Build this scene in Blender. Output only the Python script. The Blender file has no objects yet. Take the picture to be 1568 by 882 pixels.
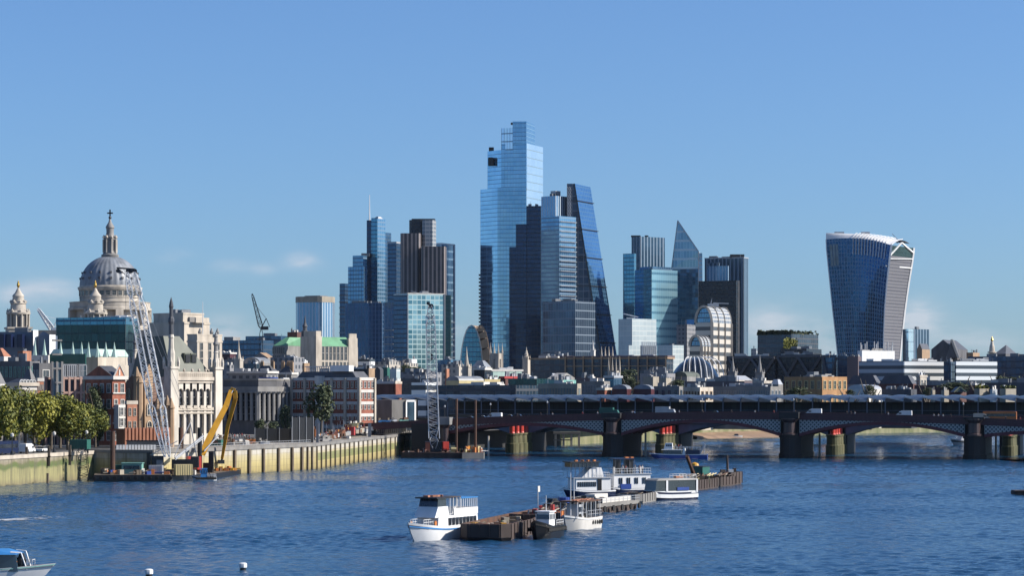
import bpy, math, random
from mathutils import Vector
R = math.radians
rnd = random.Random(7)
# ---------------------------------------------------------------- camera, sky, sun, exposure
FP, HC, HY = 3700.0, 22.0, 602.0          # focal length in photo pixels, eye height above the water, horizon row
sc = bpy.context.scene
COL = sc.collection
cam = bpy.data.cameras.new('camera'); co = bpy.data.objects.new('camera', cam); COL.objects.link(co)
co.location = (0, 0, HC); co.rotation_euler = (R(90), 0, 0)
cam.sensor_width = 36; cam.lens = FP/1568*36; cam.shift_y = (HY-441)/1568
cam.clip_start = 1; cam.clip_end = 60000
sc.camera = co
SUN_EL, SUN_AZ = R(34), R(-3)             # direction towards the sun, azimuth measured from +X towards +Y
w = bpy.data.worlds.new('World'); sc.world = w; w.use_nodes = True
nt = w.node_tree; bg = nt.nodes['Background']
sky = nt.nodes.new('ShaderNodeTexSky'); sky.sky_type = 'NISHITA'; sky.sun_disc = False
sky.sun_elevation = SUN_EL; sky.sun_rotation = R(90)-SUN_AZ
sky.air_density = 1.0; sky.dust_density = 1.0; sky.ozone_density = 3.0; sky.altitude = 0
bg.inputs[1].default_value = 0.05
# a few small far-off clouds low over the city, in the sky itself
tc = nt.nodes.new('ShaderNodeTexCoord'); mp = nt.nodes.new('ShaderNodeMapping'); nz = nt.nodes.new('ShaderNodeTexNoise')
mp.inputs['Scale'].default_value = (1, 1, 3.4)
nz.inputs['Scale'].default_value = 34; nz.inputs['Detail'].default_value = 6; nz.inputs['Roughness'].default_value = .6
nt.links.new(tc.outputs['Generated'], mp.inputs[0]); nt.links.new(mp.outputs[0], nz.inputs[0])
def wmath(op, a, b=None, c=None):
    n = nt.nodes.new('ShaderNodeMath'); n.operation = op
    for i, x in enumerate((a, b, c)):
        if x is None: continue
        if isinstance(x, (int, float)): n.inputs[i].default_value = x
        else: nt.links.new(x, n.inputs[i])
    return n.outputs[0]
spx = nt.nodes.new('ShaderNodeSeparateXYZ'); nt.links.new(tc.outputs['Generated'], spx.inputs[0])
kx = wmath('DIVIDE', spx.outputs[0], spx.outputs[1]); kz = wmath('DIVIDE', spx.outputs[2], spx.outputs[1])
front = wmath('GREATER_THAN', spx.outputs[1], 0.0)
tot = None
for (px, py, rx, ry, am) in ((463,400,24,11,.8),(348,407,30,9,.35),(403,412,20,8,.3),(75,443,50,22,.5),(22,452,30,18,.4),(345,508,40,20,.7),(1403,487,34,24,1.1),(1165,505,60,34,.75),(1260,525,50,30,.6),(690,500,30,18,.35),(1480,520,70,20,.45),(270,392,24,9,.3)):
    a = wmath('POWER', wmath('DIVIDE', wmath('SUBTRACT', kx, (px-784)/FP), rx/FP), 2)
    b = wmath('POWER', wmath('DIVIDE', wmath('SUBTRACT', kz, (HY-py)/FP), ry/FP), 2)
    g = wmath('MULTIPLY', wmath('EXPONENT', wmath('MULTIPLY', wmath('ADD', a, b), -1.0)), am)
    tot = g if tot is None else wmath('ADD', tot, g)
cl = wmath('MULTIPLY', tot, wmath('SUBTRACT', wmath('MULTIPLY', nz.outputs[0], 3.2), 1.05))
cl = wmath('MULTIPLY', wmath('MINIMUM', wmath('MAXIMUM', cl, 0.0), .62), front)
mx = nt.nodes.new('ShaderNodeMix'); mx.data_type = 'RGBA'
wb = nt.nodes.new('ShaderNodeMix'); wb.data_type = 'RGBA'; wb.blend_type = 'MULTIPLY'; wb.inputs[0].default_value = 1
wb.inputs[7].default_value = (.94, 1.27, 1.72, 1)           # the camera's white balance
va = nt.nodes.new('ShaderNodeVectorMath'); va.inputs[1].default_value = (0, 0, .02); nt.links.new(tc.outputs['Generated'], va.inputs[0]); nt.links.new(va.outputs[0], sky.inputs[0])
nt.links.new(sky.outputs[0], wb.inputs[6])
nt.links.new(wb.outputs[2], mx.inputs[6]); mx.inputs[7].default_value = (8.2, 8.4, 9.2, 1)
nt.links.new(cl, mx.inputs[0]); nt.links.new(mx.outputs[2], bg.inputs[0])
sl = bpy.data.lights.new('sun', 'SUN'); sl.energy = 4.7; sl.angle = R(.5); sl.color = (1, .93, .83)
so = bpy.data.objects.new('sun', sl); COL.objects.link(so)
sv = Vector((math.cos(SUN_EL)*math.cos(SUN_AZ), math.cos(SUN_EL)*math.sin(SUN_AZ), math.sin(SUN_EL)))
so.rotation_euler = sv.to_track_quat('Z', 'Y').to_euler(); so.location = (0, 0, 500)
sc.view_settings.view_transform = 'Standard'; sc.view_settings.look = 'None'; sc.view_settings.gamma = 1
sc.view_settings.exposure = 0.78
sc.render.engine = 'CYCLES'
sc.cycles.use_denoising = True
sc.cycles.max_bounces = 6; sc.cycles.volume_bounces = 0; sc.cycles.sample_clamp_indirect = 6
# ---------------------------------------------------------------- materials
M = {}
def N(t, kind, **kw):
    n = t.nodes.new('ShaderNode'+kind)
    for k, v in kw.items(): setattr(n, k, v)
    return n
def mm(t, op, a, b=None, c=None):
    n = N(t, 'Math', operation=op)
    for i, x in enumerate((a, b, c)):
        if x is None: continue
        if isinstance(x, (int, float)): n.inputs[i].default_value = x
        else: t.links.new(x, n.inputs[i])
    return n.outputs[0]
def mixc(t, f, a, b):
    n = N(t, 'Mix', data_type='RGBA')
    for i, x in ((0, f), (6, a), (7, b)):
        if isinstance(x, (int, float)): n.inputs[i].default_value = x
        elif isinstance(x, (tuple, list)): n.inputs[i].default_value = (*x[:3], 1)
        else: t.links.new(x, n.inputs[i])
    return n.outputs[2]
def newmat(name):
    m = bpy.data.materials.new(name); m.use_nodes = True; M[name] = m
    return m, m.node_tree, m.node_tree.nodes['Principled BSDF']
def mat(name, c, rough=.75, var=.25, scale=.5, metal=0.0, c2=None, spec=.5):
    """plain surface with weathering: two scales of noise, streaked a little down the wall"""
    m, t, p = newmat(name); c = tuple(x*.68 for x in c); c2 = c2 and tuple(x*.68 for x in c2)
    g = N(t, 'NewGeometry'); mp = N(t, 'Mapping'); mp.inputs['Scale'].default_value = (scale, scale, scale*.35)
    n1 = N(t, 'TexNoise'); n1.inputs['Detail'].default_value = 5; n1.inputs['Scale'].default_value = 1
    t.links.new(g.outputs['Position'], mp.inputs[0]); t.links.new(mp.outputs[0], n1.inputs[0])
    d = c2 or tuple(x*(1-var) for x in c)
    f = mm(t, 'MULTIPLY_ADD', n1.outputs[0], 2.4, -.7)
    cl = N(t, 'Clamp'); t.links.new(f, cl.inputs[0])
    t.links.new(mixc(t, cl.outputs[0], d, tuple(min(1, x*(1+var*.5)) for x in c) if not c2 else c), p.inputs['Base Color'])
    p.inputs['Roughness'].default_value = rough; p.inputs['Metallic'].default_value = metal
    p.inputs['Specular IOR Level'].default_value = spec
    return m
def glass(name, c1, c2, frame, bw, fh, mw=.12, sh=.25, metal=.75, rough=.12, jit=.02, vary=.5, fsec=None, span=None):
    """curtain wall: panes of bw x fh metres from the wall's own uv (in metres), mullions, spandrels, pane to pane tilt"""
    m, t, p = newmat(name)
    uv = N(t, 'UVMap'); s = N(t, 'SeparateXYZ'); t.links.new(uv.outputs[0], s.inputs[0])
    u = mm(t, 'DIVIDE', s.outputs[0], bw); v = mm(t, 'DIVIDE', s.outputs[1], fh)
    fu = mm(t, 'FRACT', u); fv = mm(t, 'FRACT', v)
    mu = mm(t, 'LESS_THAN', fu, mw); mv = mm(t, 'LESS_THAN', fv, sh)
    cv = N(t, 'CombineXYZ'); t.links.new(mm(t, 'FLOOR', u), cv.inputs[0]); t.links.new(mm(t, 'FLOOR', v), cv.inputs[1])
    wn = N(t, 'TexWhiteNoise', noise_dimensions='2D'); t.links.new(cv.outputs[0], wn.inputs[0])
    big = N(t, 'TexNoise'); big.inputs['Scale'].default_value = .035; big.inputs['Detail'].default_value = 3
    t.links.new(uv.outputs[0], big.inputs[0])
    f = mm(t, 'ADD', mm(t, 'MULTIPLY', wn.outputs[0], vary), mm(t, 'MULTIPLY', mm(t, 'SUBTRACT', big.outputs[0], .3), 1.6*(1-vary)))
    cl = N(t, 'Clamp'); t.links.new(f, cl.inputs[0])
    gc = mixc(t, cl.outputs[0], c1, c2)
    gc = mixc(t, mv, gc, span or frame)
    gc = mixc(t, mu, gc, frame)
    t.links.new(gc, p.inputs['Base Color'])
    fr = mm(t, 'MAXIMUM', mu, mv if span is None else 0.0)
    t.links.new(mm(t, 'MULTIPLY_ADD', fr, -metal*.8, metal), p.inputs['Metallic'])
    t.links.new(mm(t, 'MULTIPLY_ADD', fr, .35, rough), p.inputs['Roughness'])
    g = N(t, 'NewGeometry'); vm = N(t, 'VectorMath', operation='SUBTRACT'); vm.inputs[1].default_value = (.5, .5, .5)
    t.links.new(wn.outputs['Color'], vm.inputs[0])
    v2 = N(t, 'VectorMath', operation='SCALE'); v2.inputs['Scale'].default_value = jit; t.links.new(vm.outputs[0], v2.inputs[0])
    v3 = N(t, 'VectorMath', operation='ADD'); t.links.new(v2.outputs[0], v3.inputs[0]); t.links.new(g.outputs['Normal'], v3.inputs[1])
    v4 = N(t, 'VectorMath', operation='NORMALIZE'); t.links.new(v3.outputs[0], v4.inputs[0]); t.links.new(v4.outputs[0], p.inputs['Normal'])
    return m
# ---------------------------------------------------------------- geometry helpers
def wx(px, Y): return (px-784)/FP*Y
def wz(py, Y): return HC+(HY-py)/FP*Y
def P(px, py, Y): return Vector((wx(px, Y), Y, wz(py, Y)))
def on_water(px, py):
    Y = HC*FP/(py-HY); return Vector((wx(px, Y), Y, 0))
def gz(Y): return 7.0 if Y < 950 else 7+9*min(1, (Y-950)/550)
SPLIT = {'hull_rib', 'roof_plant', 'dome_dormer', 'buttress', 'lantern_column', 'lantern_opening', 'urn', 'belfry_opening', 'pinnacle', 'turret', 'stone_pier', 'fin', 'aerial', 'floor_slab', 'balcony', 'balcony_slab', 'tyre_fender', 'deck_gear', 'cargo', 'column', 'crawler_track', 'loose_pieces', 'canopy_gear', 'deck_seat', 'roof_lockers', 'boom_chord', 'stone_band', 'dark_recess', 'red_engine_housing', 'deck_house', 'white_pillar', 'brace', 'post', 'canopy_poles', 'canopy_post'}
class MB:
    def __init__(s): s.v = []; s.f = []; s.uv = []; s.m = []; s.hasuv = False; s.cut = []
    def poly(s, pts, m=0, uv=None):
        b = len(s.v); s.v += [tuple(p) for p in pts]; s.f.append(tuple(range(b, b+len(pts)))); s.m.append(m)
        if uv: s.hasuv = True
        s.uv += [tuple(q) for q in uv] if uv else [(0, 0)]*len(pts)
        return s
    def quad(s, a, b, c, d, m=0): return s.poly((a, b, c, d), m)
    def prism(s, plan, z0, z1, m=0, cap=None, top=None, bottom=True):
        """plan counter-clockwise 2-D points (or any order); top = other plan at z1; uv in metres"""
        s.cut.append(len(s.f))
        top = top or plan; n = len(plan); u = 0
        area = sum(plan[i][0]*plan[(i+1) % n][1]-plan[(i+1) % n][0]*plan[i][1] for i in range(n))
        if area < 0: plan = list(reversed(plan)); top = list(reversed(top))
        for i in range(n):
            a, b = plan[i], plan[(i+1) % n]; c, d = top[(i+1) % n], top[i]
            L = math.hypot(b[0]-a[0], b[1]-a[1])
            s.poly(((a[0], a[1], z0), (b[0], b[1], z0), (c[0], c[1], z1), (d[0], d[1], z1)), m, ((u, z0), (u+L, z0), (u+L, z1), (u, z1)))
            u += L
        cm = m if cap is None else cap
        s.poly([(p[0], p[1], z1) for p in top], cm)
        if bottom: s.poly([(p[0], p[1], z0) for p in reversed(plan)], cm)
        return s
    def box(s, x, y, z, sx, sy, sz, a=0, m=0):
        """centre x,y, bottom z, full sizes, turned by a about its centre"""
        ca, sa = math.cos(a), math.sin(a)
        pl = [(x+px*sx/2*ca-py*sy/2*sa, y+px*sx/2*sa+py*sy/2*ca) for px, py in ((-1, -1), (1, -1), (1, 1), (-1, 1))]
        return s.prism(pl, z, z+sz, m)
    def tube(s, a, b, r0, r1=None, n=6, m=0, caps=True):
        s.cut.append(len(s.f))
        a, b = Vector(a), Vector(b); r1 = r0 if r1 is None else r1
        d = (b-a).normalized(); x = d.orthogonal().normalized(); y = d.cross(x)
        A = [a+(x*math.cos(t)+y*math.sin(t))*r0 for t in [2*math.pi*i/n for i in range(n)]]
        B = [b+(x*math.cos(t)+y*math.sin(t))*r1 for t in [2*math.pi*i/n for i in range(n)]]
        for i in range(n): s.poly((A[i], A[(i+1) % n], B[(i+1) % n], B[i]), m)
        if caps: s.poly(list(reversed(A)), m); s.poly(B, m)
        return s
    def lathe(s, x, y, prof, n=24, m=0, wave=0, waves=0, mz=None):
        """prof = [(radius, z), ...] from the bottom up"""
        s.cut.append(len(s.f))
        rings = []
        for r, z in prof:
            rings.append([(x+r*(1+wave*math.cos(waves*2*math.pi*i/n))*math.cos(2*math.pi*i/n), y+r*(1+wave*math.cos(waves*2*math.pi*i/n))*math.sin(2*math.pi*i/n), z) for i in range(n)])
        for k in range(len(rings)-1):
            for i in range(n):
                j = (i+1) % n; mi = mz(prof[k][1]) if mz else m
                u0, u1 = 2*math.pi*prof[k][0]*i/n, 2*math.pi*prof[k][0]*(i+1)/n
                s.poly((rings[k][i], rings[k][j], rings[k+1][j], rings[k+1][i]), mi, ((u0, prof[k][1]), (u1, prof[k][1]), (u1, prof[k+1][1]), (u0, prof[k+1][1])))
        if prof[-1][0] > .02: s.poly(rings[-1], m)
        if prof[0][0] > .02: s.poly(list(reversed(rings[0])), m)
        return s
    def grid(s, rows, m=0, uv=False):
        for j in range(len(rows)-1):
            for i in range(len(rows[j])-1):
                s.poly((rows[j][i], rows[j][i+1], rows[j+1][i+1], rows[j+1][i]), m, ((i, j), (i+1, j), (i+1, j+1), (i, j+1)) if uv else None)
        return s
    def gable(s, plan4, z0, z1, m=0, wall=0):
        """ridge parallel to plan edge 0-1 (and 2-3)"""
        a, b, c, d = [Vector((*p[:2], z0)) for p in plan4]
        r0 = (a+d)/2; r1 = (b+c)/2; r0.z = r1.z = z1
        s.poly((a, b, r1, r0), m); s.poly((c, d, r0, r1), m); s.poly((b, c, r1), wall); s.poly((d, a, r0), wall); s.poly((d, c, b, a), m)
        return s
    def hip(s, plan4, z0, z1, inset=.3, m=0):
        c = [sum(p[i] for p in plan4)/4 for i in (0, 1)]
        top = [(c[0]+(p[0]-c[0])*inset, c[1]+(p[1]-c[1])*inset) for p in plan4]
        return s.prism(plan4, z0, z1, m, top=top)
    def build(s, name, mats, parent=None, smooth=False, local=False):
        if name in SPLIT and parent is not None and len(set(s.cut)) > 1:      # several like pieces: one object each
            cs = sorted(set(s.cut))+[len(s.f)]; offs = [0]
            for f in s.f: offs.append(offs[-1]+len(f))
            for i in range(len(cs)-1):
                q = MB(); f0, f1 = cs[i], cs[i+1]; v0, v1 = offs[f0], offs[f1]; q.v = s.v[v0:v1]; q.uv = s.uv[v0:v1]; q.hasuv = s.hasuv; q.m = s.m[f0:f1]; q.f = [tuple(x-v0 for x in f) for f in s.f[f0:f1]]
                o = q.build(name, mats, parent, smooth, local)
            return o
        o_ = Vector((0, 0, 0))
        if parent is not None and not local:
            q = parent
            while q is not None: o_ += q.location; q = q.parent
        me = bpy.data.meshes.new(name)
        me.from_pydata([(x-o_.x, y-o_.y, z-o_.z) for x, y, z in s.v], [], s.f)
        if not isinstance(mats, (list, tuple)): mats = [mats]
        for q in mats: me.materials.append(M[q] if isinstance(q, str) else q)
        me.polygons.foreach_set('material_index', s.m)
        if s.hasuv:
            l = me.uv_layers.new(name='UVMap'); l.data.foreach_set('uv', [c for q in s.uv for c in q])
        if smooth:
            import bmesh
            bm = bmesh.new(); bm.from_mesh(me); bmesh.ops.remove_doubles(bm, verts=bm.verts, dist=.001); bm.to_mesh(me); bm.free()
            me.polygons.foreach_set('use_smooth', [True]*len(me.polygons))
            try: me.set_sharp_from_angle(angle=R(40))
            except Exception: pass
        o = bpy.data.objects.new(name, me); COL.objects.link(o)
        if parent is not None: o.parent = parent
        return o
def tag(o, label=None, cat=None, group=None, kind=None):
    if label: o['label'] = label
    if cat: o['category'] = cat
    if group: o['group'] = group
    if kind: o['kind'] = kind
    return o
def thing(name, label, cat, loc=(0, 0, 0), group=None, rz=0):
    o = bpy.data.objects.new(name, None); COL.objects.link(o); o.location = loc; o.rotation_euler = (0, 0, rz)
    o.empty_display_size = .5
    return tag(o, label, cat, group)
def copy_tree(o, parent=None):
    c = o.copy(); COL.objects.link(c)
    if parent is not None: c.parent = parent
    for ch in list(KIDS(o)): copy_tree(ch, c)
    return c
def KIDS(o): return [q for q in COL.objects if q.parent == o]
def inst(me_obj, name, parent, loc, rz=0, scale=None):
    """another object sharing a mesh, as a part of parent (world loc given)"""
    me = me_obj if isinstance(me_obj, bpy.types.Mesh) else me_obj.data
    o = bpy.data.objects.new(name, me); COL.objects.link(o)
    base = Vector((0, 0, 0)); q = parent
    while q is not None: base += q.location; q = q.parent
    o.parent = parent; o.location = Vector(loc)-base; o.rotation_euler = (0, 0, rz)
    if scale: o.scale = scale
    return o
WINS = {}
def winmesh(w, h, gl, fr, arch=False, bars=1):
    """a window: surround standing proud of the wall, dark pane set back in it, glazing bars. faces local -Y, origin bottom centre"""
    k = (round(w, 2), round(h, 2), gl, fr, arch, bars)
    if k in WINS: return WINS[k]
    b = MB(); t = min(.22, w*.14)
    def outline(hw, h0, h1):
        if not arch: return [(-hw, h0), (hw, h0), (hw, h1), (-hw, h1)]
        pts = [(-hw, h0), (hw, h0)]
        for i in range(7):
            a = math.pi*i/6; pts.append((hw*math.cos(a), h1-hw+hw*math.sin(a)))
        return pts
    o1 = outline(w/2+t, -t, h+t); o2 = outline(w/2, 0, h); n = len(o1)
    for i in range(n):
        j = (i+1) % n
        b.poly(((o1[i][0], -.18, o1[i][1]), (o1[j][0], -.18, o1[j][1]), (o2[j][0], -.18, o2[j][1]), (o2[i][0], -.18, o2[i][1])), 1)
        b.poly(((o2[i][0], -.18, o2[i][1]), (o2[j][0], -.18, o2[j][1]), (o2[j][0], -.03, o2[j][1]), (o2[i][0], -.03, o2[i][1])), 1)
        b.poly(((o1[i][0], .1, o1[i][1]), (o1[j][0], .1, o1[j][1]), (o1[j][0], -.18, o1[j][1]), (o1[i][0], -.18, o1[i][1])), 1)
    b.poly([(x, -.03, z) for x, z in o2], 0)
    for i in range(bars):
        x = -w/2+w*(i+1)/(bars+1); b.box(x, -.06, 0, .07, .05, h*.96, 0, 1)
    b.box(0, -.06, h*.5, w, .05, .07, 0, 1)
    o = b.build('window', [gl, fr]); me = o.data; bpy.data.objects.remove(o); WINS[k] = me
    return me
def windows(root, a, b, z0, z1, nx, nz, w=None, h=None, gl='pane', fr='white_trim', arch=False, bars=1, name='window', skip=()):
    """nx by nz windows as separate parts on the wall running a -> b (seen from outside left to right)"""
    a, b = Vector(a[:2]), Vector(b[:2]); d = b-a; L = d.length; d.normalize(); ang = math.atan2(d.y, d.x)
    w = w or L/nx*.45; h = h or (z1-z0)/nz*.55; me = winmesh(w, h, gl, fr, arch, bars)
    for j in range(nz):
        for i in range(nx):
            if (i, j) in skip: continue
            q = a+d*(L*(i+.5)/nx); z = z0+(z1-z0)*(j+.5)/nz-h/2
            inst(me, name, root, (q.x, q.y, z), ang)
def corner_plan(x0, xm, x1, Y, th=25, depth=14.0):
    """plan of a rectangular block from the pixels of its left end, near corner and right end"""
    t = R(th); C = Vector((wx(xm, Y), Y)); k0 = (x0-784)/FP; k1 = (x1-784)/FP
    if x1 <= xm+.4: t = math.atan((xm-784)/FP)
    if x1 <= xm+.4: wr = depth
    else: wr = (k1*Y-C.x)/max(.06, math.sin(t)-k1*math.cos(t))
    wl = (C.x-k0*Y)/max(.06, math.cos(t)+k0*math.sin(t)) if x0 < xm-.4 else depth
    L = C+wl*Vector((-math.cos(t), math.sin(t))); Rr = C+wr*Vector((math.sin(t), math.cos(t))); B = L+Rr-C
    return [tuple(C), tuple(Rr), tuple(B), tuple(L)]      # counter-clockwise
def shrink(pl, f, dx=0, dy=0):
    cx = sum(p[0] for p in pl)/len(pl); cy = sum(p[1] for p in pl)/len(pl)
    return [(cx+dx+(p[0]-cx)*f, cy+dy+(p[1]-cy)*f) for p in pl]
def inset(pl, d):
    cx = sum(p[0] for p in pl)/len(pl); cy = sum(p[1] for p in pl)/len(pl); o = []
    for p in pl:
        r = math.hypot(p[0]-cx, p[1]-cy); f = max(.2, (r-d)/r); o.append((cx+(p[0]-cx)*f, cy+(p[1]-cy)*f))
    return o
def lattice(b, a, c, w0, w1, n, r=.12, wide=(1, 0, 0), deep=None, m=0, rd=None, cross=True):
    """a braced boom of four chords from a to c"""
    a, c = Vector(a), Vector(c); ax = (c-a).normalized(); x = Vector(wide); x = (x-ax*x.dot(ax)).normalized(); y = ax.cross(x)
    rd = rd or r*.6; dq = deep or 1.0
    def q(i, k):
        f = i/n; e = 1.0
        wdt = (w0+(w1-w0)*f)/2
        if f < .1: e = .35+6.5*f
        if f > .92: e = .35+.65*(1-f)/.08
        sx, sy = ((-1, -1), (1, -1), (1, 1), (-1, 1))[k]
        return a+(c-a)*f+x*sx*wdt*e+y*sy*wdt*dq*e
    for k in range(4):
        for i in range(n):
            b.tube(q(i, k), q(i+1, k), r, n=4, m=m, caps=False)
            k2 = (k+1) % 4
            if k in (0, 2) and not cross: pass
            b.tube(q(i, k) if i % 2 else q(i, k2), q(i+1, k2) if i % 2 else q(i+1, k), rd, n=3, m=m, caps=False)
            if i % 2 == 0: b.tube(q(i, k), q(i, k2), rd, n=3, m=m, caps=False)
    return b
# ---------------------------------------------------------------- the palette
mat('stone_pale', (.64, .56, .46), var=.3, scale=.35); mat('stone_grey', (.30, .29, .28), var=.35, scale=.3)
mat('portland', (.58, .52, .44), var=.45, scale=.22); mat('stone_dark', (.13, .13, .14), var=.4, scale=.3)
mat('school_stone', (.72, .66, .57), var=.32, scale=.4); mat('lead', (.27, .29, .32), rough=.5, var=.4, scale=.3)
mat('white_trim', (.72, .69, .64), var=.15); mat('white_paint', (.95, .95, .94), rough=.4, var=.1, scale=.6)
mat('pink_stone', (.55, .36, .30), var=.15); mat('brick_red', (.34, .105, .06), var=.35, scale=.8)
mat('brick_orange', (.48, .20, .115), var=.3, scale=.7); mat('brick_dark', (.13, .055, .045), var=.3, scale=.6)
mat('brick_brown', (.20, .11, .075), var=.35, scale=.5); mat('brick_tan', (.42, .28, .17), var=.3, scale=.5)
mat('slate', (.085, .09, .105), rough=.55, var=.3, scale=.3); mat('slate_green', (.115, .13, .10), rough=.6, var=.25, scale=.4)
mat('copper', (.20, .44, .34), rough=.6, var=.2, scale=.3); mat('copper_bright', (.16, .40, .22), rough=.6, var=.25, scale=.2)
mat('copper_pale', (.50, .68, .60), rough=.6, var=.15); mat('gold', (.75, .48, .12), rough=.35, metal=.8, var=.1)
mat('dark_metal', (.018, .02, .025), rough=.5, var=.2); mat('grey_metal', (.24, .25, .27), rough=.45, var=.2, metal=.3)
mat('light_metal', (.55, .56, .58), rough=.4, var=.15, metal=.2); mat('pale_roof', (.36, .35, .34), var=.35, scale=.25)
mat('roof_grey', (.17, .17, .18), var=.5, scale=.2); mat('roof_brown', (.16, .115, .12), rough=.6, var=.2, scale=.1)
mat('concrete', (.27, .255, .235), var=.3, scale=.3); mat('concrete_tan', (.42, .37, .29), var=.25, scale=.3)
mat('steel_blue', (.16, .20, .27), rough=.4, var=.2); mat('arch_red', (.15, .02, .03), rough=.45, var=.3, scale=.8); mat('brick_ochre', (.52, .27, .11), var=.3, scale=.6)
mat('maroon', (.095, .026, .034), rough=.45, var=.25, scale=.8)
mat('red_paint', (.62, .06, .04), rough=.4, var=.15); mat('orange_paint', (.60, .20, .05), rough=.5, var=.25)
mat('yellow_paint', (.66, .33, .015), rough=.45, var=.25, scale=.8); mat('cream_paint', (.68, .56, .28), rough=.5, var=.15)
mat('blue_paint', (.03, .08, .35), rough=.4, var=.2); mat('sky_blue_paint', (.05, .25, .60), rough=.4, var=.15)
mat('green_paint', (.02, .13, .10), rough=.5, var=.2); mat('mint_paint', (.22, .48, .42), rough=.5, var=.2)
mat('navy_paint', (.012, .022, .07), rough=.3, var=.2); mat('black_paint', (.012, .012, .014), rough=.4, var=.2)
mat('rust', (.17, .075, .04), rough=.85, var=.5, scale=.9, c2=(.06, .035, .028)); mat('rust_dark', (.075, .05, .042), rough=.8, var=.5, scale=.6)
mat('timber', (.16, .12, .08), var=.4, scale=1.2); mat('rubber', (.015, .015, .015), rough=.9, var=.1)
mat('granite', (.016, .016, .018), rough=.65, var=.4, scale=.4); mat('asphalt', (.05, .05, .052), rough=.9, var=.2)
mat('sand', (.36, .24, .16), var=.3, scale=.15); mat('earth', (.13, .12, .10), var=.4, scale=.05)
mat('grass', (.09, .12, .03), var=.4, scale=.2); mat('stone_shore', (.17, .15, .07), var=.4, scale=.3, c2=(.05, .06, .015))
mat('skin', (.45, .28, .2), var=.05); mat('cloth_dark', (.03, .035, .05), var=.2); mat('cloth_light', (.6, .6, .6), var=.2); mat('cloth_red', (.5, .05, .05), var=.2)
mat('hi_vis', (.85, .35, .05), var=.1); mat('bark', (.12, .095, .07), var=.4, scale=3)
mat('pane', (.03, .04, .055), rough=.12, var=.4, scale=.6, spec=.8); mat('pane_blue', (.05, .09, .13), rough=.1, var=.5, scale=.5, spec=.9)
mat('pane_light', (.25, .33, .36), rough=.2, var=.4, scale=.5)
mat('polished_red', (.065, .04, .04), rough=.4, var=.3)
# ---------------------------------------------------------------- glass walls
#            pane colours                      frame            bay  floor mull span
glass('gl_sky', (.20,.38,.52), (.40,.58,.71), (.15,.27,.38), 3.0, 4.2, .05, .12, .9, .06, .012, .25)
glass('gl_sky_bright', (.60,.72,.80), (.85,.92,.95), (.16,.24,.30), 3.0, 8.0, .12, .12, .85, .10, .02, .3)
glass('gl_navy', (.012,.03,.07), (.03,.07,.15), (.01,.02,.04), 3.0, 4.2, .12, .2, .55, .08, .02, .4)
glass('gl_navy_fins', (.02,.06,.13), (.04,.11,.22), (.07,.12,.20), 3.6, 4.0, .22, .10, .6, .1, .02, .5)
glass('gl_blue', (.08,.19,.32), (.15,.30,.46), (.05,.09,.14), 3.0, 4.0, .12, .2, .75, .1, .02, .4)
glass('gl_blue_dark', (.03,.08,.15), (.07,.15,.26), (.03,.05,.08), 3.0, 4.0, .12, .25, .6, .12, .02, .5)
glass('gl_grey', (.07,.18,.30), (.18,.34,.48), (.13,.21,.30), 3.0, 4.0, .10, .28, .7, .12, .02, .35)
glass('gl_podium', (.03,.055,.10), (.09,.14,.20), (.16,.20,.25), 3.0, 7.6, .10, .12, .55, .15, .02, .6)
glass('gl_stripe_stone', (.03,.035,.04), (.09,.10,.11), (.50,.46,.40), 60, 7.0, .0, .55, .1, .4, .0, .7, span=(.50,.46,.40))
glass('gl_white_lines', (.06,.11,.17), (.20,.30,.40), (.50,.54,.58), 6.0, 7.8, .06, .22, .6, .12, .02, .5, span=(.58,.60,.62))
glass('gl_teal', (.06,.20,.30), (.12,.30,.42), (.05,.12,.18), 3.0, 4.0, .08, .2, .75, .1, .015, .35)
glass('gl_teal_lit', (.20,.38,.46), (.34,.52,.58), (.10,.20,.26), 3.0, 7.5, .05, .30, .6, .2, .015, .3, span=(.10,.22,.30))  # paler copy of the teal glass, sunlight put into its colour
glass('gl_cyan_grid', (.05,.17,.22), (.32,.52,.56), (.34,.46,.47), 4.2, 4.2, .14, .22, .5, .2, .03, .85)
glass('gl_lattice', (.015,.03,.06), (.05,.08,.12), (.14,.15,.17), 5.2, 7.0, .12, .12, .4, .2, .04, .8)
glass('gl_wedge', (.07,.20,.36), (.15,.34,.54), (.05,.12,.20), 2.6, 4.0, .10, .12, .85, .07, .01, .3)
glass('gl_black', (.004,.009,.018), (.012,.02,.035), (.006,.009,.014), 3.0, 4.0, .1, .2, .25, .25, .02, .5)
glass('gl_stripes', (.015,.045,.08), (.03,.08,.13), (.13,.18,.24), 4.2, 4.0, .34, .0, .4, .2, .03, .5)
glass('gl_brown_strips', (.03,.028,.034), (.055,.05,.058), (.20,.17,.165), 3.9, 3.9, .40, .0, .3, .3, .02, .5)
glass('gl_scalpel_top', (.16,.28,.34), (.36,.50,.54), (.62,.70,.70), 3.0, 9.0, .05, .22, .6, .15, .02, .5)
glass('gl_scalpel', (.02,.05,.09), (.08,.16,.24), (.05,.08,.11), 3.0, 4.0, .06, .15, .6, .08, .05, .9)
glass('gl_fins_light', (.10,.20,.32), (.20,.33,.46), (.42,.48,.54), 3.2, 40.0, .24, .0, .6, .15, .02, .4)
glass('gl_fins_walkie', (.006,.045,.12), (.02,.10,.21), (.12,.21,.32), 2.7, 4.0, .22, .14, .75, .10, .02, .5)
glass('gl_louvre', (.07,.07,.085), (.10,.10,.115), (.13,.13,.145), 30, 3.1, .0, .42, .1, .5, .0, .7)
glass('gl_office_pale', (.30,.36,.38), (.44,.50,.50), (.50,.52,.50), 4.0, 4.0, .06, .12, .2, .4, .01, .4)
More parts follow.
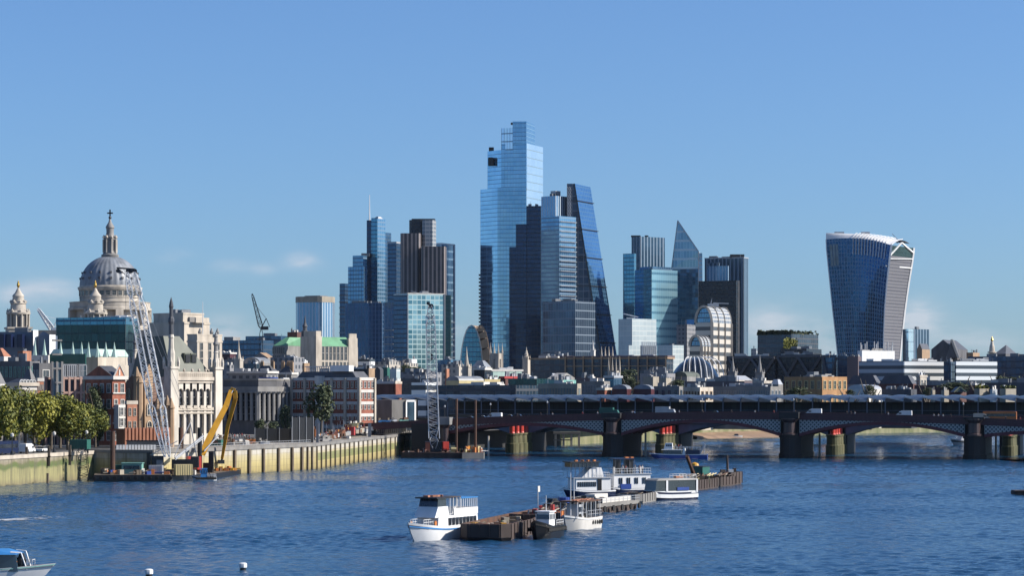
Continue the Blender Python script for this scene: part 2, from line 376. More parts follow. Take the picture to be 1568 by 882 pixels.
glass('gl_office_grey', (.10,.13,.16), (.20,.23,.26), (.30,.31,.32), 4.0, 3.8, .12, .4, .2, .4, .01, .6)
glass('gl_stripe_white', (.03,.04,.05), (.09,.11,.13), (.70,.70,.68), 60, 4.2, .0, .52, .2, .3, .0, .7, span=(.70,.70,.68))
glass('gl_stripe_shaded', (.02,.03,.05), (.05,.07,.10), (.20,.24,.30), 60, 4.2, .0, .52, .2, .3, .0, .7, span=(.24,.28,.34))  # blue grey copy of the white stripes, shade put into the colour
glass('gl_dark_office', (.02,.035,.055), (.05,.085,.12), (.05,.055,.065), 3.2, 3.8, .14, .25, .4, .2, .02, .7)
glass('gl_green_office', (.015,.05,.055), (.03,.09,.10), (.02,.05,.05), 3.0, 3.6, .10, .15, .5, .12, .02, .4)
glass('gl_masonry', (.035,.04,.05), (.10,.11,.12), (.34,.31,.27), 3.4, 3.7, .50, .45, .0, .5, .0, .8)
glass('gl_masonry_grey', (.03,.035,.045), (.08,.09,.10), (.19,.19,.20), 3.4, 3.7, .45, .45, .0, .5, .0, .8)
glass('gl_brickwork', (.03,.03,.04), (.12,.12,.13), (.20,.085,.06), 3.4, 3.7, .52, .45, .0, .6, .0, .8)
glass('gl_arch_grid', (.10,.13,.17), (.22,.25,.28), (.38,.38,.37), 3.4, 3.0, .18, .35, .2, .3, .0, .6)
# ---------------------------------------------------------------- ground, water
def wave_material():
    m, t, p = newmat('river_water')
    g = N(t, 'NewGeometry')
    def noise(sx, sy, det, rough=.55):
        mp = N(t, 'Mapping'); mp.inputs['Scale'].default_value = (sx, sy, 1); t.links.new(g.outputs['Position'], mp.inputs[0])
        n = N(t, 'TexNoise'); n.inputs['Scale'].default_value = 1; n.inputs['Detail'].default_value = det; n.inputs['Roughness'].default_value = rough
        t.links.new(mp.outputs[0], n.inputs[0]); return n.outputs[0]
    fine = noise(1.6, 2.2, 4, .6); swell = noise(.07, .16, 5, .6); patch = noise(.012, .006, 4); gust = noise(.035, .045, 5, .6)
    h = fine
    cal = N(t, 'MapRange'); cal.inputs[1].default_value = .35; cal.inputs[2].default_value = .65; cal.inputs[3].default_value = .55; cal.inputs[4].default_value = 1.0
    t.links.new(mm(t, 'MULTIPLY_ADD', patch, .5, mm(t, 'MULTIPLY', gust, .5)), cal.inputs[0])
    b = N(t, 'Bump'); b.inputs['Distance'].default_value = .16; t.links.new(h, b.inputs['Height']); t.links.new(cal.outputs[0], b.inputs['Strength'])
    t.links.new(b.outputs[0], p.inputs['Normal'])
    p.inputs['Base Color'].default_value = (.009, .046, .105, 1)
    p.inputs['Roughness'].default_value = .08; p.inputs['IOR'].default_value = 1.33
    return m
wave_material()
BANK = [(-330, -400), (-190, 300), (-125, 548), (-120, 569), (-107, 622), (-33, 925), (26, 1005), (93, 1163), (139, 1233), (222, 1334), (320, 1450), (560, 1700), (1200, 2200), (3000, 3000)]
import numpy as np
def waves():
    """wind waves as real geometry where the camera sees the river, finer near it, over one flat sheet"""
    rg = np.random.default_rng(4); W = []
    for i in range(44):
        lam = 1.05*(5.5/1.05)**(i/43); th = rg.normal(1.15, .62); W.append((lam, th, .0068*lam*(1 if lam < 3 else .75)*SLOPE, rg.uniform(0, 6.28)))
    V, F, off = [], [], 0
    for x0, x1, y0, y1, dx, dy, lmin in ((-135, 135, 262, 520, .5, .36, 0), (-150, 160, 519, 800, .9, .6, 1.9), (-70, 330, 799, 1420, 1.5, 1.0, 2.6)):
        xs = np.arange(x0, x1, dx); ys = np.arange(y0, y1+dy, dy); X, Y_ = np.meshgrid(xs, ys); Z = np.zeros_like(X)
        gust = .8+.28*np.sin(X*.031+Y_*.013+1.3)*np.sin(Y_*.047-X*.009)+.22*np.sin(X*.011-Y_*.083+.6)
        for lam, th, a, ph in W:
            if lam < lmin: continue
            k = 2*np.pi/lam; Z += a*(1.2 if lmin else 1)*np.sin(k*(X*np.cos(th)+Y_*np.sin(th))+ph+.6*np.sin(X*.05+Y_*.07+ph))
        Z = Z*gust+(0.0 if lmin else .03); ny, nx = X.shape
        V.append(np.stack([X.ravel(), Y_.ravel(), Z.ravel()], 1)); I = np.arange(ny*nx).reshape(ny, nx)+off
        F.append(np.stack([I[:-1, :-1].ravel(), I[:-1, 1:].ravel(), I[1:, 1:].ravel(), I[1:, :-1].ravel()], 1)); off += ny*nx
    V.append(np.array([(-9000, -1000, -.45), (9000, -1000, -.45), (9000, 14500, -.45), (-9000, 14500, -.45)])); F.append(np.arange(4).reshape(1, 4)+off)
    V = np.concatenate(V); F = np.concatenate(F); me = bpy.data.meshes.new('river_water'); me.vertices.add(len(V)); me.vertices.foreach_set('co', V.ravel())
    me.loops.add(F.size); me.loops.foreach_set('vertex_index', F.ravel().astype(np.int32)); me.polygons.add(len(F)); me.polygons.foreach_set('loop_start', np.arange(0, F.size, 4, dtype=np.int32)); me.polygons.foreach_set('loop_total', np.full(len(F), 4, dtype=np.int32))
    me.update(); me.polygons.foreach_set('use_smooth', [True]*len(F)); me.materials.append(M['river_water']); o = bpy.data.objects.new('river_water', me); COL.objects.link(o); return o
SLOPE = .88
tag(waves(), kind='structure')
def bank_x(y):
    for i in range(len(BANK)-1):
        (xa, ya), (xb, yb) = BANK[i], BANK[i+1]
        if ya <= y <= yb: return xa+(xb-xa)*(y-ya)/(yb-ya)
    return 8800
ys = sorted([q[1] for q in BANK]+[750, 950, 1500, 3400, 9000, 14000])
b = MB(); b.grid([[Vector((-8900, y, gz(y))), Vector((-3000, y, gz(y))), Vector((bank_x(y)-8, y, gz(y))), Vector((bank_x(y), y, gz(y)-.02))] for y in ys])
mt, t_, p_ = newmat('city_ground')
g_ = N(t_, 'NewGeometry'); n_ = N(t_, 'TexNoise'); n_.inputs['Scale'].default_value = .02; n_.inputs['Detail'].default_value = 6; t_.links.new(g_.outputs['Position'], n_.inputs[0])
t_.links.new(mixc(t_, n_.outputs[0], (.06, .06, .06), (.17, .16, .145)), p_.inputs['Base Color']); p_.inputs['Roughness'].default_value = .9
tag(b.build('city_ground', 'city_ground'), kind='structure')
# ---------------------------------------------------------------- river walls
mat('shore_wall', (.36, .33, .20), var=.4, scale=.2, c2=(.09, .12, .025))
def wall_material():
    m, t, p = newmat('river_wall_stone')
    g = N(t, 'NewGeometry'); s = N(t, 'SeparateXYZ'); t.links.new(g.outputs['Position'], s.inputs[0])
    n = N(t, 'TexNoise'); n.inputs['Scale'].default_value = .25; n.inputs['Detail'].default_value = 6; t.links.new(g.outputs['Position'], n.inputs[0])
    z = mm(t, 'MULTIPLY_ADD', n.outputs[0], 2.6, mm(t, 'SUBTRACT', s.outputs[2], 1.3))
    cr = N(t, 'ValToRGB'); t.links.new(mm(t, 'DIVIDE', z, 8.0), cr.inputs[0])
    e = cr.color_ramp; e.elements[0].position = 0; e.elements[0].color = (.10, .085, .04, 1); e.elements[1].position = 1; e.elements[1].color = (.40, .34, .26, 1)
    for pos, c in ((.06, (.24, .20, .10)), (.2, (.33, .30, .13)), (.44, (.30, .28, .12)), (.53, (.07, .12, .02)), (.64, (.10, .13, .03)), (.70, (.26, .22, .15)), (.82, (.34, .30, .24))):
        q = e.elements.new(pos); q.color = (*c, 1)
    st = N(t, 'TexNoise'); st.inputs['Detail'].default_value = 4; mp = N(t, 'Mapping'); mp.inputs['Scale'].default_value = (.9, .9, .12); t.links.new(g.outputs['Position'], mp.inputs[0]); t.links.new(mp.outputs[0], st.inputs[0]); st.inputs['Scale'].default_value = 1
    t.links.new(mixc(t, mm(t, 'MULTIPLY_ADD', mm(t, 'POWER', st.outputs[0], 2), 1.5, .12), cr.outputs[0], (.09, .085, .05)), p.inputs['Base Color'])
    p.inputs['Roughness'].default_value = .8
    m2, t, p = newmat('sheet_pile')
    g = N(t, 'NewGeometry'); s = N(t, 'SeparateXYZ'); t.links.new(g.outputs['Position'], s.inputs[0])
    n = N(t, 'TexNoise'); n.inputs['Scale'].default_value = .35; n.inputs['Detail'].default_value = 5; t.links.new(g.outputs['Position'], n.inputs[0])
    z = mm(t, 'MULTIPLY_ADD', n.outputs[0], 1.8, mm(t, 'SUBTRACT', s.outputs[2], .9))
    far = mm(t, 'MULTIPLY', mm(t, 'GREATER_THAN', s.outputs[1], 700.0), mm(t, 'LESS_THAN', s.outputs[2], 4.6))
    cr = N(t, 'ValToRGB'); t.links.new(mm(t, 'DIVIDE', z, 8.0), cr.inputs[0])
    e = cr.color_ramp; e.elements[0].position = 0; e.elements[0].color = (.12, .10, .04, 1); e.elements[1].position = 1; e.elements[1].color = (.52, .50, .47, 1)
    for pos, c in ((.1, (.34, .27, .10)), (.35, (.46, .38, .16)), (.6, (.48, .42, .26)), (.68, (.50, .47, .41))):
        q = e.elements.new(pos); q.color = (*c, 1)
    n2 = N(t, 'TexNoise'); n2.inputs['Scale'].default_value = .12; n2.inputs['Detail'].default_value = 4; t.links.new(g.outputs['Position'], n2.inputs[0])
    a = mm(t, 'MULTIPLY', far, mm(t, 'MULTIPLY', mm(t, 'GREATER_THAN', s.outputs[2], 2.4), .75))
    st = N(t, 'TexNoise'); st.inputs['Detail'].default_value = 5; st.inputs['Scale'].default_value = 1; mp = N(t, 'Mapping'); mp.inputs['Scale'].default_value = (1.1, 1.1, .09); t.links.new(g.outputs['Position'], mp.inputs[0]); t.links.new(mp.outputs[0], st.inputs[0])
    j1 = mm(t, 'LESS_THAN', mm(t, 'FRACT', mm(t, 'DIVIDE', s.outputs[2], 1.7)), .06)
    dk = mm(t, 'MINIMUM', mm(t, 'ADD', mm(t, 'MULTIPLY', mm(t, 'POWER', st.outputs[0], 2), 1.5), mm(t, 'MULTIPLY', j1, .3)), .8)
    c1 = mixc(t, dk, cr.outputs[0], (.15, .12, .06))
    t.links.new(mixc(t, mm(t, 'MULTIPLY', a, mm(t, 'MULTIPLY_ADD', n2.outputs[0], .8, .4)), c1, (.06, .10, .02)), p.inputs['Base Color']); p.inputs['Roughness'].default_value = .75
wall_material()
def wall(name, label, pts, z1, m, thick=1.2, coping=True, z0=-1, cat='wall', copmat='stone_pale'):
    root = thing(name, label, cat, (pts[0][0], pts[0][1], 0))
    b = MB(); c = MB()
    for i in range(len(pts)-1):
        a, d = Vector(pts[i]), Vector(pts[i+1]); u = (d-a).normalized(); n = Vector((u.y, -u.x))   # n to the river side
        L = (d-a).length
        pl = [a, d, d-n*thick, a-n*thick]
        b.prism([tuple(q) for q in pl], z0, z1)
        if coping: c.prism([tuple(q) for q in (a+n*.25-u*.1, d+n*.25+u*.1, d-n*(thick+.2), a-n*(thick+.2))], z1, z1+.9)
    b.build('river_face', m, root)
    if coping: c.build('coping', copmat, root)
    return root
ew = wall('embankment_wall', 'old stone river wall with algae band below the plane trees', [(-190, 300), (-125, 548), (-120, 569), (-107, 622)], 6.3, 'river_wall_stone')
cof = [(-109, 621.5), (-91, 613), (-57, 693), (-33, 915), (-36, 921)]
cw = wall('cofferdam_wall', 'pale yellow sheet pile river wall with dark upright fenders beside the site', cof, 6.6, 'sheet_pile', coping=True, copmat='concrete')
fz = MB(); fz.box(0, 0, -.5, .7, .55, 7.2); fzo = fz.build('fender_pile', 'timber', cw, local=True)
pxs = [358, 380, 402, 425, 446, 461, 470, 477, 484, 491, 498, 505, 512, 520, 527, 534, 541, 548, 555, 562, 569, 576, 583, 590, 597, 604, 611, 618, 625, 632, 639, 645]
first = True
for px in pxs:
    k = (px-784)/FP
    for i in (1, 2):
        a, d = Vector(cof[i]), Vector(cof[i+1]); e = d-a
        den = e.x-k*e.y
        s_ = (k*a.y-a.x)/den
        if 0 <= s_ <= 1:
            q = a+e*s_; n = Vector((e.y, -e.x)).normalized()*.3; ang = math.atan2(e.y, e.x)
            sc_ = (.62 if px > 465 else 1.15)
            if first: o = fzo; first = False
            else: o = fzo.copy(); COL.objects.link(o); o.parent = cw
            o.location = (q.x+n.x-cof[0][0], q.y+n.y-cof[0][1], 0); o.rotation_euler = (0, 0, ang); o.scale = (sc_, sc_, 1)
fb = [(-33, 925), (26, 1005), (93, 1163), (139, 1233), (222, 1334), (320, 1450), (560, 1700)]
wall('river_wall', 'river wall coloured dark as in shade below the left end of the station', [(q[0]-6, q[1]+4) for q in fb[:2]], 6.5, 'granite', coping=False); wall('river_wall', 'distant pale mossy river wall seen through the bridge arches', [(q[0]-6, q[1]+4) for q in fb[1:]], 6.5, 'shore_wall', coping=False)  # first stretch takes the granite colour to paint the station's shade
b = MB()
sh = [(88, 1150, 0), (93, 1163, 3), (112, 1190, 8), (130, 1218, 16), (142, 1238, 12), (152, 1250, 0)]
rows = [[], [], []]
for x, y, wd in sh:
    rows[0].append(Vector((x-8, y+5, 3.0))); rows[1].append(Vector((x+wd*.2, y-wd*.35, 1.1))); rows[2].append(Vector((x+wd*.5, y-wd-3, -.3)))
b.grid([rows[2], rows[1], rows[0]])
tag(b.build('foreshore', 'sand'), kind='structure')
# the ground behind the cofferdam (the building site level)
b = MB(); b.poly([(-107, 626, 7.0), (-92.5, 614, 7.0), (-58.2, 693, 7.0), (-34.4, 915, 7.0), (-33, 925, 7.02)]); tag(b.build('site_ground', 'concrete_tan'), kind='structure')
# road along the embankment
b = MB()
b.prism([(-133, 548), (-128, 569), (-117, 622), (-46, 925), (-62, 930), (-134, 622), (-146, 569), (-150, 548)], 7.0, 7.05)
tag(b.build('embankment_road', 'asphalt'), kind='structure')
# ================================================================ the towers
def plant(root, pl, z, n, seed, h=(1.5, 4), name='roof_plant', m='grey_metal'):
    r = random.Random(seed); b = MB()
    cx = sum(p[0] for p in pl)/4; cy = sum(p[1] for p in pl)/4
    ax = Vector((pl[1][0]-pl[0][0], pl[1][1]-pl[0][1])); ay = Vector((pl[3][0]-pl[0][0], pl[3][1]-pl[0][1])); a = math.atan2(ax.y, ax.x)
    for i in range(n):
        q = Vector(pl[0][:2])+ax*r.uniform(.18, .82)+ay*r.uniform(.18, .82)
        b.box(q.x, q.y, z, r.uniform(.1, .26)*ax.length, r.uniform(.1, .26)*ay.length, r.uniform(*h), a)
    for i in range(max(1, n//2)):
        q = Vector(pl[0][:2])+ax*r.uniform(.1, .9)+ay*r.uniform(.1, .9); b.tube((q.x, q.y, z), (q.x, q.y, z+r.uniform(*h)*1.3), .18, n=4)
    b.build(name, m, root)
def block(root, name, x0, xm, x1, yt, Y, mt, th=25, zb=None, depth=30, yb=None, capm=1, roofm='roof_grey', pl=None):
    pl = pl or corner_plan(x0, xm, x1, Y, th, depth); z1 = wz(yt, Y); z0 = wz(yb, Y) if yb else (gz(Y) if zb is None else zb)
    b = MB(); b.prism(pl, z0, z1, 0, cap=1)
    b.build(name, [mt, roofm], root); return pl, z1
def face_plan(pts):   # [(px, Y), ...]
    return [(wx(p, y), y) for p, y in pts]
# --- the tallest tower
Y = 2400; r = thing('glass_skyscraper', 'tallest pale blue glass skyscraper with stepped crown', 'skyscraper', (wx(783, Y), Y, gz(Y)))
b = MB(); g0 = gz(Y)
b.prism(face_plan([(735.5, 2425), (762, 2404), (806, 2400), (806, 2440), (740, 2450)]), g0, wz(287, Y), 0, cap=1)
b.build('lower_volume', ['gl_sky', 'roof_grey'], r)
b = MB(); b.prism(face_plan([(746.5, 2423), (768, 2408), (790, 2406), (795, 2438), (750, 2445)]), wz(287, Y), wz(228, Y), 0, cap=1)
b.build('shoulder_volume', ['gl_sky', 'roof_grey'], r)
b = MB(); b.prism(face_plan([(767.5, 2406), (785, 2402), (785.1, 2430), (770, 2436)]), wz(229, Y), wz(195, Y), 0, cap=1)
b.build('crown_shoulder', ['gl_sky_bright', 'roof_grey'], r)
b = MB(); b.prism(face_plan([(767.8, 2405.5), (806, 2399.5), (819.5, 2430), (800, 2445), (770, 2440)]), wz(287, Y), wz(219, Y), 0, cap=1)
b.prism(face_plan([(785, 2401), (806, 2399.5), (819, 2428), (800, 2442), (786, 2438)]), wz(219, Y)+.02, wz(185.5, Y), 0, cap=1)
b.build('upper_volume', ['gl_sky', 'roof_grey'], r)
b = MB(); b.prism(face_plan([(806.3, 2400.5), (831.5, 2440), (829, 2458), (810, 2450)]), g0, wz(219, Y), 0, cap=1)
b.build('side_volume', ['gl_sky_bright', 'roof_grey'], r)  # brighter pane colour paints the white reflection on this side
b = MB(); b.box(wx(752, Y), 2430, wz(228, Y), 5, 8, 4.5); b.box(wx(789, Y), 2425, wz(186, Y), 9, 7, 1.6); b.build('roof_plant', 'dark_metal', r)
b = MB(); b.box(wx(751, Y), 2417.5, wz(251, Y), 5, 9, 8); b.build('sky_terrace', 'black_paint', r)
b = MB()
for i in range(34):
    b.box(wx(734.9, 2433), 2433, g0+4+i*2*1.82, 2.4, 9, 1.5)
b.build('louvre_stack', 'dark_metal', r)
# dark stepped volume added in place of a reflection on the tallest tower
Y = 2340; r = thing('dark_reflection_volume', 'dark navy stepped glass volume added for the reflection on the tallest tower', 'skyscraper', (wx(805, Y), Y, gz(Y)))
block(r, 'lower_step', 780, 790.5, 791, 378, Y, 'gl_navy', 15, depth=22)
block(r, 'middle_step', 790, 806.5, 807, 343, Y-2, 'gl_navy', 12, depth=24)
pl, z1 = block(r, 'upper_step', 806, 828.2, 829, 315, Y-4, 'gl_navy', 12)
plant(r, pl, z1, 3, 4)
# front light tower with lower block
Y = 2290; r = thing('glass_tower', 'pale glass tower with louvred top box and broad lower block', 'skyscraper', (wx(857, Y), Y, gz(Y)))
pl, z1 = block(r, 'shaft', 828.5, 856.5, 882, 330.5, Y, 'gl_grey', 42)
b = MB(); pr = corner_plan(857.2, 857.5, 882.6, Y-.6, 42); a_, c_ = Vector(pr[0]), Vector(pr[1])
n = 17
for i in range(n):
    z = wz(461, Y)+(wz(332, Y)-wz(461, Y))*i/n; d_ = (c_-a_); nn = Vector((d_.y, -d_.x)).normalized()*.8
    b.prism([tuple(a_), tuple(c_), tuple(c_+nn), tuple(a_+nn)], z, z+.8)
b.build('floor_band', 'lead', r)
pl, z1 = block(r, 'crown_box', 828.8, 851, 872.5, 299.5, Y+14, 'gl_fins_light', 42, yb=331)
plant(r, pl, z1, 5, 9, (1, 3)); 
b = MB(); b.prism(inset(pl, 9), z1, z1+5.5); b.build('plant_room', 'light_metal', r)
pl, z1 = block(r, 'podium', 831, 881, 911.5, 460.5, Y-32, 'gl_podium', 38)
plant(r, pl, z1, 5, 10, (1, 3))
# the leaning wedge
Y = 2310; r = thing('wedge_skyscraper', 'leaning wedge shaped glass skyscraper with dark lattice side', 'skyscraper', (wx(895, Y), Y, gz(Y)))
zt, zb = wz(281, Y), gz(Y)
def lean(px0, px1, z): f = (z-wz(541, Y))/(zt-wz(541, Y)); return px1+(px0-px1)*f
def wpl(z): return [(wx(868, Y), Y), (wx(lean(879.5, 920, z), Y), Y), (wx(lean(879.5, 920, z), Y)+2+(14.5 if z < zt-1 else 14.5), Y+34), (wx(868, Y)+4, Y+34)]
A0 = wpl(zb); A1 = wpl(zt); zr = wz(286.5, Y+34)
b = MB()
def q3(p, z): return (p[0], p[1], z)
b.poly((q3(A0[0], zb), q3(A0[1], zb), q3(A1[1], zt), q3(A1[0], zt)), 0, ((0, zb), (A0[1][0]-A0[0][0], zb), (A1[1][0]-A1[0][0], zt), (0, zt)))
b.poly((q3(A0[1], zb), q3(A0[2], zb), q3(A1[2], zr), q3(A1[1], zt)), 1, ((0, zb), (24, zb), (24, zr), (0, zt)))
b.poly((q3(A0[2], zb), q3(A0[3], zb), q3(A1[3], zr), q3(A1[2], zr)), 0, ((0, zb), (40, zb), (14, zr), (0, zr)))
b.poly((q3(A0[3], zb), q3(A0[0], zb), q3(A1[0], zt), q3(A1[3], zr)), 0, ((0, zb), (34, zb), (34, zt), (0, zr)))
b.poly((q3(A1[0], zt), q3(A1[1], zt), q3(A1[2], zr), q3(A1[3], zr)), 1, ((0, 0), (8, 0), (8, 30), (0, 30)))
b.build('glass_wedge', ['gl_lattice', 'gl_wedge'], r)
b = MB()
for i in range(8):
    z = zb+(zt-zb)*(i/7.6); q = wpl(z)
    b.tube((q[0][0], Y-.5, z), (q[1][0], Y-.5, z), .5, n=4); b.tube((q[1][0]+.4, Y-.4, z), (q[2][0]+.8, q[2][1], z), .5, n=4)
b.tube(q3((A0[1][0], Y-.4), zb), q3((A1[1][0], Y-.4), zt), .7, n=4)
b.build('megaframe', 'dark_metal', r)
b = MB()
for i in range(16):
    z = zt-3-i*3.6; q = wpl(z); xx = [wx(868.5, Y), wx(871.5, Y), wx(874.5, Y)]
    for k in range(2): b.tube((xx[k], Y-.7, z), (xx[k+1], Y-.7, z-3.6), .32, n=3); b.tube((xx[k+1], Y-.7, z), (xx[k], Y-.7, z-3.6), .32, n=3)
b.build('service_lattice', 'light_metal', r)
# --- left cluster
Y = 2350; r = thing('masted_skyscraper', 'slim blue glass skyscraper with a tall thin mast', 'skyscraper', (wx(575, Y), Y, gz(Y)))
block(r, 'shaft', 569, 578, 590, 334.5, Y, 'gl_grey', 38)
block(r, 'side_shaft', 561.5, 569.5, 570, 337, Y+2, 'gl_navy', 25, depth=24)
block(r, 'rear_shaft', 588, 589.5, 599, 356, Y+14, 'gl_blue', 35)
block(r, 'glazed_spine', 568.6, 577.8, 578.2, 333.5, Y-1.2, 'gl_teal', 25, depth=3)
b = MB(); b.tube((wx(565, Y), Y+8, wz(340, Y)), (wx(565, Y), Y+8, wz(297, Y)), .75, .25, n=6); b.build('mast', 'white_paint', r)
b = MB(); pl = corner_plan(570, 579, 589, Y+1, 38); b.hip(inset(pl, 1.5), wz(334.5, Y), wz(331, Y), .5); b.build('crown', 'light_metal', r)
Y = 2330; r = thing('office_tower', 'stepped blue office tower left of the masted skyscraper', 'skyscraper', (wx(548, Y), Y, gz(Y)))
block(r, 'shaft', 533, 557, 562, 408, Y, 'gl_blue', 25)
block(r, 'top_box', 540, 556, 562, 391, Y+6, 'gl_grey', 25, yb=409)
b = MB(); b.box(wx(558, Y), Y+20, wz(391, Y), 8, 8, 3); b.build('roof_plant', 'grey_metal', r)
Y = 2180; r = thing('podium_block', 'broad dark blue block with upright fins below the masted skyscraper', 'office block', (wx(560, Y), Y, gz(Y)))
pl, z1 = block(r, 'facade', 528.5, 585, 592, 463.5, Y, 'gl_navy_fins', 25); plant(r, pl, z1, 6, 3, (1, 2.4))
Y = 2420; r = thing('balcony_tower', 'narrow dark tower with balcony slabs at the left of its cluster', 'skyscraper', (wx(527, Y), Y, gz(Y)))
pl, z1 = block(r, 'shaft', 520, 528, 534, 434, Y, 'gl_blue_dark', 25)
b = MB()
for i in range(17): b.prism(shrink(pl, 1.12), gz(Y)+4+i*6.2, gz(Y)+4.9+i*6.2)
b.build('balcony_slab', 'grey_metal', r)
Y = 2100; r = thing('octagonal_tower', 'squat eight sided blue tower with a pale concrete top', 'office tower', (wx(483, Y), Y, gz(Y)))
def oct_plan(f=1.0):
    q = face_plan([(453, 2112), (456, 2104), (486, 2096), (493, 2096), (509, 2106), (512.5, 2114), (508, 2142), (470, 2146)]); return shrink(q, f)
b = MB(); b.prism(oct_plan(), gz(Y), wz(463, Y), 0, cap=1); b.build('shaft', ['gl_fins_light', 'roof_grey'], r)
b = MB(); b.prism(oct_plan(1.015), wz(463, Y), wz(454, Y)); b.build('crown', 'concrete_tan', r)
b = MB(); b.prism(oct_plan(.6), wz(454, Y), wz(452.3, Y)); b.build('roof_plant', 'grey_metal', r)
Y = 2260; r = thing('brown_ribbed_tower', 'brown office tower with vertical strips and a black core', 'skyscraper', (wx(645, Y), Y, gz(Y)))
def chamfer(x0, x1, Y, d, c=2.2):
    a, e = wx(x0, Y), wx(x1, Y); return [(a+c, Y), (e-c, Y), (e, Y+c), (e, Y+d-c), (e-c, Y+d), (a+c, Y+d), (a, Y+d-c), (a, Y+c)]
b = MB(); b.prism(chamfer(613, 644, Y, 22), gz(Y), wz(357, Y), 0, cap=1); b.build('left_leaf', ['gl_brown_strips', 'roof_grey'], r)
b = MB(); b.prism(chamfer(644.8, 683, Y-8, 24), gz(Y), wz(378, Y), 0, cap=1); b.build('right_leaf', ['gl_brown_strips', 'roof_grey'], r)
b = MB(); b.prism(chamfer(626.5, 648, Y+18, 18), gz(Y), wz(334.5, Y), 0); b.prism(chamfer(646, 667, Y+14, 20, 3), gz(Y), wz(335, Y), 1)
b.build('core', ['gl_black', 'gl_office_grey'], r)
b = MB()
for i in range(7): b.tube((wx(629+i*6, Y), Y+26, wz(334.5, Y)), (wx(629+i*6, Y), Y+26, wz(332.6, Y)), .3, n=4)
b.box(wx(647, Y), Y+24, wz(334.5, Y), 22, 10, 1.2); b.build('roof_plant', 'dark_metal', r)
Y = 2330; r = thing('grey_blue_tower', 'plain dark blue tower between the masted and the brown towers', 'skyscraper', (wx(605, Y), Y, gz(Y)))
pl, z1 = block(r, 'shaft', 593.5, 607, 616, 372.5, Y, 'gl_blue_dark', 25); b = MB(); b.prism(shrink(pl, 1.03), z1, z1+1.6); b.build('crown', 'light_metal', r)
Y = 2420; r = thing('white_lined_tower', 'tower with white floor lines behind the brown ribbed tower', 'skyscraper', (wx(684, Y), Y, gz(Y)))
pl, z1 = block(r, 'shaft', 665, 676, 696, 374, Y, 'gl_white_lines', 30); 
b = MB()
q = pl[1]; b.box(q[0], q[1]-.5, gz(Y), 1.6, 1.6, z1-gz(Y)+1); b.prism(shrink(pl, 1.02), z1, z1+1.4); b.build('white_frame', 'white_paint', r)
Y = 2050; r = thing('cyan_glass_block', 'cyan gridded glass block with a bright front in the left cluster', 'office block', (wx(626, Y), Y, gz(Y)))
pl, z1 = block(r, 'facade', 603, 624.5, 681, 450, Y, 'gl_cyan_grid', 62)
b = MB(); q = corner_plan(602.6, 624.3, 624.9, Y-.8, 25, 3); b.prism([q[0], (q[3][0], q[3][1]), (q[3][0], q[3][1]+.8), (q[0][0]+.5, q[0][1]+.8)], gz(Y), wz(452, Y)); b.build('painted_shade_side', 'gl_blue_dark', r)  # dark glass sheet paints the shade on the left face
b = MB(); q = pl[0]; b.box(q[0], q[1]-.8, gz(Y), .9, .9, z1-gz(Y)); q = pl[1]; b.box(q[0], q[1]-.4, gz(Y), 1.1, 1.1, z1-gz(Y)+.5); b.prism(shrink(pl, 1.01), z1, z1+.8); b.build('white_frame', 'white_trim', r)
plant(r, pl, z1+.8, 4, 2, (1, 2.5)); b = MB(); q = P(636, 450, Y+10); b.tube(q, P(655, 447, Y+10)+Vector((0, 0, -2)), .5, n=4); b.tube(P(630, 446, Y+10), q+Vector((3, 0, .5)), .4, n=4); b.build('window_cleaning_rig', 'light_metal', r)
Y = 2150; r = thing('dark_slab_block', 'dark finned block between the cyan block and the podium block', 'office block', (wx(600, Y), Y, gz(Y)))
pl, z1 = block(r, 'facade', 588, 603, 612, 463, Y, 'gl_navy_fins', 25)
b = MB()
for i in range(9): b.prism([(p[0]+(-.8 if j in (0, 3) else .3), p[1]-.8) for j, p in enumerate(pl)], gz(Y)+12+i*6.2, gz(Y)+12.8+i*6.2)
b.build('floor_slab', 'grey_metal', r)
Y = 2150; r = thing('teal_slab_tower', 'dark green glass slab behind the cyan block right edge', 'office tower', (wx(690, Y), Y, gz(Y)))
pl, z1 = block(r, 'facade', 681, 690, 691, 452, Y, 'gl_green_office', 25); b = MB()
for i in range(13): b.box(wx(693, Y), Y+3, gz(Y)+6+i*5.2, 3.6, 2, 1)
b.build('balcony', 'white_trim', r)
# arched building
Y = 2020; r = thing('arched_building', 'arched glass building with a tan curved side', 'building', (wx(720, Y), Y, gz(Y)))
def arcprof(xl, xr, yt, n=14):
    pts = []
    for i in range(n+1):
        a = math.pi*(1-i/n); x = (xl+xr)/2+(xr-xl)/2*math.cos(a); z = wz(yt, Y)-(wz(yt, Y)-gz(Y))*(1-math.sin(a)**.75); pts.append((wx(x, Y), z))
    return pts
pr = arcprof(703, 741, 498); b = MB(); n = len(pr)
b.poly([(x, Y, z) for x, z in pr], 0, [(x, z) for x, z in pr]); b.poly([(x+6, Y+30, z) for x, z in reversed(pr)], 0)
for i in range(n-1): b.poly(((pr[i][0], Y, pr[i][1]), (pr[i][0]+6, Y+30, pr[i][1]), (pr[i+1][0]+6, Y+30, pr[i+1][1]), (pr[i+1][0], Y, pr[i+1][1])), 1)
b.build('glass_arch', ['gl_teal', 'brick_tan'], r)
b = MB()
for i in range(n-1): b.tube((pr[i][0], Y-.3, pr[i][1]), (pr[i+1][0], Y-.3, pr[i+1][1]), .5, n=4)
b.build('arch_rib', 'white_trim', r)
q = arcprof(722, 752, 498); b = MB()
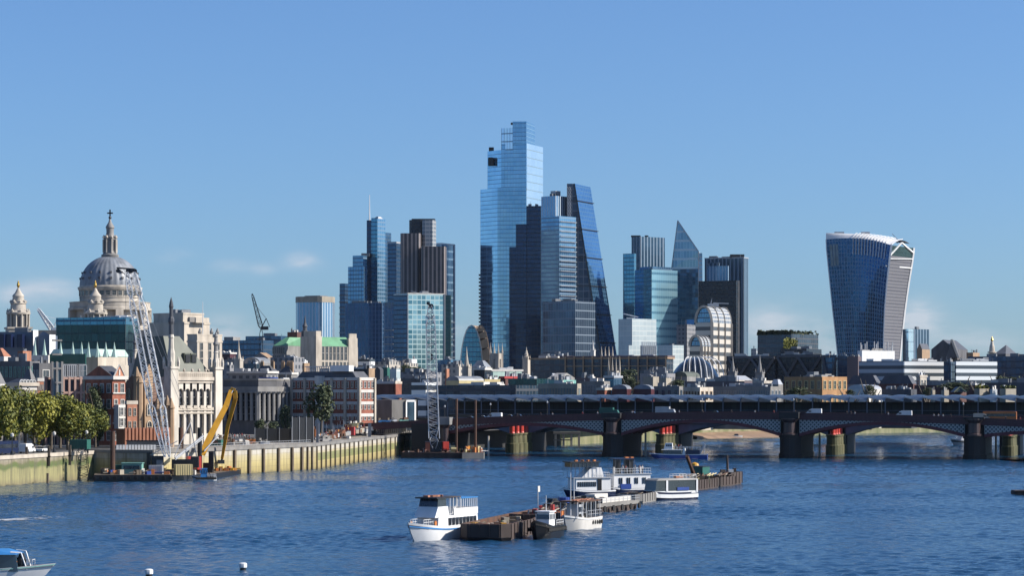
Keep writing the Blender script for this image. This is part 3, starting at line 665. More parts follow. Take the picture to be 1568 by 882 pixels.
for i in range(7, n-1): b.poly(((q[i][0], Y-1, q[i][1]), (q[i+1][0], Y-1, q[i+1][1]), (q[i+1][0]-7, Y-.6, q[i+1][1]-1), (q[i][0]-7, Y-.6, q[i][1]-3)), 0); b.poly(((q[i][0], Y-1, q[i][1]), (q[i][0], Y+25, q[i][1]), (q[i+1][0], Y+25, q[i+1][1]), (q[i+1][0], Y-1, q[i+1][1])), 0)
b.build('curved_band', 'brick_tan', r)
# --- right cluster
Y = 2300; r = thing('teal_glass_tower', 'teal glass tower with striped plant box left of the pointed tower', 'skyscraper', (wx(995, Y), Y, gz(Y)))
block(r, 'left_wing', 954, 971, 974, 388, Y+24, 'gl_teal', 30)
pl, z1 = block(r, 'striped_box', 967, 981, 1018, 362, Y+40, 'gl_stripes', 50)
b = MB(); 
for px in (969, 974, 978, 990): q = P(px, 362, Y+50); b.box(q.x, q.y, z1, 3.5, 3, 1.6)
b.build('roof_plant', 'dark_metal', r)
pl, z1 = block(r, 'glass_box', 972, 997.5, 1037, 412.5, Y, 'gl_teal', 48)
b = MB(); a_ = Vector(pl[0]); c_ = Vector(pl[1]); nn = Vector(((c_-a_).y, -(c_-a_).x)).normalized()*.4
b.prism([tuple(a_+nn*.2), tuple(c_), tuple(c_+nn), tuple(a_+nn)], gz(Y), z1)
b.build('painted_sun_front', ['gl_teal_lit'], r)
b = MB(); b.prism(inset(pl, 5), z1, z1+3); b.build('plant_room', 'gl_blue', r)
Y = 2380; r = thing('pointed_skyscraper', 'sharply pointed angular glass skyscraper', 'skyscraper', (wx(1050, Y), Y, gz(Y)))
pb = [(wx(1023, Y), Y), (wx(1069, Y), Y-6), (wx(1074, Y+40), Y+40), (wx(1030, Y+40), Y+40)]
apex = Vector((wx(1037.5, Y), Y, wz(339, Y))); s2 = Vector((wx(1069, Y), Y-6, wz(386, Y))); zb = gz(Y); zc = wz(412, Y)
lm = Vector((wx(1028, Y), Y, zc)); rm = Vector((wx(1069, Y), Y-6, zc))
b = MB()
b.poly((lm, rm, s2, apex), 0, ((0, zc), (27, zc), (27, s2.z), (6, apex.z)))
b.poly(((pb[0][0], Y, zb), (pb[1][0], Y-6, zb), rm, lm), 1, ((0, zb), (30, zb), (27, zc), (0, zc)))
ap2 = apex+Vector((2, 14, -6)); s3 = Vector((pb[2][0], Y+40, wz(386, Y)))
b.poly(((pb[1][0], Y-6, zb), (pb[2][0], Y+40, zb), s3, s2), 1, ((0, zb), (46, zb), (46, s3.z), (0, s2.z)))
b.poly((s2, s3, ap2, apex), 0, ((0, 0), (40, 0), (30, 30), (0, 30)))
b.poly(((pb[3][0], Y+40, zb), (pb[0][0], Y, zb), lm, apex, ap2), 1, ((0, zb), (40, zb), (40, zc), (20, apex.z), (10, apex.z)))
b.poly(((pb[2][0], Y+40, zb), (pb[3][0], Y+40, zb), ap2, s3), 1)
b.build('glass_body', ['gl_scalpel_top', 'gl_scalpel'], r)
b = MB(); b.tube(apex+Vector((0, -.4, 1)), s2+Vector((0, -.6, 0)), .7, n=4); b.tube(s2+Vector((0, -.6, 0)), (pb[1][0], Y-6.6, zb), .7, n=4); b.tube(apex+Vector((0, -.4, 1)), lm+Vector((0, -.4, 0)), .45, n=4); b.build('edge_trim', 'light_metal', r)
b = MB(); b.prism([(wx(1069.5, Y), Y+4), (wx(1078, Y), Y+6), (wx(1078, Y), Y+34), (wx(1069.5, Y), Y+34)], zb, wz(387, Y), 0, top=[(wx(1069.5, Y), Y+4), (wx(1076, Y), Y+6), (wx(1076, Y), Y+34), (wx(1069.5, Y), Y+34)])
b.build('side_core', ['gl_blue_dark'], r)
Y = 2440; r = thing('striped_tower', 'wide dark tower with white vertical stripes in the right cluster', 'skyscraper', (wx(1110, Y), Y, gz(Y)))
pl, z1 = block(r, 'shaft', 1079, 1139, 1146, 395, Y, 'gl_stripes', 25); b = MB(); b.prism(shrink(pl, 1.01), z1, z1+1); b.build('crown', 'light_metal', r)
plant(r, pl, z1+1, 4, 8, (1, 3)); b = MB(); b.box(wx(1130, Y), Y+10, z1, 14, 9, 4); b.build('plant_room', 'dark_metal', r)
Y = 2400; r = thing('finned_block', 'smaller pale finned block stepped in front of the striped tower', 'office block', (wx(1098, Y), Y, gz(Y)))
block(r, 'shaft', 1083, 1115, 1116, 407, Y, 'gl_fins_light', 20); block(r, 'top_box', 1084, 1101, 1102, 402.5, Y+6, 'gl_stripes', 20)
Y = 2300; r = thing('black_glass_block', 'black glass block with one pale edge behind the domed white building', 'office block', (wx(1100, Y), Y, gz(Y)))
pl, z1 = block(r, 'shaft', 1069.5, 1127.5, 1131, 429.5, Y, 'gl_black', 25); b = MB(); q = pl[1]; b.box(q[0], q[1], gz(Y), 1.6, 2, z1-gz(Y)); b.build('pale_edge', 'stone_pale', r)
# the flared tower
Y = 2300; r = thing('flared_skyscraper', 'flared curved skyscraper bulging at the top with white roof', 'skyscraper', (wx(1330, Y), Y, gz(Y)))
z0, zt = gz(Y), wz(360, Y); NZ = 30; NU = 22
def edge(tab, y):
    for i in range(len(tab)-1):
        (y0, x0), (y1, x1) = tab[i], tab[i+1]
        if y0 <= y <= y1: f = (y-y0)/(y1-y0); return x0+(x1-x0)*f
    return tab[-1][1] if y > tab[-1][0] else tab[0][1]
LT = [(355, 1264.3), (380, 1265.5), (400, 1267.5), (430, 1270.5), (470, 1274.5), (510, 1279), (545, 1282.5), (612, 1290)]
MT = [(355, 1366.5), (375, 1365), (392, 1362.5), (430, 1358.3), (470, 1354.8), (510, 1353), (545, 1352.5), (612, 1353)]
RT = [(355, 1399.5), (382, 1398.5), (400, 1396), (430, 1391), (470, 1385.5), (510, 1381), (545, 1378), (612, 1374)]
def topline(u): return 363-2.4*math.sin(math.pi*u)+12.5*u**2.6     # photo row of the roof edge along the front, left to right
rows = []
for j in range(NZ+1):
    row = []
    for i in range(NU+1):
        u = i/NU; yt = topline(u); yb_ = 612; y = yb_+(yt-yb_)*j/NZ
        xl, xm = edge(LT, y), edge(MT, y); px = xl+(xm-xl)*u
        dep = Y+34-34*u+12*math.sin(math.pi*u)*.6-(5*(1-(j/NZ)))*0
        row.append((px, dep, y))
    rows.append([Vector((wx(a, d), d, HC+(HY-yy)/FP*Y)) for a, d, yy in row])
b = MB(); 
for j in range(NZ):
    for i in range(NU):
        u0, u1 = i*2.75, (i+1)*2.75; v0, v1 = rows[j][0].z, rows[j+1][0].z
        b.poly((rows[j][i], rows[j][i+1], rows[j+1][i+1], rows[j+1][i]), 0, ((u0, v0), (u1, v0), (u1, v1), (u0, v1)))
b.build('front_glass', ['gl_fins_walkie'], r, smooth=True)
side = []
for j in range(NZ+1):
    y = 612+(topline(1)-612)*j/NZ; a = rows[j][-1]; px = edge(RT, y); yb2 = Y+42; c = Vector((wx(px, yb2), yb2, a.z)); side.append([a.lerp(c, k/6) for k in range(7)])
b = MB(); zs = wz(395, Y)
for j in range(NZ):
    for i in range(6):
        m_ = 1 if side[j][0].z > zs else 0; v0, v1 = side[j][0].z, side[j+1][0].z
        b.poly((side[j][i], side[j][i+1], side[j+1][i+1], side[j+1][i]), m_, ((i*7, v0), (i*7+7, v0), (i*7+7, v1), (i*7, v1)))
b.build('louvred_side', ['gl_louvre', 'gl_green_office'], r, smooth=True)
# back faces
bk = []
for j in range(NZ+1):
    a = side[j][-1]; d = rows[j][0]; e = Vector((d.x+10, Y+76, d.z)); e2 = Vector((a.x-6, Y+80, a.z)); bk.append([a, e2, e, d])
b = MB(); b.grid(bk, 0, True); b.build('rear_glass', ['gl_fins_walkie'], r)
# white edges and the roof
b = MB()
for j in range(NZ):
    b.tube(rows[j][0], rows[j+1][0], .55, n=4, caps=False); b.tube(side[j][-1], side[j+1][-1], 1.5, n=5, caps=False); b.tube(rows[j][-1]+Vector((0, -.5, 0)), rows[j+1][-1]+Vector((0, -.5, 0)), .45+.9*(j/NZ)**3, n=4, caps=False)
b.build('white_edge', 'white_paint', r)
roof = []
for k in range(7):
    f = k/6; row = []
    for i in range(NU+1):
        u = i/NU; a = rows[-1][i]; c = bk[-1][3].lerp(bk[-1][0], u); p_ = a.lerp(c, f); p_.z = a.z*(1-f)+c.z*f+6.2*math.sin(math.pi*min(1, f*1.25)*.8) ; row.append(p_)
    roof.append(row)
b = MB(); b.grid(roof); b.build('roof_shell', 'white_paint', r, smooth=True)
b = MB(); n = 13
for k in range(n):
    u = .45+.55*k/(n-1); i = int(u*NU); a = rows[-1][i]
    for f0, f1 in ((0, 1), (1, 2), (2, 3)): b.tube(roof[f0][i]+Vector((0, -.8, .9)), roof[f1][i]+Vector((0, -.8, .9)), .42, n=4, caps=False)
    b.tube(a+Vector((0, -.9, 1)), rows[-4][i]+Vector((0, -.9, 0)), .35, n=4, caps=False)
b.build('roof_fin', 'white_paint', r)
b = MB()
for i in range(10):
    a = side[NZ-3][0].lerp(side[NZ-3][-1], i/9)
b.tube(side[NZ-4][0]+Vector((-3, -1, 0)), side[NZ-4][-1]+Vector((0, -1, 0)), .9, n=4); b.tube(side[NZ-2][0]+Vector((0, -1, -3)), side[NZ-2][-1]+Vector((0, -1, -1)), .6, n=4)
pk = side[NZ][0].lerp(side[NZ][-1], .45)+Vector((0, -1, 3.5)); b.tube(side[NZ-2][0]+Vector((0, -1, 0)), pk, .8, n=4); b.tube(pk, side[NZ-1][-1]+Vector((0, -1, 0)), 1.0, n=4)
b.build('sky_garden_frame', 'white_paint', r)
b = MB(); q = P(1374, 366, Y+20); b.tube(q, P(1366, 358, Y+20), .35, n=4); b.tube(q, q+Vector((0, 0, -4)), .8, n=5); q = P(1285, 357, Y+40); b.box(q.x, q.y, q.z-1, 9, 5, 2.2); q = P(1325, 357.5, Y+40); b.box(q.x, q.y, q.z-1.5, 8, 5, 3); b.build('roof_crane', 'light_metal', r)
b = MB(); a = rows[NZ-2][1]; c = rows[NZ-2][3]; e = rows[NZ-6][1]
for k in range(3):
    s0 = rows[NZ-1][1].lerp(rows[NZ-1][4], k/3+.04); s1 = rows[NZ-5][1].lerp(rows[NZ-5][4], k/3+.04); dd = Vector((1.9, -1.2, 0))
    b.quad(s1+Vector((0, -1.2, 0)), s1+dd, s0+dd, s0+Vector((0, -1.2, 0)))
b.build('corner_panel', 'pane_light', r)
# ================================================================ buildings of the middle distance and the left bank
def bld(name, label, cat, x0, xm, x1, yt, Y, wallm, th=25, roof='flat', rh=0, roofm='roof_grey', wins=None, depth=13, group=None, rp=2, corn=None, pin=.3, chim=0, chm='brick_tan', rhp=(1, 2.6), zb=None):
    """one building from its pixels: left end, near corner, right end, top row; wins = (columns left, columns right, storeys[, pane, frame, arch])"""
    pl = corner_plan(x0, xm, x1, Y, th, depth); z1 = wz(yt, Y); z0 = (gz(Y) if zb is None else zb)-.5
    r = thing(name, label, cat, (pl[0][0], pl[0][1], z0+.5), group)
    b = MB(); b.prism(pl, z0, z1, 0, cap=1); b.build('wall', [wallm, roofm], r)
    if corn:
        b = MB(); b.prism(shrink(pl, 1+.9/max(6, (Vector(pl[0])-Vector(pl[2])).length/2)), z1-.25, z1+.75); b.build('cornice', corn, r)
    if roof == 'flat':
        if 930 < Y < 1560: plant(r, pl, z1+(.7 if corn else 0), 5, int(x0*3+Y), (.4, 1.5), 'roof_plant', ('white_trim', 'pale_roof', 'light_metal', 'white_paint')[int(x0) % 4])
        if rp: plant(r, pl, z1+(.7 if corn else 0), rp, int(x0*7+Y), rhp)
    else:
        b = MB(); zr = z1+rh/FP*Y; zz = z1+(.76 if corn else .02)
        if roof == 'gable': b.gable([pl[0], pl[1], pl[2], pl[3]], zz, zr, 0, 1)
        elif roof == 'gable2': b.gable([pl[3], pl[0], pl[1], pl[2]], zz, zr, 0, 1)
        elif roof == 'hip': b.hip(pl, zz, zr, pin)
        elif roof == 'mansard': b.prism(inset(pl, .4), zz, zr, 0, top=inset(pl, 3.2))
        elif roof == 'barrel':
            a, c_, d, e = [Vector((*q, 0)) for q in pl]; rows = []
            for k in range(9):
                t = math.pi*k/8; f = (1-math.cos(t))/2; rows.append([a.lerp(e, f)+Vector((0, 0, zz+(zr-zz)*math.sin(t))), c_.lerp(d, f)+Vector((0, 0, zz+(zr-zz)*math.sin(t)))])
            b.grid(rows); b.poly([q[0] for q in rows]); b.poly([q[1] for q in rows])
        ro = b.build('roof', [roofm, wallm], r)
        for k in range(chim):
            f = (k+.5)/chim; a = Vector(pl[3]).lerp(Vector(pl[0]), f); c_ = Vector(pl[2]).lerp(Vector(pl[1]), f); q = a.lerp(c_, .45+.2*(k % 2))
            m_ = MB(); m_.box(q.x, q.y, z1, 1.6, .9, zr-z1+1.8, R(th)*-1); 
            for e in (-.45, 0, .45): m_.tube((q.x+e, q.y, zr+1.8), (q.x+e, q.y, zr+2.5), .16, n=5)
            m_.build('chimney', chm, ro)
    if wins:
        nl, nr, ns = wins[:3]; gl = wins[3] if len(wins) > 3 else 'pane'; fr = wins[4] if len(wins) > 4 else 'white_trim'; ar = wins[5] if len(wins) > 5 else False
        zlo = wins[6] if len(wins) > 6 else z0+1
        if nl: windows(r, pl[3], pl[0], zlo, z1-.5, nl, ns, gl=gl, fr=fr, arch=ar)
        if nr: windows(r, pl[0], pl[1], zlo, z1-.5, nr, ns, gl=gl, fr=fr, arch=ar)
    return r, pl, z1
# ---------------------------------------------------------------- foliage
leafm, t_, p_ = newmat('leaves')
g_ = N(t_, 'NewGeometry'); oi = N(t_, 'ObjectInfo'); n_ = N(t_, 'TexNoise'); n_.inputs['Scale'].default_value = .55; n_.inputs['Detail'].default_value = 3
t_.links.new(g_.outputs['Position'], n_.inputs[0])
f_ = mm(t_, 'ADD', mm(t_, 'MULTIPLY_ADD', n_.outputs[0], 2.0, -.75), mm(t_, 'MULTIPLY', mm(t_, 'SUBTRACT', oi.outputs['Random'], .5), .5))
t_.links.new(mixc(t_, f_, (.048, .066, .004), (.28, .25, .014)), p_.inputs['Base Color']); p_.inputs['Roughness'].default_value = .7
p_.inputs['Subsurface Weight'].default_value = 0
leafd, t_, p_ = newmat('leaves_dark')
g_ = N(t_, 'NewGeometry'); n_ = N(t_, 'TexNoise'); n_.inputs['Scale'].default_value = .6; n_.inputs['Detail'].default_value = 3
t_.links.new(g_.outputs['Position'], n_.inputs[0]); t_.links.new(mixc(t_, n_.outputs[0], (.015, .03, .012), (.06, .075, .02)), p_.inputs['Base Color']); p_.inputs['Roughness'].default_value = .7
def crown_mesh(seed, leaf, mats, nleaf=2600, size=.42):
    r = random.Random(seed); b = MB(); lobes = []
    for i in range(15):
        a = r.uniform(0, 2*math.pi); rad = r.uniform(.15, .68); z = r.uniform(-.55, .72)
        rad *= math.sqrt(max(.15, 1-z*z*.9)); lobes.append((Vector((rad*math.cos(a), rad*math.sin(a), z*.85)), r.uniform(.26, .44)))
    lobes.append((Vector((0, 0, 0)), .55))
    for i in range(nleaf):
        c, s_ = r.choice(lobes); d = Vector((r.gauss(0, 1), r.gauss(0, 1), r.gauss(0, 1))).normalized(); q = c+d*s_*r.uniform(.72, 1.06)
        n = (d+Vector((r.gauss(0, .5), r.gauss(0, .5), r.gauss(0, .5)+.25))).normalized(); u = n.orthogonal().normalized(); v = n.cross(u); a = r.uniform(0, 6.28)
        u, v = u*math.cos(a)+v*math.sin(a), v*math.cos(a)-u*math.sin(a); e = size/6*r.uniform(.6, 1.25)
        b.poly((q-u*e, q+v*e*.7, q+u*e, q-v*e*.7))
    o = b.build('crown', mats); me = o.data; bpy.data.objects.remove(o); return me
CR = [crown_mesh(i, 1, ['leaves'], 3600, .34) for i in range(4)]; CD = [crown_mesh(20+i, 1, ['leaves_dark'], 1500, .5) for i in range(2)]
def trunk_mesh(seed, name='trunk'):
    r = random.Random(seed); b = MB(); b.tube((0, 0, -.3), (r.uniform(-.2, .2), 0, 4.5), .42, .28, 7)
    for i in range(6):
        a = i*1.05+r.random(); b.tube((0, 0, r.uniform(3, 4.6)), (math.cos(a)*r.uniform(2, 3.6), math.sin(a)*r.uniform(2, 3.6), r.uniform(6.5, 10)), .2, .06, 5)
    o = b.build(name, ['bark']); me = o.data; bpy.data.objects.remove(o); return me
TR = [trunk_mesh(i) for i in range(3)]
def tree(label, x, y, z, rx, rz, zc, kind=0, group=None, rot=0, name='tree'):
    r = thing(name, label, 'tree', (x, y, z), group, rot)
    cs = (CR if kind == 0 else CD); c = bpy.data.objects.new('crown', cs[int(x*13+y) % len(cs)]); COL.objects.link(c); c.parent = r; c.location = (0, 0, zc); c.scale = (rx, rx, rz)
    t = bpy.data.objects.new('trunk', TR[int(x+y) % 3]); COL.objects.link(t); t.parent = r; s_ = zc/7.5; t.scale = (s_, s_, s_)
    return r
PLT2 = [(6, 594, 618, 28), (38, 600, 628, 28), (66, 600, 650, 27), (92, 606, 655, 26), (118, 614, 662, 24)]
PLT = [(-6, 588, 590, 26), (22, 591, 603, 30), (52, 598, 612, 27), (78, 601, 640, 30), (104, 608, 632, 28), (128, 618, 648, 25), (146, 632, 664, 17)]
PL_LAB = ['large olive plane tree at the left edge of the photo', 'second large plane tree from the left edge', 'plane tree with low hanging crown above the parked vehicles', 'tall plane tree standing before the white dormered house', 'plane tree below the red framed office', 'plane tree above the green container', 'smallest and last of the riverside plane trees']
for (px, pt, Y, hw), lb in zip(PLT, PL_LAB):
    top = wz(pt, Y); rx = hw/FP*Y*1.5; bot = 8.9; zc = (top+bot)/2-7.0; tree(lb, wx(px, Y), Y, 7.0, rx, (top-bot)/2*1.12, zc, 0, 'plane trees along the embankment', px, 'plane_tree')
for i, (px, pt, Y, hw) in enumerate(PLT2):
    top = wz(pt, Y); tree('back row plane tree behind the riverside ones, %s from the left' % ('first', 'second', 'third', 'fourth', 'fifth')[i], wx(px, Y), Y, 7.0, hw/FP*Y*1.35, (top-9.5)/2*1.1, (top+9.5)/2-7, 0, 'plane trees along the embankment', px, 'plane_tree')
tree('dark green bushy tree at the foot of the dark brick house', wx(150, 672), 672, 7, 3.6, 5.8, 6.0, 1, None, 1)
tree('tall shaded tree beside the gabled brick house', wx(147, 690), 690, 7, 3.0, 5.0, 12.5, 1, None, 2)
tree('large dark tree in front of the banded brick building', wx(492, 842), 842, 7, 7.0, 7.6, 11, 1, None, 4)
tree('dark leaning tree just left of the black hoarding', wx(437, 845), 845, 7, 3.2, 4.6, 6.2, 1, None, 3)
tree('small bright bush tree before the dark columned building', wx(399, 820), 820, 7, 2.6, 2.8, 3.5, 1, None, 2)
tree('small round tree by the shadowed quay wall', wx(418, 820), 820, 7, 2.4, 2.6, 2.9, 1, None, 1)
# ---------------------------------------------------------------- the cathedral
Y = 1376; S = Y/FP
cx = wx(168.5, Y); r = thing('cathedral', 'domed stone cathedral with lantern and cross', 'cathedral', (cx, Y, gz(Y)))
def pr(pts): return [(a*S, wz(y, Y)) for a, y in pts]
b = MB(); prof = pr([(45.6, 438.5)]+[(45.6*math.sin(R(a)) if False else 45.6*math.cos(R(a)), 438.5-47*math.sin(R(a))*1.0) for a in range(6, 76, 5)]+[(11.5, 394)])
b.lathe(cx, Y, prof, 128, 0, .011, 32); b.build('dome', 'lead', r, smooth=True)
b = MB()
for j, (yy, sz) in enumerate(((429, .8), (420, .7))):
    for i in range(16):
        a = 2*math.pi*(i+.5)/16; rr = 45.6*math.cos(math.asin((438.5-yy)/47))*S*1.0
        b.box(cx+rr*math.cos(a), Y+rr*math.sin(a), wz(yy, Y), 1.5*sz, 1.5*sz, 1.6*sz, a)
b.build('dome_dormer', 'stone_dark', r)
b = MB(); b.lathe(cx, Y, pr([(47, 456.5), (46.2, 456), (46.2, 446), (47.5, 445.5), (49, 442), (49, 440.5), (46.6, 440), (46, 438)]), 64)
b.lathe(cx, Y, pr([(46, 470), (46, 456.8)]), 64); b.build('attic_drum', 'portland', r, smooth=True)
wm = winmesh(2.2, 2.6, 'pane', 'portland'); wm2 = winmesh(3.0, 6.5, 'pane', 'portland')
for i in range(32):
    a = 2*math.pi*(i+.5)/32
    if math.sin(a) > .3: continue
    rr = 46.2*S+.05; inst(wm, 'window', r, (cx+rr*math.cos(a), Y+rr*math.sin(a), wz(453.5, Y)), a+math.pi/2)
b = MB(); b.lathe(cx, Y, pr([(63, 476), (63, 472.5), (61.5, 472), (61, 471.5), (61, 464.5), (61.8, 464), (61.8, 463.4), (59.5, 463.4), (59.5, 470), (46, 470)]), 64)
b.lathe(cx, Y, pr([(54, 510), (54, 476)]), 64, 0); b.lathe(cx, Y, pr([(63, 530), (63, 500), (61, 499.5), (54, 499.4)]), 64)
b.build('peristyle_drum', 'portland', r, smooth=True)
cb = MB(); cb.tube((0, 0, 0), (0, 0, 8.8), .95, .8, 8); cb.box(0, 0, 8.2, 2.2, 2.2, .7); cb.box(0, 0, 0, 2.3, 2.3, .6); 
first = None
for i in range(36):
    a = 2*math.pi*i/36
    if math.sin(a) > .35: continue
    loc = (cx+60*S*math.cos(a), Y+60*S*math.sin(a), wz(499.5, Y))
    if first is None:
        first = cb.build('column', 'portland', r, local=True); first.location = Vector(loc)-Vector(r.location)
    else: inst(first, 'column', r, loc, a)
b = MB()
for i in range(8):
    a = 2*math.pi*(i+.5)/8; b.box(cx+58.5*S*math.cos(a), Y+58.5*S*math.sin(a), wz(499.4, Y), 3.6, 4.4, 8.7, a)
b.build('buttress', 'portland', r)
b = MB(); L = pr([(11.5, 395.5), (13.4, 393), (13.4, 390), (11.6, 389.6), (11, 388.5), (9.4, 387), (8.9, 384), (8.6, 368), (9.8, 367), (9.8, 365.5), (8.2, 364.5), (7.6, 362), (6.2, 359), (5.6, 356), (5.8, 350), (6.8, 349), (6.6, 347), (4.2, 343), (2.4, 340), (1.6, 336.5), (1.2, 335.5)])
b.lathe(cx, Y, L, 16)
ln = b.build('lantern', 'stone_grey', r, smooth=True)
b = MB()
for i in range(8):
    a = 2*math.pi*(i+.5)/8; b.tube((cx+10.2*S*math.cos(a), Y+10.2*S*math.sin(a), wz(387.5, Y)), (cx+10.2*S*math.cos(a), Y+10.2*S*math.sin(a), wz(366.5, Y)), .6, n=6)
    b.lathe(cx+9.6*S*math.cos(a), Y+9.6*S*math.sin(a), [(.7, wz(365, Y)), (.9, wz(363.5, Y)), (.2, wz(360, Y))], 6)
b.build('lantern_column', 'portland', ln)
b = MB()
for i in range(4):
    a = 2*math.pi*(i+.35)/4; b.box(cx+8.7*S*math.cos(a), Y+8.7*S*math.sin(a), wz(384, Y), .5, 1.9, 5.4, a)
b.build('lantern_opening', 'stone_dark', ln)
b = MB(); b.lathe(cx, Y, pr([(.3, 336), (1.8, 334.8), (2.5, 333.2), (1.8, 331.4), (.7, 330.5), (.6, 328)]), 10); b.box(cx, Y, wz(330.5, Y), .75, .6, 3.6); b.box(cx, Y, wz(327.2, Y), 3.3, .6, .75)
b.build('cross', 'dark_metal', ln)
b = MB(); b.prism([(cx-40, Y-30), (cx+30, Y-40), (cx+50, Y+60), (cx-30, Y+60)], gz(Y), wz(508, Y)); b.build('nave', 'portland', r)
def bell_tower(px, parent):
    Y2 = 1330; S2 = Y2/FP; x = wx(px, Y2); T = lambda pts: [(a*S2, wz(y, Y2)) for a, y in pts]
    b = MB(); b.box(x, Y2, wz(540, Y2), 17*2*S2, 17*2*S2, wz(504, Y2)-wz(540, Y2), R(20)); b.box(x, Y2, wz(504, Y2), 19*2*S2, 19*2*S2, 1.0, R(20))
    b.lathe(x, Y2, T([(14.5, 504), (14.5, 481)]), 24); b.lathe(x, Y2, T([(18.5, 481.5), (18.8, 479), (17, 478.5), (15, 476), (12.5, 475.5), (11.5, 466), (12.8, 465), (12, 463.5), (9.5, 462), (8.6, 455), (9.2, 453.6), (8.2, 451.5), (5.6, 449), (3.4, 445), (2.0, 442), (1.0, 441)]), 16)
    o = b.build('bell_tower', 'portland', parent, smooth=True)
    b = MB()
    for i in range(12):
        a = 2*math.pi*i/12; b.tube((x+16.4*S2*math.cos(a), Y2+16.4*S2*math.sin(a), wz(503.6, Y2)), (x+16.4*S2*math.cos(a), Y2+16.4*S2*math.sin(a), wz(481, Y2)), .55, n=6)
    b.build('column', 'portland', o)
    b = MB()
    for i in range(8):
        a = 2*math.pi*(i+.5)/8
        for rr, z0_, h in ((16, 478.6, 6), (11.2, 463.6, 4.6)):
            q = (x+rr*S2*math.cos(a), Y2+rr*S2*math.sin(a)); b.lathe(q[0], q[1], [(.7, wz(z0_, Y2)), (.9, wz(z0_-h*.4, Y2)), (.4, wz(z0_-h*.6, Y2)), (.15, wz(z0_-h, Y2))], 6)
    b.build('urn', 'portland', o)
    b = MB()
    for i in range(8):
        a = 2*math.pi*(i+.25)/8; b.box(x+14.4*S2*math.cos(a), Y2+14.4*S2*math.sin(a), wz(502, Y2), .5, 1.8, 6, a)
    b.build('belfry_opening', 'stone_dark', o)
    b = MB(); b.lathe(x, Y2, T([(.8, 441.2), (1.6, 439.5), (2.5, 437), (2.0, 434), (1.0, 432.5), (1.3, 431.5), (.2, 429.5)]), 10); b.build('pineapple_finial', 'gold', o)
bell_tower(28, r); bell_tower(146, r)
# ---------------------------------------------------------------- left: offices in front of the cathedral
Y = 1010
r, pl, z1 = bld('glass_office', 'long dark blue green glass office below the dome', 'office block', 86, 192, 212, 487.5, Y, 'gl_green_office', 14, rp=0)
b = MB(); b.prism(shrink(pl, 1.006), z1-2.6, z1+.4); b.build('glazed_parapet', 'gl_teal', r)
b = MB(); q = P(190, 487, Y+6); b.box(q.x, q.y, z1, 9, 4, .9); b.box(q.x-1, q.y, z1+.9, 5, 3, .5); b.build('roof_plant', 'white_paint', r)
r, pl, z1 = bld('slate_blue_office', 'plain slate blue office with white angular window frames', 'office block', -30, 51, 58, 508, 930, 'steel_blue', 12, rp=1)
b = MB(); q = P(51.2, 508, 929); b.prism([(q.x, 928.6), (q.x+.1, 928), (wx(58.5, 931), 931), (wx(58, 932), 932)], wz(545, 930), z1+.6); b.build('white_frame', 'white_paint', r)
b = MB(); zt2 = wz(507, 928); xs = [wx(v, 928) for v in (58, 66, 76)]
b.prism([(xs[0], 929), (xs[2]-.2, 928), (xs[2], 944), (xs[0], 944)], gz(930), wz(513, 928), 0); b.poly(((xs[0], 929, wz(513, 928)), (xs[2], 928, wz(513, 928)), (xs[1], 929, zt2))); b.build('gabled_wing', 'steel_blue', r)
b = MB(); b.prism([(xs[2], 927.6), (wx(85, 930), 930), (wx(83, 932), 934), (xs[2], 932)], wz(545, 930), wz(512.5, 928), 0); b.build('white_side', 'white_paint', r)
b = MB()
for px in (5, 15, 31):
    q = P(px, 528, 925); b.box(wx(px, 926), 930-(5-px/12)*1.0+.0, wz(532, 928), 2.2, 3, 5, R(-12))
b.build('dark_recess', 'navy_paint', r)
tree('round clipped dark roof garden tree left of the dark glass office', wx(62, 960), 960, gz(960), 3.6, 2.6, 23.2, 1, None, 0)
def copper_spire(px, py, Y, h, lab, grp):
    q = P(px, py, Y); b = MB(); b.lathe(q.x, q.y, [(1.15, q.z-1.2), (.95, q.z-.4), (.55, q.z+h*.25), (.3, q.z+h*.6), (.05, q.z+h)], 6)
    return b
# green copper roofed range with its spikes
r, pl, z1 = bld('copper_roofed_range', 'long range with pale green copper roof and a row of green spikes', 'building', 76, 150, 197, 545.5, 860, 'stone_pale', 20, rp=0)
b = MB(); b.prism(shrink(pl, 1.02), z1, z1+2.6, 0, top=shrink(pl, .9)); b.build('roof', 'copper_pale', r)
b = MB(); b.prism([(p_[0], p_[1]) for p_ in corner_plan(76, 131, 132, 852, 20, 6)], z1-3.4, z1+.7); b.build('green_eave', 'green_paint', r)
for px in (93, 111.5, 125, 135.5, 149, 162, 175):
    b = copper_spire(px, 542, 858, 4.2, '', ''); b.build('copper_spike', 'copper_pale', r)
r, pl, z1 = bld('white_parapet_range', 'white parapet range with two green spikes left of the copper roofed range', 'building', 46, 74, 76, 544, 850, 'white_trim', 14, rp=0, wins=(3, 0, 5))
for px in (53.5, 68): copper_spire(px, 542, 856, 5.2, '', '').build('copper_spike', 'copper_pale', r)
bld('house', 'orange tiled hip roof house at the upper left edge', 'house', -22, 6, 17, 546, 830, 'white_trim', 40, 'hip', 13, 'brick_orange', (3, 3, 4), pin=.35)
bld('chimney_block', 'big orange brick chimney block above the white dormered house', 'chimney', 27, 35, 48, 537.5, 800, 'brick_orange', 30, rp=2, rhp=(.6, 1))
bld('terrace_building', 'dark flat roofed building with green glazed left end beside the orange roof', 'building', 0, 46, 66, 553, 780, 'roof_grey', 14, wins=(7, 2, 4, 'pane', 'mint_paint'), rp=3)
bld('grey_house', 'grey flat block with two tall white windows behind the red framed office', 'building', 50, 60, 80, 556, 745, 'stone_dark', 40, wins=(2, 1, 3), rp=1)
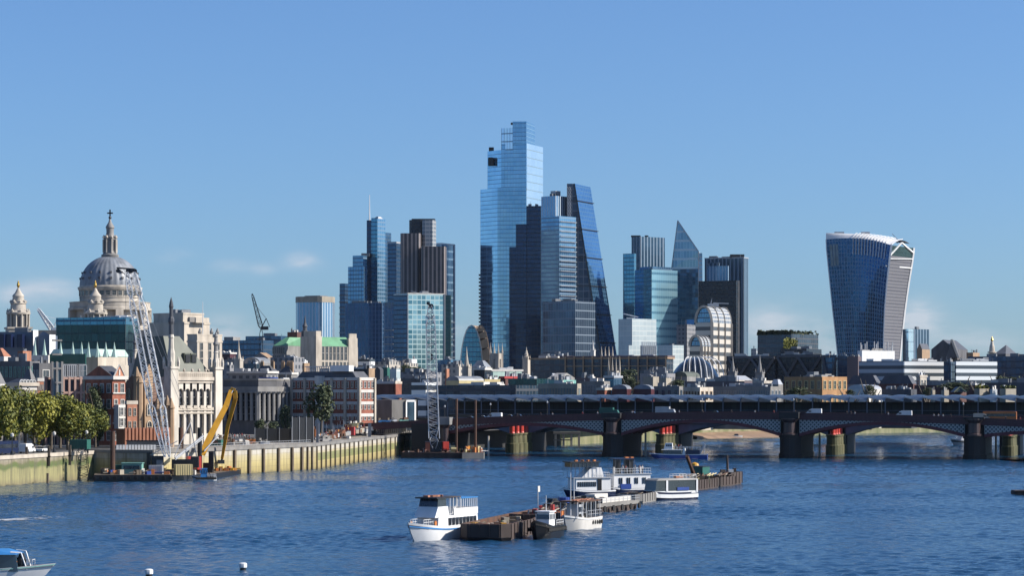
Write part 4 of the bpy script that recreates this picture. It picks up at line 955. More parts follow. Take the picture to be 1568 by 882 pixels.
r, pl, z1 = bld('dormered_house', 'white house with slate mansard roof and row of arched dormers', 'house', 9, 30, 57, 590, 690, 'white_trim', 45, 'mansard', 10, 'slate', (4, 7, 4, 'pane', 'stone_pale'), corn='stone_pale')
windows(r, inset(pl, .5)[0], inset(pl, .5)[1], wz(590, 690), wz(582.5, 690), 5, 1, 1.0, 1.5, fr='white_paint', arch=True, name='dormer')
r, pl, z1 = bld('corner_pavilion', 'slate pyramid roofed white pavilion between the dormered house and the red framed office', 'house', 33, 48, 56, 584, 700, 'white_trim', 35, 'hip', 19, 'slate', (1, 1, 4), pin=.25)
bld('domed_corner_house', 'grey domed house corner cut by the left edge of the photo', 'house', -20, 0, 9, 588, 680, 'white_trim', 35, 'hip', 24, 'slate', (3, 2, 4), pin=.2)
bld('striped_house', 'narrow white and red striped house beside the red framed office', 'house', 55, 58, 67, 583, 700, 'brick_orange', 55, 'mansard', 5, 'slate', (1, 3, 6), corn='white_trim')
# red framed office
Y = 705
r, pl, z1 = bld('framed_office', 'office with salmon stone grid, green glass bay and grey attic', 'office block', 66, 70, 141, 578.5, Y, 'pane_blue', 63, rp=0)
a_, c_ = Vector(pl[0]), Vector(pl[1]); d_ = (c_-a_).normalized(); n_ = Vector((d_.y, -d_.x)); L = (c_-a_).length; ang = math.atan2(d_.y, d_.x)
b = MB(); NB = 8
for i in range(NB+1):
    q = a_+d_*(L*i/NB)+n_*.15; b.box(q.x, q.y, gz(Y), .6, .8, z1-gz(Y)+.3, ang)
for z in [z1-.5-k*4.2 for k in range(6)]:
    q = (a_+c_)/2+n_*.12; b.box(q.x, q.y, z, L, .7, .65, ang)
b.build('salmon_grid', 'pink_stone', r)
b = MB(); pa = corner_plan(80, 84, 131, Y+5, 63); b.prism(pa, z1, wz(557, Y)); b.build('attic', 'grey_metal', r)
windows(r, pa[0], pa[1], z1+.4, wz(559, Y), 8, 1, 1.5, 3.2, 'pane_blue', 'light_metal', name='attic_window')
b = MB(); pt = corner_plan(78.5, 80, 95, Y-2.5, 63); b.prism(pt, z1-14, wz(555.5, Y)); b.build('glass_bay', 'pane_light', r)
b = MB(); 
for f in (0, .48, 1):
    q = Vector(pt[0]).lerp(Vector(pt[1]), f); b.box(q.x, q.y-.1, z1-14, .6, .6, wz(555.5, Y)-z1+14.3, ang)
for k in range(7):
    q = Vector(pt[0]).lerp(Vector(pt[1]), .5); b.box(q.x, q.y-.15, z1-14+k*4.1, (Vector(pt[0])-Vector(pt[1])).length, .5, .5, ang)
b.build('bay_frame', 'stone_grey', r)
# dark brick house with lit gable
Y = 690
r, pl, z1 = bld('gabled_brick_house', 'red brick house with lit gable, white banding and white bay windows', 'house', 131, 172, 192, 580, Y, 'brick_red', 34, 'gable', 20, 'slate', (4, 2, 4, 'pane', 'white_trim'), corn='white_trim')
b = MB(); a_, c_ = Vector(pl[0]), Vector(pl[1]); d_ = (c_-a_).normalized(); ang = math.atan2(d_.y, d_.x); q = (a_+c_)/2
b2 = MB(); pg = [(a_.x-.02, a_.y-.02), (c_.x, c_.y-.02), (c_.x-.3, c_.y+.6), (a_.x-.3, a_.y+.6)]
ng = Vector((d_.y, -d_.x))*.25; m_ = (a_+c_)/2+ng; a2, c2 = a_+ng, c_+ng
b2.poly(((a2.x, a2.y, z1), (c2.x, c2.y, z1), (m_.x, m_.y, wz(558.5, Y)))); b2.poly(((c2.x-.3, c2.y+.7, z1), (a2.x-.3, a2.y+.7, z1), (m_.x-.3, m_.y+.7, wz(558.5, Y))))
b2.build('gable', 'brick_orange', r)
b = MB(); b.tube((a2.x, a2.y-.1, z1), (m_.x, m_.y-.1, wz(558.5, Y)), .22, n=4); b.tube((m_.x, m_.y-.1, wz(558.5, Y)), (c2.x, c2.y-.1, z1), .22, n=4); b.box(m_.x, m_.y-.15, z1+.9, .5, .2, 1.7, ang)
for k in range(1, 4): b.box(m_.x, m_.y-.05, z1-k*4.3, (c_-a_).length, .3, .35, ang)
b.build('white_banding', 'white_trim', r)
b = MB(); q = a_.lerp(c_, .5); b.box(q.x+.7, q.y-.5, wz(657, Y), 4.0, 1.8, wz(620, Y)-wz(657, Y), ang); bay = b.build('bay_window', 'white_trim', r)
nq = Vector((d_.y, -d_.x))*.95; qq = Vector((q.x+.7, q.y-.5))+nq; windows(r, tuple(qq-d_*1.9), tuple(qq+d_*1.9), wz(655, Y), wz(622, Y), 2, 2, 1.1, 2.1, 'pane', 'white_trim')
# gothic brick house
Y = 672
r, pl, z1 = bld('gothic_brick_house', 'brown gothic brick house with tall arched bay and pointed gables', 'house', 192, 213, 240, 586, Y, 'brick_brown', 30, 'gable', 12, 'slate', (2, 0, 3, 'pane', 'brick_tan', True), chim=0)
a_, c_ = Vector(pl[0]), Vector(pl[1]); d_ = (c_-a_).normalized(); ang = math.atan2(d_.y, d_.x)
b = MB(); q = a_.lerp(c_, .42); b.box(q.x, q.y, gz(Y), 3.6, 1.6, z1-gz(Y)+1.5, ang); nn = Vector((d_.y, -d_.x))
qa, qc = q-d_*2.2+nn*.9, q+d_*2.2+nn*.9; qm = q+nn*.9; b.prism([tuple(qa), tuple(qc), tuple(qc-nn*1.2), tuple(qa-nn*1.2)], z1+1.5, z1+5.2, 0, top=[tuple(qm), tuple(qm+d_*.1), tuple(qm-nn*1.2+d_*.1), tuple(qm-nn*1.2)])
b.build('gabled_bay', 'brick_tan', r)
windows(r, tuple(q-d_*1.6+nn*.95), tuple(q+d_*1.6+nn*.95), gz(Y)+3, z1, 1, 3, 1.9, 3.2, 'pane', 'stone_pale', True)
b = MB()
for px, yt in ((209.5, 566), (214, 575), (241, 615), (256, 610), (262, 614)):
    q = P(px, yt, Y-1); b.lathe(q.x, q.y, [(.9, gz(Y)), (.9, q.z-2.2), (1.15, q.z-2.0), (.1, q.z+.8)], 8)
b.build('turret', 'brick_tan', r)
bld('brick_chapel', 'low tan and red brick chapel wing behind the lattice crane', 'chapel', 236, 246, 262, 618, 676, 'brick_tan', 40, 'gable', 9, 'slate', (2, 3, 3, 'pane', 'stone_pale', True))
bld('brick_annex', 'narrow orange brick annex beside the gabled brick house', 'house', 192, 195, 210, 618, 668, 'brick_orange', 50, wins=(0, 2, 3, 'pane', 'stone_pale'), rp=0, corn='stone_pale')
r, pl, z1 = bld('brick_forecourt_wall', 'low orange brick wall with buttresses in front of the gothic brick house', 'wall', 178, 192, 258, 657, 650, 'brick_orange', 62, rp=0)
b = MB(); a_, c_ = Vector(pl[0]), Vector(pl[1]); d_ = (c_-a_).normalized()
for i in range(13):
    q = a_.lerp(c_, i/12); b.box(q.x+.1, q.y-.2, gz(Y), .6, .7, z1-gz(Y)+.3, math.atan2(d_.y, d_.x))
b.build('buttress', 'brick_orange', r)
# ---------------------------------------------------------------- the white arcaded school building
Y = 700
pl = corner_plan(196, 263, 332, Y, 40); z0 = gz(Y); z1 = wz(581, Y)
r = thing('arcaded_stone_building', 'white stone building with tall arcade, corner turrets and green slate roof', 'school', (pl[0][0], pl[0][1], z0))
A, B_ = Vector(pl[0]), Vector(pl[1]); d = (B_-A).normalized(); n = Vector((d.y, -d.x)); L = (B_-A).length; ang = math.atan2(d.y, d.x)
b = MB(); b.prism(shrink(pl, .93), z0, z1, 0, cap=1); b.build('inner_wall', ['stone_dark', 'roof_grey'], r)
b = MB(); b.prism([pl[3], (pl[0][0], pl[0][1]), (pl[0][0]+.8, pl[0][1]+.9), (pl[3][0]+.6, pl[3][1]+1)], z0, z1); b.build('shaded_side_wall', 'school_stone', r)
windows(r, pl[3], pl[0], z0+2, z1-2, 5, 3, fr='school_stone')
fw = MB()
def face(f0, f1, za, zb_, off=0, t=1.1, m=0):
    p, q = A+d*(L*f0)+n*off, A+d*(L*f1)+n*off; fw.prism([tuple(p), tuple(q), tuple(q-n*t), tuple(p-n*t)], za, zb_, m)
zA, zB, zC = wz(628.5, Y), wz(575, Y), wz(608, Y)       # arcade from zA to zB with arches springing around 600
f0, f1 = .125, .875; nb = 5; bw = (f1-f0)/nb
face(0, f0, z0, z1); face(f1, 1, z0, z1); face(f0, f1, wz(586, Y), z1); face(f0, f1, z0, wz(665, Y)); face(f0, f1, wz(634, Y), wz(627, Y))
zs = wz(600, Y)
for i in range(nb+1):
    c0 = f0+i*bw; face(max(f0, c0-.025), min(f1, c0+.025), z0, zs, .25, 1.3); 
for i in range(nb):
    ca = f0+(i+.5)*bw; hw = (bw/2-.025)*L; K = 8
    for k in range(K):
        t0, t1 = math.pi*k/K, math.pi*(k+1)/K
        p0 = A+d*(L*ca+hw*math.cos(t1)); p1 = A+d*(L*ca+hw*math.cos(t0)); h0, h1 = zs+hw*math.sin(t1), zs+hw*math.sin(t0); zt_ = wz(586, Y)
        fw.poly(((p0.x, p0.y, h0), (p1.x, p1.y, h1), (p1.x, p1.y, zt_), (p0.x, p0.y, zt_)))
        w_ = n*1.1; fw.poly(((p0.x, p0.y, h0), (p0.x-w_.x, p0.y-w_.y, h0), (p1.x-w_.x, p1.y-w_.y, h1), (p1.x, p1.y, h1)))
    for e in (-1, 1): 
        q = A+d*(L*ca+e*(hw+.1)); fw.poly(((q.x, q.y, zs), (q.x+d.x*.01, q.y, zs+.01), (q.x, q.y, zs+.5)))
fw.build('arcade_wall', 'school_stone', r)
b = MB()
for z, h, o in ((z1-.3, 1.0, .6), (wz(586.5, Y), .4, .35), (wz(629, Y), .9, .5), (wz(634, Y), .5, .4)):
    p, q = A-d*.4+n*o, B_+d*.4+n*o; b.prism([tuple(p), tuple(q), tuple(q-n*(o+.3)), tuple(p-n*(o+.3))], z, z+h)
    p, q = Vector(pl[3]), A; e = (q-p).normalized(); m_ = Vector((e.y, -e.x))*o; b.prism([tuple(p+m_), tuple(q+m_), tuple(q-m_*.3), tuple(p-m_*.3)], z, z+h)
b.build('cornice', 'stone_pale', r)
me = winmesh(2.1, 3.6, 'pane', 'school_stone'); ms = winmesh(.7, 1.9, 'pane', 'stone_grey'); mt_ = winmesh(1.7, 3.0, 'pane', 'stone_grey', False, 1)
for i in range(nb):
    q = A+d*(L*(f0+(i+.5)*bw)); inst(me, 'window', r, (q.x-n.x*.9, q.y-n.y*.9, wz(663, Y)), ang)
    q2 = q-n*.6; inst(mt_, 'window', r, (q2.x, q2.y, wz(625, Y)), ang)
    b = MB(); q3_ = q+n*.4; b.box(q3_.x, q3_.y, wz(626, Y), 1.6, .5, .9, ang); b.build('balcony', 'stone_pale', r)
for f in (.06, .94):
    for yy in (588, 612, 647): q = A+d*(L*f); inst(ms, 'window', r, (q.x, q.y, wz(yy, Y)), ang)
b = MB()
for i in range(19):
    q = A+d*(L*(.1+.8*i/18)); b.box(q.x, q.y, z1+.7, .5, .5, 1.1, ang)
p, q = A+d*L*.08, B_-d*L*.08; b.prism([tuple(p+n*.2), tuple(q+n*.2), tuple(q-n*.3), tuple(p-n*.3)], z1+1.8, z1+2.2)
for f in (.27, .45, .6, .75): q = A+d*(L*f); b.lathe(q.x, q.y, [(.3, z1+2.2), (.4, z1+2.7), (.1, z1+3.2)], 8)
b.build('balustrade', 'stone_pale', r)
# roof: steep hipped green slate with two dormers
pi_ = shrink(pl, .93); zr0, zr1 = z1+.8, wz(514, Y); tp = [Vector(pi_[0]).lerp(Vector(pi_[1]), .02), Vector(pi_[0]).lerp(Vector(pi_[1]), .42), Vector(pi_[3]).lerp(Vector(pi_[2]), .42), Vector(pi_[3]).lerp(Vector(pi_[2]), .1)]
tp[0] = tp[0].lerp(tp[3], .25); tp[1] = tp[1].lerp(tp[2], .25); tp[3] = tp[3].lerp(tp[0], .2); tp[2] = tp[2].lerp(tp[1], .2)
b = MB(); b.prism(pi_, zr0, zr1, 0, top=[tuple(v) for v in tp]); ro = b.build('roof', 'slate_green', r)
for f in (.27, .42):
    q = Vector(pi_[0]).lerp(Vector(pi_[1]), f); b = MB(); zz = wz(556, Y); b.box(q.x-.5, q.y+4.2, zz, 2.2, 3.4, 3.0, ang); b.build('dormer', 'slate_green', ro)
    b = MB(); b.box(q.x-.5+n.x*1.8, q.y+4.2+n.y*1.8, zz+.3, 1.7, .3, 2.3, ang); b.build('dormer_opening', 'black_paint', ro)
def turret(pt, w, zbot, zpar, ztop, mt1='school_stone', mt2='copper', name='turret', slim=False):
    b = MB(); b.box(pt[0], pt[1], zbot, w, w, zpar-zbot, ang); b.box(pt[0], pt[1], zpar, w*1.2, w*1.2, .7, ang)
    for e in (-1, 1):
        for g in (-1, 1): q = Vector(pt)+d*e*w*.5+n*g*w*.5; b.lathe(q.x, q.y, [(.4, zpar+.7), (.5, zpar+2), (.1, zpar+3.6)], 6)
    b.lathe(pt[0], pt[1], [(w*.4, zpar+.7), (w*.38, zpar+(ztop-zpar)*.22), (w*.28, zpar+(ztop-zpar)*.28), (w*.24, zpar+(ztop-zpar)*.42), (w*.3, zpar+(ztop-zpar)*.44), (w*.2, zpar+(ztop-zpar)*.5)], 8)
    o = b.build(name, mt1, r, smooth=False)
    b = MB(); H = ztop-zpar
    b.lathe(pt[0], pt[1], [(w*.24, zpar+H*.48), (w*.22, zpar+H*.62), (w*.32, zpar+H*.66), (w*.30, zpar+H*.70), (w*.2, zpar+H*.73), (w*.19, zpar+H*.84), (w*.24, zpar+H*.87), (w*.16, zpar+H*.93), (.06, zpar+H)], 8)
    b.build('spirelet', mt2, o)
q = P(258, 0, Y); turret((A.x-.2, A.y+.3), 2.9, z0, wz(565, Y), wz(455, Y), mt2='slate')
turret((B_.x-.3, B_.y+.3), 2.7, z0, wz(565, Y), wz(506, Y), mt2='stone_grey', slim=True)
q = Vector(pl[3]); turret((wx(204, 718), 722), 2.6, z0, wz(560, 722), wz(508, 722), mt2='stone_grey')
# ---------------------------------------------------------------- pale stepped stone block behind
Y = 1000
pl = corner_plan(232, 278, 322, 478, 25) if False else corner_plan(226, 282, 321, Y, 38); z0 = gz(Y)
r = thing('stepped_stone_block', 'big pale stepped stone block behind the arcaded building', 'building', (pl[0][0], pl[0][1], z0))
b = MB(); b.prism(pl, z0, wz(494, Y)); p2 = inset(pl, 2.5); b.prism(p2, wz(494, Y), wz(479, Y)); p3 = corner_plan(298, 300, 320.5, Y+2, 38); b.prism(p3, wz(494, Y), wz(486, Y)); b.build('wall', 'stone_pale', r)
b = MB(); b.prism(shrink(pl, 1.02), wz(496, Y), wz(494, Y)+.3); b.prism(shrink(p2, 1.02), wz(481, Y), wz(478.4, Y)); b.build('cornice', 'stone_pale', r)
b = MB(); a_, c_ = Vector(p2[0]), Vector(p2[1]); q = a_.lerp(c_, .38); b.box(q.x+.2, q.y-.2, wz(505, Y), 3, 1.2, wz(485, Y)-wz(505, Y), math.atan2((c_-a_).y, (c_-a_).x)); b.build('recess', 'stone_grey', r)
p4 = corner_plan(287, 302, 340, Y-22, 40); b = MB(); b.prism(p4, z0, wz(512, Y-22)); b.prism(shrink(p4, 1.05), wz(524, Y-22), wz(521.5, Y-22)); b.prism(shrink(p4, 1.03), wz(513.5, Y-22), wz(511.5, Y-22)); b.build('front_tower', 'stone_pale', r)
windows(r, p4[0], p4[1], wz(562, Y), wz(526, Y), 3, 3, 1.3, 2.6, 'pane', 'stone_grey')
plant(r, p2, wz(478.4, Y), 3, 3, (1, 2)); b = MB(); q = P(310.5, 512, Y-15); b.tube((q.x, q.y, q.z), (q.x, q.y, wz(464, Y)), .22, .1, n=5); b.build('flagpole', 'white_paint', r)
for px in (306, 324, 333): q = P(px, 512, Y-15); b = MB(); b.lathe(q.x, q.y, [(.6, q.z), (.8, q.z+.9), (.4, q.z+1.8), (.2, q.z+2.4)], 8); b.build('urn', 'stone_grey', r)
# ---------------------------------------------------------------- dark columned building
Y = 860
pl = corner_plan(336, 447, 452, 0, 6) if False else [(wx(452, 905), 905), (wx(455, 930), 930), (wx(330, 935), 935), (wx(338, 880), 880), (wx(395, 872), 872), (wx(425, 878), 878), (wx(442, 890), 890)]
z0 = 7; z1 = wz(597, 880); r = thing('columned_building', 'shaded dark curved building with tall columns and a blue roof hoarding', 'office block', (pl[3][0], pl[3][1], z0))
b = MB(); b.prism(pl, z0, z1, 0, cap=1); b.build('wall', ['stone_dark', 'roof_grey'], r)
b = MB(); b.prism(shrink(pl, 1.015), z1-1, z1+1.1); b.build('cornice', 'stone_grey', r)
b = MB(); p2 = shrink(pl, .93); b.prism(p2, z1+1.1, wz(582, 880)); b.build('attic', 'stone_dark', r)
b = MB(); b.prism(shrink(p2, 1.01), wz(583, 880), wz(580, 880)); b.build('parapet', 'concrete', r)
for a_, c_, n_w in ((3, 4, 7), (4, 5, 4), (5, 6, 3)):
    a2, c2 = Vector(pl[a_]), Vector(pl[c_]); windows(r, a2, c2, z0+5, z1-1.5, n_w, 4, 1.5, 2.4, 'pane', 'stone_dark')
    for i in range(n_w+1):
        q = a2.lerp(c2, i/n_w); b = MB(); nn = Vector(((c2-a2).y, -(c2-a2).x)).normalized()*.5; b.tube((q.x+nn.x, q.y+nn.y, z0+5), (q.x+nn.x, q.y+nn.y, z1-1.2), .7, .6, 8); b.box(q.x+nn.x, q.y+nn.y, z1-1.2, 1.8, 1.8, .5); b.build('column', 'stone_grey', r)
b = MB(); q = P(411, 590, 900); b.lathe(q.x, q.y, [(3.6, wz(588, 900)), (3.6, wz(578, 900))], 20); b.box(q.x-.0, q.y, wz(588, 900), 6, 6, 2.0); b.build('blue_hoarding', 'blue_paint', r)
# ---------------------------------------------------------------- banded brick building
Y = 872
r, pl, z1 = bld('banded_brick_building', 'red brick office with white stone bands, brightly lit at its right end', 'office block', 447, 550, 573, 579, Y, 'brick_red', 33, wins=(15, 4, 5, 'pane', 'white_trim'), rp=0)
b = MB()
for k in range(6):
    z = z1-k*4.35; b.prism(shrink(pl, 1.012), z-.9, z+.2)
b.build('stone_band', 'white_trim', r)
b = MB()
for a_, c_, nb in ((pl[3], pl[0], 15), (pl[0], pl[1], 4)):
    a2, c2 = Vector(a_), Vector(c_); nn = Vector(((c2-a2).y, -(c2-a2).x)).normalized()*.15
    for i in range(0, nb+1, 3 if nb > 5 else 4):
        q = a2.lerp(c2, i/nb)+nn; b.box(q.x, q.y, 7, .9, .9, z1-7, math.atan2((c2-a2).y, (c2-a2).x))
b.build('stone_pier', 'stone_pale', r)
b = MB(); a2, c2 = Vector(pl[3]), Vector(pl[0]); q = a2.lerp(c2, .42); b.lathe(q.x, q.y-.2, [(1.9, 7), (1.9, z1+.8)], 12); b.build('bow_window', 'white_trim', r)
b = MB(); b.prism(inset(pl, 2), z1+.2, z1+2.4, 0, top=inset(pl, 4)); b.build('attic', 'slate', r)
b = MB()
for i in range(15):
    q = Vector(inset(pl, 4)[3]).lerp(Vector(inset(pl, 4)[0]), .1+.5*i/14); b.box(q.x, q.y, z1+2.4, .3, .3, 1.7)
b.prism([tuple(Vector(inset(pl, 4)[3]).lerp(Vector(inset(pl, 4)[0]), f)+Vector((0, o))) for f, o in ((.05, 0), (.65, 0), (.65, .8), (.05, .8))], z1+4.1, z1+4.4)
b.build('roof_pergola', 'light_metal', r)
b = MB(); 
for f, w_ in ((.72, 5), (.84, 6)): q = Vector(inset(pl, 4)[3]).lerp(Vector(inset(pl, 4)[0]), f); b.box(q.x, q.y, z1+2.4, w_, 3, 2.2, R(-30))
b.build('roof_plant', 'white_paint', r)
# ---------------------------------------------------------------- stone block with green copper roofs
Y = 1330
pl = corner_plan(461, 484, 548, Y, 50)
z0 = gz(Y); r = thing('copper_roofed_block', 'large pale stone block with bright green copper roofs and corner towers', 'building', (pl[0][0], pl[0][1], z0))
b = MB(); b.prism(pl, z0, wz(531, Y), 0); b.build('wall', 'stone_pale', r)
windows(r, Vector(pl[0]).lerp(Vector(pl[1]), .12), Vector(pl[0]).lerp(Vector(pl[1]), .84), wz(551, Y), wz(530.5, Y), 8, 2, 1.5, 3.6, 'pane', 'stone_grey'); windows(r, Vector(pl[0]).lerp(Vector(pl[1]), .12), Vector(pl[0]).lerp(Vector(pl[1]), .9), wz(562, Y), wz(553, Y), 9, 1, 1.2, 2.2, 'pane', 'stone_grey')
b = MB(); A_, C_ = Vector(pl[0]), Vector(pl[1]); e = (C_-A_).normalized(); a5 = math.atan2(e.y, e.x)
q = A_.lerp(C_, .07); b.prism(corner_plan(460, 484, 493, Y-3, 50), z0, wz(515, Y)); b.prism(corner_plan(463, 484, 492, Y-1, 50), wz(515, Y), wz(507, Y)); b.build('left_tower', 'stone_pale', r)
b = MB(); b.prism(corner_plan(531, 534, 547.5, Y+14, 50), z0, wz(517, Y)); b.prism(corner_plan(533, 535, 546, Y+15, 50), wz(517, Y), wz(510, Y)); b.build('right_tower', 'stone_pale', r)
b = MB(); p5 = [tuple(A_.lerp(C_, .14)), tuple(A_.lerp(C_, .86)), tuple(Vector(pl[3]).lerp(Vector(pl[2]), .86)), tuple(Vector(pl[3]).lerp(Vector(pl[2]), .14))]; b.prism(p5, wz(531, Y)+.05, wz(515.5, Y), 0, top=[tuple(Vector(p5[0]).lerp(Vector(p5[3]), .4)), tuple(Vector(p5[1]).lerp(Vector(p5[2]), .4)), tuple(Vector(p5[2]).lerp(Vector(p5[1]), .3)), tuple(Vector(p5[3]).lerp(Vector(p5[0]), .3))]); b.build('roof', 'copper_bright', r)
b = MB(); p6 = corner_plan(418, 436, 462, Y+10, 30); b.prism(p6, z0, wz(529, Y)); b.build('left_wing', 'stone_grey', r)
windows(r, p6[3], p6[0], wz(555, Y), wz(530, Y), 6, 2, 1.5, 3.2, 'pane', 'stone_grey')
b = MB(); b.prism(p6, wz(529, Y)+.05, wz(515.5, Y), 0, top=[tuple(Vector(p6[0]).lerp(Vector(p6[3]), .3)+Vector((4, 6))), tuple(Vector(p6[1])), tuple(Vector(p6[2])), tuple(Vector(p6[3])+Vector((7, 4)))]); b.build('roof', 'copper_bright', r)
b = MB(); q = P(467, 510, Y+10); b.lathe(q.x, q.y, [(2.2, wz(515, Y)), (2.2, wz(507, Y)), (1.2, wz(505, Y)), (1.2, wz(500, Y)), (1.6, wz(499.5, Y)), (.7, wz(494, Y)), (.1, wz(482, Y))], 8); b.build('spire', 'slate', r)
# ---------------------------------------------------------------- church steeples
def steeple(label, px, yt, ybase, Y, w, mt, style='spire', name='church', towm=None, ysh=None):
    S2 = Y/FP; x = wx(px, Y); z = lambda y: wz(y, Y); zb = gz(Y); ysh = ysh or ybase-(ybase-yt)*.35; W = w*S2
    r = thing(name, label, 'church', (x, Y, zb)); b = MB(); b.box(x, Y, zb, W, W, z(ysh)-zb, R(-25)); b.box(x, Y, z(ysh), W*1.12, W*1.12, .6, R(-25)); tw = b.build('tower', towm or mt, r)
    b = MB()
    for e in (-1, 1):
        for g in (-1, 1):
            c, s_ = math.cos(R(-25)), math.sin(R(-25)); ex, ey = e*W*.46, g*W*.46; b.lathe(x+ex*c-ey*s_, Y+ex*s_+ey*c, [(W*.09, z(ysh)), (W*.1, z(ysh)+W*.25), (.03, z(ysh)+W*.7)], 6)
    b.build('pinnacle', mt, tw)
    b = MB(); H = z(yt)-z(ysh); r0 = W*.42
    if style == 'spire': b.lathe(x, Y, [(r0, z(ysh)+.6), (r0*.62, z(ysh)+H*.3), (r0*.3, z(ysh)+H*.62), (.06, z(yt))], 8)
    elif style == 'baroque': b.lathe(x, Y, [(r0, z(ysh)+.6), (r0, z(ysh)+H*.18), (r0*1.15, z(ysh)+H*.2), (r0*.75, z(ysh)+H*.24), (r0*.72, z(ysh)+H*.4), (r0*.88, z(ysh)+H*.42), (r0*.5, z(ysh)+H*.47), (r0*.45, z(ysh)+H*.58), (r0*.55, z(ysh)+H*.6), (r0*.25, z(ysh)+H*.68), (.06, z(yt))], 10)
    elif style == 'dome': b.lathe(x, Y, [(r0, z(ysh)+.6), (r0*.95, z(ysh)+H*.25), (r0*.8, z(ysh)+H*.4), (r0*.4, z(ysh)+H*.52), (r0*.22, z(ysh)+H*.6), (r0*.22, z(ysh)+H*.75), (.05, z(yt))], 12)
    b.build('spire', mt, r)
    return r
steeple('slim white church steeple left of the green copper roofs', 365.5, 520, 572, 1230, 10, 'portland', 'spire', ysh=552)
steeple('pale white church steeple with tiered top near the lattice boom', 714.5, 531, 576, 1180, 10.5, 'portland', 'spire', ysh=563, towm='portland')
steeple('baroque white steeple in front of the dark navy reflection volume', 806, 531, 562, 1500, 9, 'stone_pale', 'baroque', ysh=550)
steeple('dark gothic spire with lit right edge, left of a pair', 1122, 545, 586, 1230, 11, 'stone_grey', 'spire', ysh=571, towm='stone_grey')
steeple('second dark gothic spire, right of the pair, before the trussed block', 1163.5, 543, 586, 1220, 11, 'stone_grey', 'spire', ysh=572, towm='stone_grey')
steeple('tiny slim steeple rising above the roofs left of the white church steeple', 702, 554, 572, 1330, 4, 'stone_pale', 'spire', ysh=563)
steeple('thin pointed spire at the centre above the brown office', 908, 520, 546, 1700, 6, 'white_trim', 'spire', ysh=538)
def gothic_tower(label, x0, x1, yt, Y, mt, n=4):
    xm = (x0+x1*2)/3; pl = corner_plan(x0, xm, x1, Y, 40); z1 = wz(yt, Y); r = thing('church_tower', label, 'church', (pl[0][0], pl[0][1], gz(Y)))
    b = MB(); b.prism(pl, gz(Y), z1); b.build('tower', mt, r)
    for q in pl:
        b = MB(); w_ = (Vector(pl[0])-Vector(pl[1])).length*.13; b.lathe(q[0], q[1], [(w_, gz(Y)), (w_, z1), (w_*1.2, z1+.4), (w_*.9, z1+2), (.05, z1+6.5)], 6); b.build('pinnacle', 'stone_pale', r)
    windows(r, pl[0], pl[1], z1-12, z1-2, 1, 1, w_*2.2, 7, 'pane', mt, True); windows(r, pl[3], pl[0], z1-12, z1-2, 1, 1, w_*2.2, 7, 'pane', mt, True)
    return r
gothic_tower('four pinnacled pale gothic church tower before the tallest tower', 751, 769, 541, 1480, 'portland')
gothic_tower('small gothic tower with tall thin pinnacles above the brown office roof', 932, 949, 568, 1130, 'portland')
gothic_tower('twin pinnacled tower peeping over the long brown office near the wedge skyscraper', 921, 938, 546, 1500, 'brick_tan')
# column with golden top
Y = 1750; q = P(1519, 545, Y); r = thing('monument_column', 'tall stone column with a gilded top on the right horizon', 'monument', (q.x, Y, gz(Y)))
b = MB(); T = lambda pts: [(a*Y/FP, wz(y, Y)) for a, y in pts]
b.lathe(q.x, Y, T([(4.4, 580), (4.4, 541), (7, 540.5), (7, 539), (4.6, 538.5), (4.2, 534), (3.6, 530), (2.6, 527), (2.2, 524), (1.6, 523)]), 12); b.build('shaft', 'stone_pale', r); b = MB(); b.lathe(q.x, Y, T([(1.2, 523), (2.2, 520.5), (1.4, 518.6), (.2, 515)]), 10); b.build('gilded_urn', 'gold', r)
